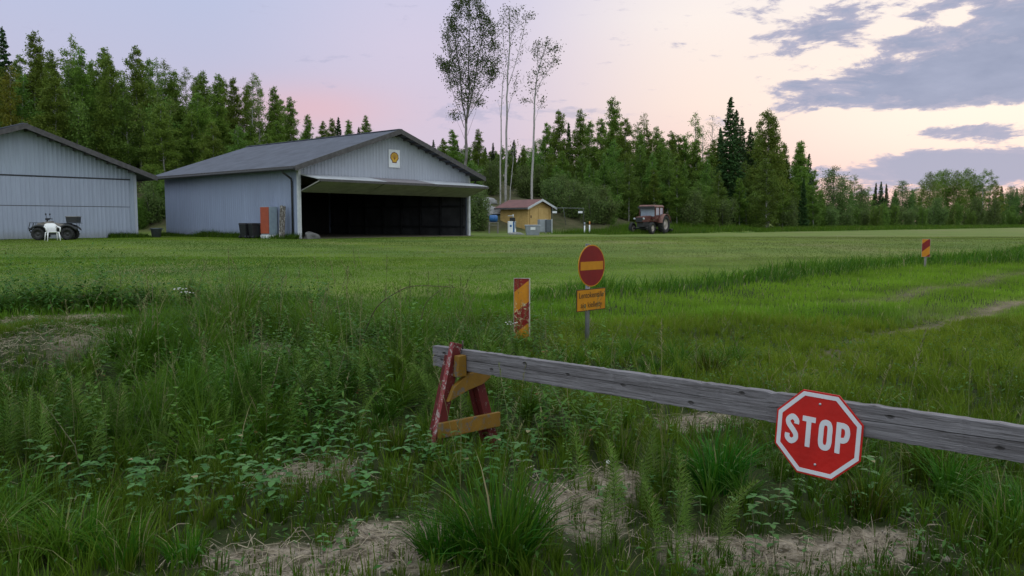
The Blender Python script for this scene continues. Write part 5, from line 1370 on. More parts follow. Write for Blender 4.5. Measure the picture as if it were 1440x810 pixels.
m.prism([(-0.185, zt - 0.27), (-0.13, zt - 0.17), (0.00, zt - 0.095), (0.19, zt - 0.092), (0.225, zt - 0.15), (0.15, zt - 0.19), (0.0, zt - 0.215)], 0.0255, 0.058, plane='yz')
m.build('gusset', m_tr_yel, tres, bevel=0.005)
m = MB(); m.box((-0.071, -0.05, zt - 0.125), (-0.0235, 0.05, zt - 0.082)); m.box((-.0745, -.11, zt - .20), (-.024, -.055, zt - .128)); m.build('saddle', m_tr_wood, tres, bevel=0.006)
m = MB(); m.hexa([(0.0255, -0.115, zt - 0.105), (0.075, -0.115, zt - 0.105), (0.075, -0.030, zt - 0.105), (0.0255, -0.030, zt - 0.105), (0.0255, -0.105, zt + 0.045), (0.075, -0.105, zt + 0.045), (0.075, -0.030, zt + 0.045), (0.0255, -0.030, zt + 0.045)])
m.build('cheek_block', m_tr_yel, tres, bevel=0.005)
m = MB(); m.tube([(0.0, 0.0, zt + BH / 2 - 0.01), (0.0, 0.0, zt + 0.135)], 0.006, 6); m.build('nail', m_bolt, tres)

# stop sign on the beam
m_sred_ = worn('stop_red', (0.52, 0.012, 0.008), (0.34, 0.09, 0.075), 0.80, 9, 0.45)
m_swht = mat('stop_white', (0.62, 0.61, 0.65), (0.55, 0.54, 0.58), 0.4, 6)
m_alu = mat('sheet_aluminium', (0.45, 0.45, 0.47), (0.35, 0.35, 0.37), 0.4, 6, metal=0.6)
sS = 2.90
pS = bl(sS, -BT / 2 - 0.030, -0.092)
stop = empty('stop_sign', pS, 0, 'red octagonal stop sign with white border and lettering on the grey plank', 'sign')
stop.rotation_euler = (R(-2.0), R(2.3), brz + R(4))
def octa(a):
    """regular octagon a metres across its flats"""
    r = a / 2 / math.cos(PI / 8)
    return [(r * math.cos(PI / 8 + k * PI / 4), r * math.sin(PI / 8 + k * PI / 4)) for k in range(8)]
OA = 0.412
m = MB(); m.prism(octa(OA), -0.0035, 0.0035); m.build('plate', m_sred_, stop, bevel=0.0012)
def ring(a, b, y0, y1, mt, nm):
    A, B = octa(a), octa(b); m = MB(); n = 8
    vs = [(p_[0], y0, p_[1]) for p_ in A] + [(p_[0], y0, p_[1]) for p_ in B] + [(p_[0], y1, p_[1]) for p_ in A] + [(p_[0], y1, p_[1]) for p_ in B]
    fs = []
    for k in range(n):
        k2 = (k + 1) % n
        fs += [(k, k2, n + k2, n + k), (2 * n + k, 3 * n + k, 3 * n + k2, 2 * n + k2), (k, 2 * n + k, 2 * n + k2, k2), (n + k, n + k2, 3 * n + k2, 3 * n + k)]
    m.add(vs, fs); return m.build(nm, mt, stop)
ring(OA * 0.958, OA * 0.862, -0.0050, -0.0037, m_swht, 'border')
def ribbon(pts, w_, closed=False, smooth=6):
    """a flat stroke of width w_ along pts"""
    P = [Vector((a, b)) for a, b in pts]
    Q = []
    n = len(P)
    rng2 = range(n if closed else n - 1)
    for i_ in rng2:
        p0, p1, p2, p3 = (P[(i_ - 1) % n] if closed or i_ > 0 else P[0]), P[i_], P[(i_ + 1) % n], (P[(i_ + 2) % n] if closed or i_ + 2 < n else P[-1])
        for k in range(smooth):
            t = k / smooth
            Q.append(0.5 * ((2 * p1) + (p2 - p0) * t + (2 * p0 - 5 * p1 + 4 * p2 - p3) * t * t + (3 * p1 - p0 - 3 * p2 + p3) * t ** 3))
    if not closed: Q.append(P[-1])
    A, B = [], []
    m_ = len(Q)
    for i_ in range(m_):
        d = (Q[(i_ + 1) % m_] - Q[i_ - 1]) if closed else (Q[min(i_ + 1, m_ - 1)] - Q[max(i_ - 1, 0)])
        d.normalize(); nn = Vector((-d.y, d.x)) * w_ / 2
        A.append(Q[i_] + nn); B.append(Q[i_] - nn)
    return A, B, closed
def letter_mesh(m, parts, ox, oz, sc, sx, y0, y1):
    for prt in parts:
        if prt[0] == 'poly':
            m.prism([(ox + a * sx, oz + b * sc) for a, b in prt[1]], y0, y1)
        else:
            A, B, cl = prt[1]; n = len(A); e_ = n if cl else n - 1
            f = lambda q: (ox + q.x * sx, oz + q.y * sc)
            for i_ in range(e_):
                j = (i_ + 1) % n
                a0, a1, b0, b1 = f(A[i_]), f(A[j]), f(B[i_]), f(B[j])
                m.add([(a0[0], y0, a0[1]), (a1[0], y0, a1[1]), (b1[0], y0, b1[1]), (b0[0], y0, b0[1]), (a0[0], y1, a0[1]), (a1[0], y1, a1[1]), (b1[0], y1, b1[1]), (b0[0], y1, b0[1])],
                      [(0, 1, 2, 3), (4, 7, 6, 5), (0, 4, 5, 1), (3, 2, 6, 7)])
st = 0.185
S_ = [('rib', ribbon([(0.42, 0.68), (0.415, 0.80), (0.255, 0.905), (0.10, 0.80), (0.105, 0.68), (0.20, 0.565), (0.32, 0.455), (0.415, 0.33), (0.41, 0.19), (0.255, 0.095), (0.10, 0.19), (0.095, 0.33)], st))]
T_ = [('poly', [(0, 1), (0, 0.825), (0.158, 0.825), (0.158, 0), (0.342, 0), (0.342, 0.825), (0.5, 0.825), (0.5, 1)])]
O_ = [('rib', ribbon([(0.095, 0.28), (0.095, 0.5), (0.095, 0.72), (0.14, 0.865), (0.255, 0.907), (0.37, 0.865), (0.415, 0.72), (0.415, 0.5), (0.415, 0.28), (0.37, 0.135), (0.255, 0.093), (0.14, 0.135)], st, True))]
P_ = [('poly', [(0, 0), (0.185, 0), (0.185, 1), (0, 1)]), ('rib', ribbon([(0.186, 0.91), (0.27, 0.907), (0.37, 0.86), (0.415, 0.74), (0.415, 0.62), (0.37, 0.49), (0.27, 0.44), (0.186, 0.437)], 0.18))]
LH = 0.149; LW = 0.126; zl = -0.088
tot = 4 * 0.51 * LW + 3 * 0.0165
x_ = -tot / 2 - 0.004
for L_ in (S_, T_, O_, P_):
    m = MB(); letter_mesh(m, L_, x_, zl + 0.018, LH, LW, -0.0050, -0.0037); m.build('letter', m_swht, stop)
    x_ += 0.51 * LW + 0.0165
m = MB()
for z_ in (0.148, -0.148): m.lathe([(0, -.009), (.005, -.008), (.0065, -.0037)], (0.0, 0, z_), 'y', 12)
m.build('screw', m_alu, stop)
m = MB(); m.box((-.02, .0037, .045), (.02, .022, .14)); m.build('bracket', m_alu, stop)

# ------------------------------------------------------------------ road signs and marker boards
m_ne_red = mat('faded_sign_red', (0.19, 0.006, 0.004), (0.14, 0.005, 0.004), 0.55, 4)
m_ne_yel = mat('faded_sign_yellow', (0.50, 0.20, 0.004), (0.40, 0.16, 0.004), 0.42, 5)
m_blk = mat('sign_black', (0.06, 0.03, 0.012), (0.05, 0.025, 0.01), 0.5, 5)
m_post = mat('zinc_post', (0.24, 0.24, 0.25), (0.16, 0.16, 0.165), 0.5, 8, metal=0.4)
gN = on(829, 10.5)
ne = empty('no_entry_sign', gN, R(5.5 * -1 + 51), 'round red no entry sign with a yellow bar above a yellow text plate', 'sign')
zc = at(834, 374, 10.45).z - gN.z; zp = at(834, 422, 10.45).z - gN.z
m = MB(); m.tube([(0, .04, -.3), (0, .04, zc + 0.28)], .030, 12); m.build('post', m_post, ne)
def disc(r, n=40): return [(r * math.cos(2 * PI * k / n), r * math.sin(2 * PI * k / n)) for k in range(n)]
m = MB(); m.prism([(a + .03, b + zc) for a, b in disc(.275)], -.004, .004); dk = m.build('disc', m_ne_yel, ne)
m = MB(); m.prism([(a + .03, b + zc) for a, b in disc(.262)], -.0062, -.0045); m.build('red_field', m_ne_red, dk)
m = MB(); m.box((-.205, -.0085, zc - .055), (.265, -.0066, zc + .055)); m.build('bar', m_ne_yel, dk)
m = MB(); m.box((-.275, -.004, zp - .145), (.325, .004, zp + .145)); pl_ = m.build('text_plate', m_blk, ne)
m = MB(); m.box((-.263, -.0062, zp - .133), (.313, -.0045, zp + .133)); m.build('yellow_field', m_ne_yel, pl_)
def text_mesh(txt, size, width, name, mt, parent, loc):
    cu = bpy.data.curves.new('t', 'FONT'); cu.body = txt; cu.size = size; cu.align_x = 'CENTER'; cu.align_y = 'CENTER'; cu.extrude = 0.0008; cu.offset = 0.0008
    o = bpy.data.objects.new('t', cu); COL.objects.link(o)
    bpy.context.view_layer.update()
    me = bpy.data.meshes.new_from_object(o.evaluated_get(bpy.context.evaluated_depsgraph_get()))
    bpy.data.objects.remove(o)
    xs = [v.co.x for v in me.vertices]; k = width / (max(xs) - min(xs))
    for v in me.vertices: v.co = (v.co.x * k, -v.co.z, v.co.y)
    me.materials.clear(); me.materials.append(mt)
    ob = np_obj(name, me, parent); ob.location = loc
    return ob
text_mesh('Lentokentälle', 0.105, 0.505, 'lettering', m_blk, pl_, (.025, -.0075, zp + .062))
text_mesh('ajo kielletty', 0.105, 0.440, 'lettering', m_blk, pl_, (.025, -.0075, zp - .066))
m = MB(); m.box((-.03, .005, zc - .03), (.03, .013, zc + .03)); m.box((-.03, .005, zp - .02), (.03, .013, zp + .02)); m.build('clamp', m_post, ne)
m = MB(); m.tube([(-.0, .04, zc + .27), (-.0, .04, zc + .285)], .034, 12); m.build('post_cap', m_post, ne)

def stripe_mat(name, period, slope, phase, wear):
    m, nt, p = new_mat(name)
    c = nt.coords('Object'); sp = nt.node('ShaderNodeSeparateXYZ'); nt.l.new(c, sp.inputs[0])
    f = nt.math('FRACT', nt.math('ADD', nt.math('DIVIDE', nt.math('SUBTRACT', sp.outputs[2], nt.math('MULTIPLY', sp.outputs[0], slope)), period), phase))
    s_ = nt.ramp(nt.math('ABSOLUTE', nt.math('SUBTRACT', f, 0.5)), 0.246, 0.254)
    red = nt.mix(nt.ramp(nt.noise(c, 9, 5), 0.35, 0.7), (0.21, 0.008, 0.005), (0.14, 0.006, 0.005))
    yel = nt.mix(nt.ramp(nt.noise(c, 9, 5), 0.35, 0.7), (0.52, 0.20, 0.005), (0.42, 0.155, 0.005))
    cc = nt.mix(s_, yel, red)
    if wear:
        w1 = nt.noise(c, 16, 8, 0.75, 0.8); w2 = nt.noise(c, 45, 5, 0.7)
        zone_ = nt.math('MULTIPLY', nt.ramp(sp.outputs[2], 0.62, 0.54), nt.ramp(sp.outputs[2], 0.22, 0.30))
        flake = nt.ramp(nt.math('ADD', w1, nt.math('MULTIPLY', w2, 0.25)), 0.66, 0.69)
        cc = nt.mix(nt.math('MULTIPLY', flake, zone_), cc, (0.46, 0.40, 0.24))
        sc2 = nt.ramp(nt.math('ADD', w2, nt.math('MULTIPLY', w1, 0.4)), 0.80, 0.84)
        cc = nt.mix(sc2, cc, (0.30, 0.16, 0.06))
    nt.l.new(cc, p.inputs['Base Color']); p.inputs['Roughness'].default_value = 0.42
    return m
m_rim = mat('pale_aluminium_edge', (0.42, 0.36, 0.33), (0.32, 0.27, 0.25), 0.5, 8)
gM = on(734, 10.2); hM = at(734, 391, 10.2).z - gM.z
mk_ = empty('marker_board', gM, R(-9), 'near red and yellow striped marker board with scuffed paint in the weeds', 'marker board', 'striped marker boards by the runway')
m = MB(); m.box((-.100, -.004, .06), (.092, .0, hM - .008)); m.build('striped_face', stripe_mat('worn_stripes', 0.54, 0.80, 0.30, True), mk_)
m = MB(); m.box((-.106, .002, .05), (.100, .012, hM)); m.box((.094, -.03, .05), (.106, .001, hM)); m.box((-.106, -.008, .05), (-.1015, .001, hM)); m.box((-.1, -.008, hM - .006), (.093, .001, hM)); m.build('rim', m_rim, mk_)
m = MB(); m.box((-.03, .014, -.3), (.03, .06, hM - .1)); m.build('post', m_post, mk_)
gM = on(1301, 23.6); hM = at(1301, 336, 23.6).z - gM.z
mk2 = empty('marker_board', gM, R(-20), 'far red and yellow striped marker board in the verge grass beyond the field', 'marker board', 'striped marker boards by the runway')
m = MB(); m.box((-.105, -.004, hM - .52), (.105, .0, hM - .006)); m.build('striped_face', stripe_mat('clean_stripes', 0.46, 0.85, 0.42 - (hM - 0.9) / 0.46, False), mk2)
m = MB(); m.box((-.112, .002, hM - .53), (.112, .012, hM)); m.build('rim', m_rim, mk2)
m = MB(); m.box((-.03, .014, -.3), (.03, .06, hM - .1)); m.build('post', m_greyw, mk2)

# ------------------------------------------------------------------ quad bike and garden chair
m_rub = mat('tyre_rubber', (0.016, 0.016, 0.017), (0.028, 0.027, 0.026), 0.85, 12, bump=0.5, bscale=30)
m_rimd = mat('dark_wheel_rim', (0.045, 0.043, 0.045), (0.03, 0.03, 0.03), 0.5, 8)
m_sand = mat('beige_bodywork', (0.20, 0.175, 0.155), (0.13, 0.115, 0.10), 0.45, 4)
m_char = mat('charcoal_plastic', (0.02, 0.021, 0.024), (0.03, 0.031, 0.034), 0.55, 6)
m_lamp = mat('headlamp_glass', (0.42, 0.43, 0.45), (0.30, 0.31, 0.33), 0.15, 8, spec=0.6)
gA = on(79, 38.5)
atv = empty('quad_bike', gA, R(180 + 14), 'beige and black quad bike with a rear storage box beside the closed hangar', 'quad bike')
def tyre(parent, c, r, w_, rimr, mrim, name='wheel', lug=0):
    wh = empty(name); wh.parent = parent; wh.location = c
    m = MB(); prof = [(rimr, -w_ / 2 * .8), (r * .86, -w_ / 2), (r * .97, -w_ / 2 * .72), (r, -w_ / 4), (r, w_ / 4), (r * .97, w_ / 2 * .72), (r * .86, w_ / 2), (rimr, w_ / 2 * .8), (rimr, -w_ / 2 * .8)]
    m.lathe(prof, axis='y', n=28)
    if lug:
        for k in range(lug):
            for s_ in (-1, 1):
                a = 2 * PI * (k + (0.5 if s_ > 0 else 0)) / lug
                p0 = (math.cos(a) * r * .99, s_ * w_ * .46, math.sin(a) * r * .99); p1 = (math.cos(a + .16) * r * 1.0, s_ * w_ * .03, math.sin(a + .16) * r * 1.0)
                m.bar(p0, p1, r * .05, r * .07, up=(math.cos(a), 0, math.sin(a)))
    m.build('tyre', m_rub, wh)
    m = MB()
    for s_ in (-1, 1): m.lathe([(0, s_ * w_ * .22), (rimr * .35, s_ * w_ * .24), (rimr * .42, s_ * w_ * .14), (rimr * .82, s_ * w_ * .16), (rimr * 1.0, s_ * w_ * .36), (rimr * 1.04, s_ * w_ * .38)], axis='y', n=24)
    m.build('rim', mrim, wh)
    return wh
# local +x is forward, wheels roll about y
for X, w_ in ((.64, .20), (-.62, .26)):
    for s_ in (-1, 1): tyre(atv, (X, s_ * .42, .29), .29, w_, .15, m_rimd, lug=16)
m = MB(); m.box((-.55, -.16, .26), (.55, .16, .50)); m.hexa([(-.40, -.30, .30), (.42, -.30, .30), (.42, .30, .30), (-.40, .30, .30), (-.85, -.33, .64), (.88, -.31, .64), (.88, .31, .64), (-.85, .33, .64)]); m.tube([(.62, -.4, .29), (.62, .4, .29)], .035, 8); m.tube([(-.62, -.4, .29), (-.62, .4, .29)], .04, 8); m.box((-.3, -.38, .25), (.28, .38, .30)); m.build('chassis', m_char, atv, bevel=.02)
def fender(x0, x1, zt_, y_in, y_out, mt, nm):
    m = MB(); n = 10
    for s_ in (-1, 1):
        P = []
        for k in range(n + 1):
            t = k / n; X = x0 + (x1 - x0) * t; Z = zt_ - .22 * (abs(2 * t - 1) ** 2.4)
            P.append((X, Z))
        vs, fs = [], []
        for (X, Z) in P: vs += [(X, s_ * y_in, Z + .03), (X, s_ * y_out, Z), (X, s_ * y_out, Z - .085), (X, s_ * y_in, Z - .02)]
        for k in range(n):
            for q in range(4): fs.append((k * 4 + q, k * 4 + (q + 1) % 4, k * 4 + 4 + (q + 1) % 4, k * 4 + 4 + q))
        fs += [(0, 1, 2, 3), tuple(4 * n + q for q in range(4))]
        m.add(vs, fs, 0, True)
    return m.build(nm, mt, atv)
fender(.22, 1.0, .72, .10, .50, m_char, 'front_fender')
fender(-1.0, -.22, .74, .10, .50, m_char, 'rear_fender')
m = MB(); m.hexa([(.12, -.30, .56), (.80, -.30, .60), (.80, .30, .60), (.12, .30, .56), (.10, -.20, .92), (.70, -.27, .81), (.70, .27, .81), (.10, .20, .92)]); m.build('bonnet', m_sand, atv, bevel=.05)
m = MB(); m.hexa([(-.38, -.36, .56), (.28, -.34, .50), (.28, .34, .50), (-.38, .36, .56), (-.46, -.34, .74), (.34, -.26, .88), (.34, .26, .88), (-.46, .34, .74)]); m.build('side_panel', m_sand, atv, bevel=.03)
m = MB(); m.hexa([(-.72, -.17, .66), (.10, -.13, .70), (.10, .13, .70), (-.72, .17, .66), (-.70, -.15, .80), (.06, -.10, .80), (.06, .10, .80), (-.70, .15, .80)]); m.build('seat', m_black, atv, bevel=.04)
m = MB(); m.tube([(.22, -.36, 1.00), (.30, -.16, 1.02), (.34, 0, .96), (.30, .16, 1.02), (.22, .36, 1.00)], .02, 8); m.tube([(.38, 0, .80), (.33, 0, .98)], .035, 8); m.box((.27, -.10, .94), (.40, .10, 1.04)); m.build('handlebar', m_black, atv)
for s_ in (-1, 1):
    m = MB(); m.tube([(.28, s_ * .26, 1.02), (.31, s_ * .30, 1.18)], .010, 6); m.cbox((.31, s_ * .31, 1.22), (.03, .13, .09)); m.build('mirror', m_black, atv, bevel=.008)
def rack(x0, x1, z_, nm):
    m = MB(); y_ = .36
    m.tube([(x0, -y_, z_), (x1, -y_, z_), (x1, y_, z_), (x0, y_, z_), (x0, -y_, z_)], .014, 6)
    for k in range(1, 5): m.tube([(x0, -y_ + k * y_ * .4, z_), (x1, -y_ + k * y_ * .4, z_)], .010, 6)
    for X in (x0 + .1, x1 - .1):
        for s_ in (-1, 1): m.tube([(X, s_ * .2, z_), (X, s_ * .18, z_ - .14)], .012, 6)
    return m.build(nm, m_char, atv)
rack(.42, 1.0, .82, 'front_rack'); rack(-1.08, -.48, .80, 'rear_rack')
m = MB(); m.tube([(1.0, -.24, .34), (1.08, -.26, .55), (1.02, -.26, .80)], .018, 7); m.tube([(1.0, .24, .34), (1.08, .26, .55), (1.02, .26, .80)], .018, 7); m.tube([(1.08, -.26, .55), (1.08, .26, .55)], .018, 7); m.tube([(1.03, -.24, .40), (1.03, .24, .40)], .018, 7); m.build('bumper', m_black, atv)
for s_ in (-1, 1):
    m = MB(); m.lathe([(0, .0), (.06, -.01), (.075, -.05)], (.88, s_ * .22, .64), 'x', 14); m.build('headlight', m_lamp, atv)
m = MB(); m.hexa([(-1.02, -.34, .82), (-.56, -.34, .82), (-.56, .34, .82), (-1.02, .34, .82), (-1.04, -.36, 1.09), (-.54, -.36, 1.09), (-.54, .36, 1.09), (-1.04, .36, 1.09)]); bx_ = m.build('storage_box', m_char, atv, bevel=.02)
m = MB(); m.box((-1.06, -.38, 1.093), (-.52, .38, 1.125)); m.build('box_lid', m_sand, bx_, bevel=.01)

m_chair = mat('white_plastic', (0.78, 0.77, 0.77), (0.70, 0.69, 0.69), 0.4, 6)
gC = on(74, 37.3)
ch = empty('garden_chair', gC, R(42), 'white plastic garden chair in front of the quad bike', 'chair')
# local -y is the way the sitter faces
m = MB(); m.hexa([(-.23, -.24, .40), (.23, -.24, .40), (.20, .20, .37), (-.20, .20, .37), (-.23, -.24, .425), (.23, -.24, .425), (.20, .20, .395), (-.20, .20, .395)]); m.build('seat', m_chair, ch, bevel=.01)
m = MB(); n = 10; vs, fs = [], []
for k in range(n + 1):
    t = k / n * 2 - 1; X = .25 * t; zt_ = .82 - .07 * t ** 4; yb = .21 - .05 * t * t
    vs += [(X * .85, yb, .39), (X * .85, yb + .02, .39), (X, yb + .13, zt_), (X, yb + .11, zt_)]
for k in range(n):
    for q in range(4): fs.append((k * 4 + q, k * 4 + (q + 1) % 4, k * 4 + 4 + (q + 1) % 4, k * 4 + 4 + q))
fs += [(0, 1, 2, 3), tuple(4 * n + q for q in range(4))]
m.add(vs, fs, 0, True); m.build('backrest', m_chair, ch)
for s_ in (-1, 1):
    m = MB(); m.tube([(s_ * .25, .27, .70), (s_ * .29, .10, .64), (s_ * .30, -.14, .62), (s_ * .29, -.22, .58), (s_ * .27, -.25, .42)], [.022, .028, .03, .026, .022], 8); m.build('armrest', m_chair, ch)
    for yb, yt in ((-.29, -.23), (.28, .18)):
        m = MB(); m.tube([(s_ * .27, yb, -.02), (s_ * .225, yt, .40)], [.02, .03], 8); m.build('leg', m_chair, ch)

# ------------------------------------------------------------------ old tractor
m_trac = worn('faded_tractor_red', (0.105, 0.030, 0.024), (0.20, 0.12, 0.095), 0.60, 5, 0.6)
m_trac2 = mat('sun_bleached_red', (0.21, 0.105, 0.085), (0.13, 0.055, 0.045), 0.6, 4)
m_glass = mat('cab_glass', (0.30, 0.34, 0.40), (0.24, 0.27, 0.33), 0.1, 2, spec=0.8)
m_wrim = mat('pale_wheel_rim', (0.40, 0.35, 0.32), (0.27, 0.22, 0.20), 0.6, 5)
gR = on(912, 58.0)
tr = empty('tractor', gR, R(180 + 56), 'old faded red tractor with a boxy cab at the forest edge', 'tractor')
tr.scale = (1.07, 1.07, 1.02)
# local +x forward, +y to its left
for s_ in (-1, 1):
    tyre(tr, (-.95, s_ * .68, .66), .66, .38, .36, m_wrim, lug=18)
    tyre(tr, (1.05, s_ * .70, .40), .40, .22, .22, m_wrim, lug=14)
m = MB(); m.box((-1.0, -.24, .48), (1.35, .24, .86)); m.tube([(1.05, -.62, .40), (1.05, .62, .40)], .06, 8); m.tube([(-.95, -.6, .66), (-.95, .6, .66)], .10, 8); m.build('chassis', m_dark, tr, bevel=.02)
m = MB(); m.hexa([(.18, -.30, .84), (1.50, -.27, .80), (1.50, .27, .80), (.18, .30, .84), (.18, -.30, 1.28), (1.50, -.27, 1.18), (1.50, .27, 1.18), (.18, .30, 1.28)]); bn = m.build('bonnet', m_trac, tr, bevel=.04)
m = MB(); m.box((1.503, -.23, .84), (1.53, .23, 1.14)); m.build('grille', m_dark, bn)
for s_ in (-1, 1):
    m = MB(); m.lathe([(0, .03), (.06, .025), (.075, 0)], (1.52, s_ * .33, 1.05), 'x', 14); m.build('headlight', m_lamp, tr)
m = MB(); m.tube([(.9, -.2, 1.15), (.9, -.2, 1.75)], .035, 8); m.build('exhaust', m_dark, tr)
cb = empty('cab'); cb.parent = tr
m = MB()
x0, x1, yc, z0, z1 = -1.05, .20, .56, .95, 1.86
for X in (x0, x1, -.45):
    for s_ in (-1, 1): m.box((X - .04, s_ * yc - .04, z0), (X + .04, s_ * yc + .04, z1))
m.box((x0, -yc, z0 - .1), (x1 + .04, yc, z0)); m.box((x1 - .03, -yc, 1.0), (x1 + .03, yc, 1.22)); m.box((x0 - .03, -yc, 1.0), (x0 + .03, yc, 1.3))
for s_ in (-1, 1): m.box((-.45, s_ * yc - .025, 1.0), (x1, s_ * yc + .025, 1.30))
m.build('cab_frame', m_trac, cb, bevel=.01)
m = MB(); m.box((x1 + .005, -yc + .045, 1.225), (x1 + .017, yc - .045, 1.83)); m.build('windscreen', m_glass, cb)
for s_ in (-1, 1):
    m = MB(); m.box((-.40, s_ * yc - .006, 1.305), (x1 - .045, s_ * yc + .006, 1.83)); m.build('side_window', m_glass, cb)
    m = MB(); m.box((x0 + .045, s_ * yc - .006, 1.05), (-.495, s_ * yc + .006, 1.83)); m.build('side_window', m_glass, cb)
m = MB(); m.hexa([(x0 - .1, -.64, 1.862), (x1 + .16, -.64, 1.862), (x1 + .16, .64, 1.862), (x0 - .1, .64, 1.862), (x0 - .02, -.56, 2.02), (x1 + .06, -.56, 2.02), (x1 + .06, .56, 2.02), (x0 - .02, .56, 2.02)]); m.build('roof', m_trac2, cb, bevel=.05)
m = MB(); m.box((x1 + .165, -.60, 1.78), (x1 + .26, .60, 1.92)); m.build('visor', m_dark, cb)
for s_ in (-1, 1):
    m = MB(); n = 10; vs, fs = [], []
    for k in range(n + 1):
        a = R(10) + R(150) * k / n; r_ = .74; X, Z = -.95 + r_ * math.cos(a), .66 + r_ * math.sin(a)
        vs += [(X, s_ * .50, Z), (X, s_ * .90, Z), (X, s_ * .90, Z - .03), (X, s_ * .50, Z - .03)]
    for k in range(n):
        for q in range(4): fs.append((k * 4 + q, k * 4 + (q + 1) % 4, k * 4 + 4 + (q + 1) % 4, k * 4 + 4 + q))
    fs += [(0, 1, 2, 3), tuple(4 * n + q for q in range(4))]
    m.add(vs, fs, 0, True); m.build('fender', m_trac2, tr)
m = MB(); m.bar((-1.2, -.3, .5), (-2.0, -.35, .38), .06, .08); m.bar((-1.2, .3, .5), (-2.0, .35, .38), .06, .08); m.box((-2.25, -.8, .25), (-1.95, .8, .34)); m.box((-2.25, -.8, .0), (-2.2, .8, .25)); m.build('rear_blade', m_dark, tr)
# ------------------------------------------------------------------ plants one can count
m_horse = leaf_mat('horsetail_green', (0.070, 0.130, 0.014), (0.120, 0.185, 0.026), transl=0.2, var=0.25, rough=0.6)
m_weed = leaf_mat('weed_leaf', (0.045, 0.130, 0.014), (0.120, 0.215, 0.028), dry=(0.2, 0.08, 0.04), transl=0.32, var=0.3, rough=0.5)
m_seed = leaf_mat('seedling_leaf', (0.055, 0.140, 0.030), (0.110, 0.205, 0.055), transl=0.28, var=0.25, rough=0.45)
m_sedge = leaf_mat('bright_sedge', (0.110, 0.200, 0.035), (0.210, 0.290, 0.070), transl=0.35, var=0.25, rough=0.45)
m_dead = mat('dead_stalk', (0.26, 0.20, 0.135), (0.14, 0.105, 0.075), 0.85, 20)
m_bramble = mat('bramble_stem', (0.10, 0.060, 0.042), (0.06, 0.04, 0.03), 0.8, 20)
m_umbel = mat('white_petals', (0.62, 0.60, 0.58), (0.50, 0.49, 0.47), 0.7, 30)
def quads_mesh(name, Q, mt, rng, dry=0.0, tri=None):
    n = len(Q) // 4
    tint = np.repeat(np.stack([rng.random(n), rng.random(n), (rng.random(n) < dry) * 0.9, np.ones(n)], -1), 4, 0)
    return np_mesh(name, Q, [np.arange(n * 4).reshape(-1, 4)], mt, tint)
def leaf_at(o, d, L, w_, droop, rng, nseg=2):
    """a pointed leaf from o along d, as quads"""
    d = np.array(d, float); d /= np.linalg.norm(d); s = np.cross(d, [0, 0, 1.0]); s /= np.linalg.norm(s) + 1e-9
    o = np.array(o, float); q = []
    ts = [0, 0.4, 0.75, 1.0]; ws = [0.12, 1.0, 0.72, 0.03]
    pts = [o + d * L * t + np.array([0, 0, -droop * L * t * t]) for t in ts]
    for k in range(3):
        q += [pts[k] - s * w_ * ws[k] / 2, pts[k] + s * w_ * ws[k] / 2, pts[k + 1] + s * w_ * ws[k + 1] / 2, pts[k + 1] - s * w_ * ws[k + 1] / 2]
    return q
def make_horsetail(seed, h=0.42):
    rng = np.random.default_rng(seed); root = empty('horsetail'); q = []
    lean = rng.normal(0, 0.05, 2)
    nW = int(h / 0.024)
    for k in range(2, nW):
        u = k / nW; z = h * u; c_ = np.array([lean[0] * u * u * h * 4, lean[1] * u * u * h * 4, z])
        L = 0.105 * (1 - u) ** 0.7 * min(1, u * 4) + 0.008
        a0 = rng.uniform(0, 6.28)
        for j in range(11):
            a = a0 + 2 * PI * j / 11 + rng.normal(0, .1); l_ = L * rng.uniform(.75, 1.1)
            d = np.array([math.cos(a), math.sin(a), 0.25 + 0.8 * u]); p0 = c_; p1 = c_ + d * l_ * 0.6; p2 = c_ + d * l_ + np.array([0, 0, -0.10 * l_])
            s = np.array([-math.sin(a), math.cos(a), 0.6]) * 0.0016
            q += [p0 - s, p0 + s, p1 + s, p1 - s, p1 - s, p1 + s, p2 + s * .4, p2 - s * .4]
    np_obj('branches', quads_mesh('branches', np.array(q), m_horse, rng), root)
    m = MB(); m.tube([(0, 0, -.03), (lean[0] * .25 * h * 4 * .25, lean[1] * .25 * h, h * .5), (lean[0] * h * 4, lean[1] * h * 4, h)], [.0032, .0026, .001], 5); 
    mm = m.build('stem', m_horse_stem, root)
    return root
m_horse_stem = mat('horsetail_stem', (0.11, 0.15, 0.05), (0.09, 0.12, 0.04), 0.6, 10)
m_stem = mat('weed_stem', (0.10, 0.14, 0.05), (0.12, 0.09, 0.05), 0.6, 10)
def make_weed(seed, h=0.5, Ls=1.0, ws=1.0, step=0.013, bow=.08):
    rng = np.random.default_rng(seed); root = empty('leafy_weed'); q = []; n = int(h / step)
    lx, ly = rng.normal(0, bow, 2)
    for k in range(n):
        u = 0.15 + 0.85 * k / n; a = k * 2.4 + rng.normal(0, .2); L = (0.095 * (1 - 0.55 * u) if u < 0.85 else 0.055) * rng.uniform(.6, 1.3) * Ls
        up = 0.2 + 1.1 * max(0, u - 0.6)
        q += leaf_at((lx * h * u * u, ly * h * u * u, h * u), (math.cos(a), math.sin(a), up), L, 0.017 * ws, rng.uniform(.3, .9) - 0.4 * u, rng)
    np_obj('leaves', quads_mesh('leaves', np.array(q), m_weed, rng, 0.02), root)
    m = MB(); m.tube([(0, 0, -.03), (lx * h * .25, ly * h * .25, h * .5), (lx * h, ly * h, h)], [.004, .0035, .0015], 5); m.build('stem', m_stem, root)
    return root
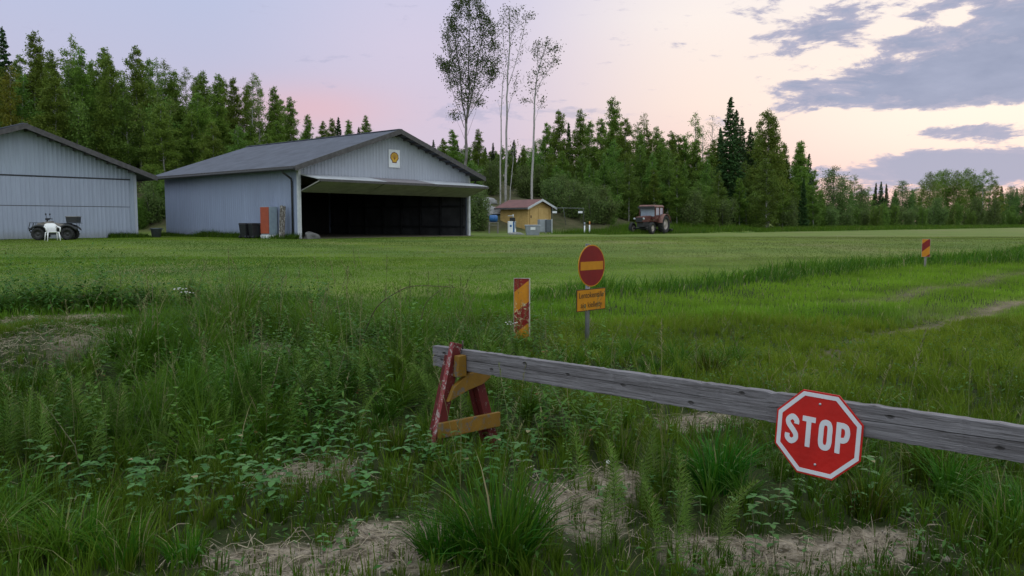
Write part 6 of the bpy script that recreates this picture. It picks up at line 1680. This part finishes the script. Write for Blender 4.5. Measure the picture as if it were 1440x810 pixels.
def make_seedling(seed, h=0.13):
    rng = np.random.default_rng(seed); root = empty('broadleaf_seedling'); q = []
    for lvl in range(3):
        z = h * (0.5 + 0.25 * lvl); a0 = rng.uniform(0, 6.28)
        for j in range(2 + (lvl == 2)):
            a = a0 + PI * j * (1 if lvl < 2 else 0.7) + rng.normal(0, .2)
            q += leaf_at((0, 0, z), (math.cos(a), math.sin(a), 0.35), 0.052 * rng.uniform(.7, 1.15), 0.026, 0.45, rng)
    np_obj('leaves', quads_mesh('leaves', np.array(q), m_seed, rng), root)
    m = MB(); m.tube([(0, 0, -.02), (.004, 0, h * .6), (0, .003, h)], [.0026, .0022, .0015], 5); m.build('stem', m_stem, root)
    return root
def make_tussock(name, seed, n, h, w_, lean, mt, rad, yl=(0, .35), dry=0.03):
    rng = np.random.default_rng(seed); r = rad * np.sqrt(rng.random(n)); a = rng.uniform(0, 6.28, n)
    P = np.stack([r * np.cos(a), r * np.sin(a), np.full(n, -.02)], -1)
    hs = h * rng.uniform(.5, 1.1, n); ln = rng.uniform(*lean, n)
    ang = a + rng.normal(0, .5, n)
    tint = np.stack([rng.uniform(*yl, n), rng.random(n), (rng.random(n) < dry) * .9, np.ones(n)], -1)
    V, Q, T, C = blades(P, hs, w_ * rng.uniform(.7, 1.3, n), ln, ang, tint, 4)
    return np_obj(name, np_mesh(name, V, [Q, T], mt, C))
PLANTS = []
def put(src, px, py, s=1.0, rz=None, used=set()):
    o = src if src.name not in used else copy_tree(src)
    used.add(src.name)
    g_ = gpt(px, py); o.location = (g_.x, g_.y, g_.z); o.rotation_euler = (random.gauss(0, .05), random.gauss(0, .05), random.uniform(0, 6.28) if rz is None else rz)
    o.scale = (s, s, s * random.uniform(.9, 1.1)); PLANTS.append((o, px, py)); return o
random.seed(77)
HT = [make_horsetail(k, .40 + .04 * k) for k in range(4)]
WD_ = [make_weed(10, .42), make_weed(11, .55, .8, 1.6, .022, .15), make_weed(12, .36, 1.5, 2.4, .034, .2), make_weed(13, .62, .7, .8, .011, .1), make_weed(14, .30, 1.9, 1.1, .030, .25), make_weed(15, .5, 1.0, 2.0, .028, .3)]
SD = [make_seedling(20 + k, .11 + .02 * k) for k in range(4)]
def zone_p(px, py):
    if py > 690: return 'near the bottom' + (' left of the big clump' if px < 640 else ' beneath the plank' if px < 1090 else ' below the stop sign')
    if px < 480: return 'on the left bank'
    if px < 612: return 'just left of the trestle'
    if px < 760: return 'by the trestle'
    return 'under the plank' if py > 560 else 'behind the plank'
def name_all(L, look, cat, grp):
    b_ = {}
    for o, px, py in L: b_.setdefault(zone_p(px, py), []).append((o, px))
    for z_, M in b_.items():
        M.sort(key=lambda t: t[1])
        for j, (o, px) in enumerate(M):
            tag(o, f"{look} {z_}" + ('' if len(M) == 1 else f", {ORD[j]} from left" if j < 20 else ' far right'), cat, grp)
def batch(srcs, pts, look, cat, grp, smin=.8, smax=1.15):
    L = []
    for k, (px, py) in enumerate(pts):
        o = put(srcs[k % len(srcs)], px, py, random.uniform(smin, smax)); L.append((o, px, py))
    name_all(L, look, cat, grp)
batch(HT, [(18, 640), (40, 655), (60, 640), (52, 620), (176, 640), (170, 615), (385, 575), (395, 610), (865, 745), (950, 800), (900, 705), (1010, 790), (535, 560), (560, 545), (575, 570), (600, 540), (620, 575), (700, 560), (460, 590), (330, 610), (920, 690), (845, 790)],
      'feathery pale green horsetail', 'horsetail', 'horsetails in the meadow', .85, 1.2)
batch(WD_, [(420, 590), (440, 560), (405, 540), (440, 610), (300, 560), (335, 545), (360, 510), (470, 575), (500, 540), (520, 520), (545, 500), (485, 505), (640, 500), (670, 495), (690, 510), (705, 500), (655, 520), (625, 505), (590, 520), (760, 505), (775, 620), (800, 640), (830, 625), (745, 600), (280, 470), (325, 455), (700, 590), (860, 610), (760, 640), (120, 690)],
      'upright leafy green weed', 'weed', 'leafy weeds in the meadow', .7, 1.15)
batch(SD, [(480, 790), (500, 775), (455, 795), (410, 715), (395, 740), (540, 720), (560, 700), (515, 680), (470, 690), (585, 690), (610, 660), (640, 650), (330, 690), (300, 700), (270, 710), (215, 705), (250, 680), (190, 670), (150, 680), (120, 660), (420, 640), (455, 630), (385, 650), (350, 640), (500, 640), (1060, 790), (1090, 800), (1130, 790), (1290, 780), (1270, 750), (1060, 760), (985, 750), (760, 700), (700, 650), (730, 665), (800, 690), (870, 720), (590, 735)],
      'small broad leaved seedling', 'seedling', 'broad leaved seedlings on the bare ground', .8, 1.35)
# grass clumps
ts_ = make_tussock('grass_clump', 3, 330, .62, .0125, (.08, 1.05), m_grass, .19)
ts2 = make_tussock('grass_clump', 4, 190, .46, .0105, (.05, .8), m_grass, .15, (.1, .6))
TS = []
for px, py, s_, lab in [(705, 800, 1.0, 'big arching dark green grass clump at the bottom centre'), (1220, 725, .78, 'dark grass clump growing right below the stop sign'), (1010, 690, .8, 'dense grass clump left of the stop sign under the plank'), (1350, 700, .75, 'grass clump under the right end of the plank'), (560, 640, .6, 'grass clump at the left foot of the trestle'),
                       (95, 650, .9, 'tall grass clump among horsetails at the left edge'), (870, 655, .65, 'grass clump beneath the middle of the plank'), (1000, 530, .8, 'dark grass clump behind the plank in the field'), (1420, 770, .75, 'grass clump in the bottom right corner'), (620, 790, .55, 'smaller grass clump left of the big arching clump')]:
    o = put(ts_ if 'big' in lab or 'dense' in lab else ts2, px, py, s_); tag(o, lab, 'grass clump', 'grass clumps around the barrier')
sd2 = make_tussock('sedge_clump', 5, 34, .40, .017, (.02, .28), m_sedge, .05, (.3, 1), 0)
o = put(sd2, 225, 645, 1.0); tag(o, 'bright yellow green upright sedge clump on the left bank', 'sedge', 'bright sedge clumps on the bank')
o = put(sd2, 290, 665, .8); tag(o, 'smaller bright sedge clump right of the tallest one', 'sedge', 'bright sedge clumps on the bank')
sd3 = make_tussock('sedge_clump', 6, 22, .30, .010, (.8, 1.6), m_sedge, .04, (.3, 1), .1)
o = put(sd3, 212, 648, 1.0); tag(o, 'arching pale sedge blades beside the upright bright clump', 'sedge', 'bright sedge clumps on the bank')
o = put(sd3, 300, 668, .9); tag(o, 'arching pale sedge blades beside the smaller bright clump', 'sedge', 'bright sedge clumps on the bank')
# dead and bent stems
def stem(name, label, cat, pts, r0, r1, mt, leaves=0, seed=0):
    """pts: (photo column, row, distance)"""
    P = [at(a, b, c_) for a, b, c_ in pts]; P[0].z = hz(P[0].x, P[0].y) - .03
    fine = []
    for k in range(len(P) - 1):
        p0, p1, p2, p3 = P[max(k - 1, 0)], P[k], P[k + 1], P[min(k + 2, len(P) - 1)]
        for j in range(5):
            t = j / 5; fine.append(0.5 * ((2 * p1) + (p2 - p0) * t + (2 * p0 - 5 * p1 + 4 * p2 - p3) * t * t + (3 * p1 - p0 - 3 * p2 + p3) * t ** 3))
    fine.append(P[-1])
    o_ = fine[0].copy(); root = empty(name, o_, 0, label, cat)
    m = MB(); m.tube([p_ - o_ for p_ in fine], [r0 + (r1 - r0) * k / (len(fine) - 1) for k in range(len(fine))], 6)
    m.build('stem', mt, root)
    if leaves:
        rng = np.random.default_rng(seed); q = []
        for k in range(leaves):
            p_ = along_path(fine, rng.uniform(.3, 1)) - o_; a = rng.uniform(0, 6.28)
            q += leaf_at(p_, (math.cos(a), math.sin(a), .3), rng.uniform(.03, .06), .025, .5, rng)
        np_obj('leaves', quads_mesh('leaves', np.array(q), m_weed, rng), root)
    return root
stem('bramble_stem', 'long arching brown stem over the weeds left of the marker board', 'stem', [(505, 520, 9.2), (512, 470, 9.1), (530, 432, 9.0), (560, 410, 8.9), (585, 402, 8.8), (640, 404, 8.7)], .008, .003, m_bramble, 14, 1)
stem('bramble_stem', 'second thin brown stem arching right of the longer one', 'stem', [(578, 520, 9.0), (590, 460, 8.9), (600, 425, 8.9), (628, 402, 8.8)], .007, .0025, m_bramble, 10, 2)
stem('bramble_stem', 'short brown stem bent right among the weeds on the bank', 'stem', [(455, 500, 9.3), (460, 455, 9.2), (468, 437, 9.2), (486, 426, 9.1)], .006, .0025, m_bramble, 6, 3)
stem('dead_stalk', 'tall thin dark stalk rising above the bank against the lawn', 'stalk', [(364, 470, 9.8), (366, 420, 9.8), (368, 392, 9.8), (386, 360, 9.8)], .005, .002, m_bramble)
stem('dead_stalk', 'pale dead stalk beside the tall dark one on the bank', 'stalk', [(394, 470, 9.6), (395, 425, 9.6), (396, 400, 9.6), (401, 388, 9.6)], .004, .002, m_dead)
stem('dead_stalk', 'pale broken stalk leaning right across the dark hollow of the bank', 'stalk', [(352, 588, 6.6), (372, 565, 6.6), (384, 540, 6.6), (393, 502, 6.6)], .006, .003, m_dead)
stem('dead_stalk', 'long dead stalk slanting down right towards the trestle', 'stalk', [(500, 545, 7.6), (470, 515, 7.7), (437, 480, 7.8)], .006, .003, m_dead)
stem('dead_stalk', 'slim dead stalk standing at the left of the bank crest', 'stalk', [(214, 470, 10.5), (215, 430, 10.5), (214, 398, 10.5)], .004, .002, m_dead)
# reddish dock
rd = make_weed(40, .62); m_dock = leaf_mat('red_dock_leaf', (0.13, 0.045, 0.025), (0.20, 0.09, 0.04), transl=.2, var=.3)
for c_ in rd.children: c_.data.materials[0] = m_dock
rd.name = 'dock_plant'; put(rd, 438, 500, 1.0); tag(rd, 'reddish brown dried dock plant on the right of the bank', 'dock')
# dandelion clock
stem('dandelion', 'single pale dandelion seed head on a bare stalk under the plank', 'dandelion', [(868, 735, 4.75), (868, 700, 4.74), (866, 675, 4.72), (856, 652, 4.7)], .003, .0025, m_dead)
dn = [o for o in bpy.data.objects if o.name.startswith('dandelion') and o.type == 'EMPTY'][0]
p_ = at(855, 650, 4.7) - dn.location
m = MB(); m.lathe([(0, -.014), (.008, -.011), (.0125, 0), (.009, .010), (0, .014)], tuple(p_), 'z', 12); m.build('seed_head', m_umbel, dn)
# white umbels
for k, (px, py, d_, lab) in enumerate([(252, 404, 10.2, 'white flowering umbel, left of the two at the bank crest'), (262, 409, 10.0, 'white flowering umbel, right of the two at the bank crest'), (718, 452, 9.4, 'pale flowering umbel in the weeds beside the marker board')]):
    t_ = at(px, py, d_); b_ = Vector((t_.x, t_.y, hz(t_.x, t_.y) - .03)); um = empty('cow_parsley', b_, 0, lab, 'flower', 'white umbel flowers'); H_ = t_.z - b_.z
    m = MB(); m.tube([(0, 0, 0), (.01, 0, H_ * .5), (0, 0, H_ - .05)], [.004, .003, .002], 5)
    rk = random.Random(k); pts_ = []
    for j in range(9):
        a = j * 2.4; r_ = .018 * math.sqrt(j); e_ = (r_ * math.cos(a) * 1.6, r_ * math.sin(a) * 1.6, H_ - .02 + rk.uniform(-.012, .012)); pts_.append(e_)
        m.tube([(0, 0, H_ - .05), e_], [.0012, .001], 3, caps=False)
    m.build('stem', m_stem, um)
    m = MB()
    for e_ in pts_: m.lathe([(0, -.004), (.012, 0), (.009, .005), (0, .007)], e_, 'z', 8)
    m.build('blossom', m_umbel, um)
for px, py, s_, lab in [(40, 800, .62, 'bright grass clump in the bottom left corner'), (110, 790, .68, 'bright grass clump just right of the bottom left corner'), (175, 805, .58, 'grass clump at the bottom edge, third from the left corner'), (20, 740, .6, 'grass clump at the left edge above the corner clump'), (260, 800, .45, 'small grass clump at the bottom edge left of the straw patch'), (1300, 690, .7, 'grass clump under the plank right of the sign'), (930, 690, .6, 'grass clump right of the bare patch under the plank')]:
    o = put(ts2, px, py, s_ * 1.2); tag(o, lab, 'grass clump', 'grass clumps around the barrier')
# ------------------------------------------------------------------ undergrowth nobody could count
def verts_of(o, child):
    me = [c for c in o.children if c.name.startswith(child)][0].data
    a = np.empty(len(me.vertices) * 3, np.float32); me.vertices.foreach_get('co', a)
    return a.reshape(-1, 3)
def stamp(name, label, protos, x, y, s, mt, seed, lean=0.12, lift=0.0, yl=(0, 1)):
    rng = np.random.default_rng(seed); Vs, Ts = [], []
    z = H(x, y)
    for k in range(len(x)):
        V = protos[k % len(protos)]; a = rng.uniform(0, 6.28); c_, s_ = math.cos(a), math.sin(a)
        lx, ly = rng.normal(0, lean, 2)
        W = np.stack([V[:, 0] * c_ - V[:, 1] * s_ + lx * V[:, 2], V[:, 0] * s_ + V[:, 1] * c_ + ly * V[:, 2], V[:, 2]], -1) * s[k] + [x[k], y[k], z[k] + lift]
        Vs.append(W); b = rng.uniform(*yl); n = len(V) // 4
        Ts.append(np.repeat(np.stack([np.clip(b + rng.normal(0, .15, n), 0, 1), np.clip(rng.random() * .7 + .3 * rng.random(n), 0, 1), (rng.random(n) < .02) * .9, np.ones(n)], -1), 4, 0))
    V = np.concatenate(Vs); T = np.concatenate(Ts)
    return tag(np_obj(name, np_mesh(name, V, [np.arange(len(V)).reshape(-1, 4)], mt, T)), label, 'undergrowth', kind='stuff')
wp = [verts_of(o, 'leaves') for o in WD_]; hp = [verts_of(o, 'branches') for o in HT]; sp_ = [verts_of(o, 'leaves') for o in SD]
def around(pts, n, seed):
    rng = np.random.default_rng(seed); X_, Y_ = [], []
    for (px, py, rx, ry, w_) in pts:
        p_ = gpt(px, py); m_ = int(n * w_); X_.append(p_.x + rng.normal(0, rx, m_)); Y_.append(p_.y + rng.normal(0, ry, m_))
    return np.concatenate(X_), np.concatenate(Y_)
x, y = around([(430, 540, .5, .8, .22), (350, 500, .7, .7, .18), (560, 520, .7, .9, .25), (660, 510, .6, .8, .22), (290, 520, .6, .8, .10), (790, 620, .35, .3, .08), (720, 500, .4, .4, .08), (100, 640, .5, .3, .04), (400, 610, .5, .3, .08)], 380, 5)
k = bare(x, y) < .4; x, y = x[k], y[k]
stamp('undergrowth', 'mass of leafy green weeds crowding the bank and the ground around the trestle', wp, x, y, np.random.default_rng(6).uniform(.45, 1.3, len(x)), m_weed, 7)
x, y = around([(60, 640, .35, .35, .25), (390, 590, .5, .5, .2), (575, 560, .5, .5, .25), (880, 730, .2, .25, .04), (690, 560, .4, .4, .2)], 150, 8)
stamp('horsetail_growth', 'feathery horsetails mixed into the grass of the bank', hp, x, y, np.random.default_rng(9).uniform(.7, 1.25, len(x)), m_horse, 10)
x, y = around([(250, 700, .5, .25, .3), (120, 670, .45, .3, .15), (420, 640, .5, .35, .25), (520, 690, .45, .35, .25), (640, 650, .3, .25, .1), (760, 650, .35, .3, .15), (1060, 740, .4, .15, .1), (340, 720, .4, .2, .1)], 150, 11)
stamp('low_broad_leaves', 'low broad leaved seedlings carpeting the ground before the bank', sp_, x, y, np.random.default_rng(12).uniform(.45, 1.7, len(x)), m_seed, 13, lean=.2)
# scrub line at the back of the bank
x = np.random.default_rng(14).uniform(-10.5, -3.6, 420); y = 15.2 + 0.5 * np.sin(x) + np.random.default_rng(15).normal(0, .45, 420)
stamp('scrub', 'low dark green scrub between the straw patch and the lawn', wp, x, y, np.random.default_rng(16).uniform(.8, 1.5, 420) * (1 + .35 * ss(-5, -8, x)), m_weed, 17, yl=(0, .6))
# clods and crumbs of earth on the bare patches
rng = np.random.default_rng(31); x, y = scatter(30000, 3.5, 9); k = rng.random(len(x)) < bare(x, y) * .8; x, y = x[k], y[k]; n = len(x)
oct_ = np.array([[1, 0, 0], [0, 1, 0], [-1, 0, 0], [0, -1, 0], [0, 0, .8], [0, 0, -.8]], float); tri = np.array([[0, 1, 4], [1, 2, 4], [2, 3, 4], [3, 0, 4], [1, 0, 5], [2, 1, 5], [3, 2, 5], [0, 3, 5]])
s_ = rng.lognormal(-5.2, .5, n)
V = (oct_[None] * (1 + rng.normal(0, .25, (n, 6, 1))) * s_[:, None, None] * rng.uniform(.6, 1.4, (n, 1, 3))) + np.stack([x, y, H(x, y) + .004], -1)[:, None]
m_clod = mat('earth_clod', (0.15, 0.12, 0.09), (0.28, 0.25, 0.21), 0.95, 1.5)
o = np_obj('earth_crumbs', np_mesh('earth_crumbs', V.reshape(-1, 3), [(np.arange(n)[:, None, None] * 6 + tri[None]).reshape(-1, 3)], m_clod))
tag(o, 'crumbs of earth and small stones on the bare patches', 'soil crumbs', kind='stuff')
# flowering grass stems standing over the bank and the meadow
def head_proto(seed, h):
    rng = np.random.default_rng(seed); q = []; a = rng.uniform(0, 6.28); ln = rng.uniform(.05, .3)
    P = [np.array([math.cos(a) * ln * h * t * t, math.sin(a) * ln * h * t * t, h * t]) for t in (0, .35, .7, 1.0)]
    s = np.array([-math.sin(a), math.cos(a), 0]) * .0016
    for k in range(3): q += [P[k] - s, P[k] + s, P[k + 1] + s, P[k + 1] - s]
    for k in range(14):
        t = .78 + .22 * k / 14; c_ = np.array([math.cos(a) * ln * h * t * t, math.sin(a) * ln * h * t * t, h * t]); b = rng.uniform(0, 6.28); l_ = .022 * (1.2 - (t - .78) * 3)
        d = np.array([math.cos(b) * l_, math.sin(b) * l_, l_ * .9]); w_ = np.array([-math.sin(b), math.cos(b), 0]) * .003
        q += [c_ - w_, c_ + w_, c_ + d + w_ * .6, c_ + d - w_ * .6]
    return np.array(q)
hp_ = [head_proto(60 + k, .6 + .06 * k) for k in range(6)]
m_head = leaf_mat('flowering_grass', (0.11, 0.13, 0.045), (0.20, 0.18, 0.085), dry=(0.3, 0.23, 0.14), transl=.3, var=.35)
x, y = around([(300, 540, 1.2, .9, .3), (430, 500, .8, .9, .2), (580, 510, .9, .9, .2), (780, 600, .6, .4, .08), (1000, 690, .5, .35, .08), (1350, 690, .6, .4, .08), (690, 760, .2, .2, .03), (120, 640, .6, .4, .08)], 330, 41)
k = bare(x, y) < .5; x, y = x[k], y[k]
stamp('grass_heads', 'thin flowering grass stems standing above the tall grass', hp_, x, y, np.random.default_rng(42).uniform(.7, 1.3, len(x)), m_head, 43)

for px, py, s_, lab in [(612, 650, .55, 'grass clump hiding the near left foot of the trestle'), (698, 628, .5, 'grass clump at the right foot of the trestle')]:
    o = put(ts2, px, py, s_); tag(o, lab, 'grass clump', 'grass clumps around the barrier')
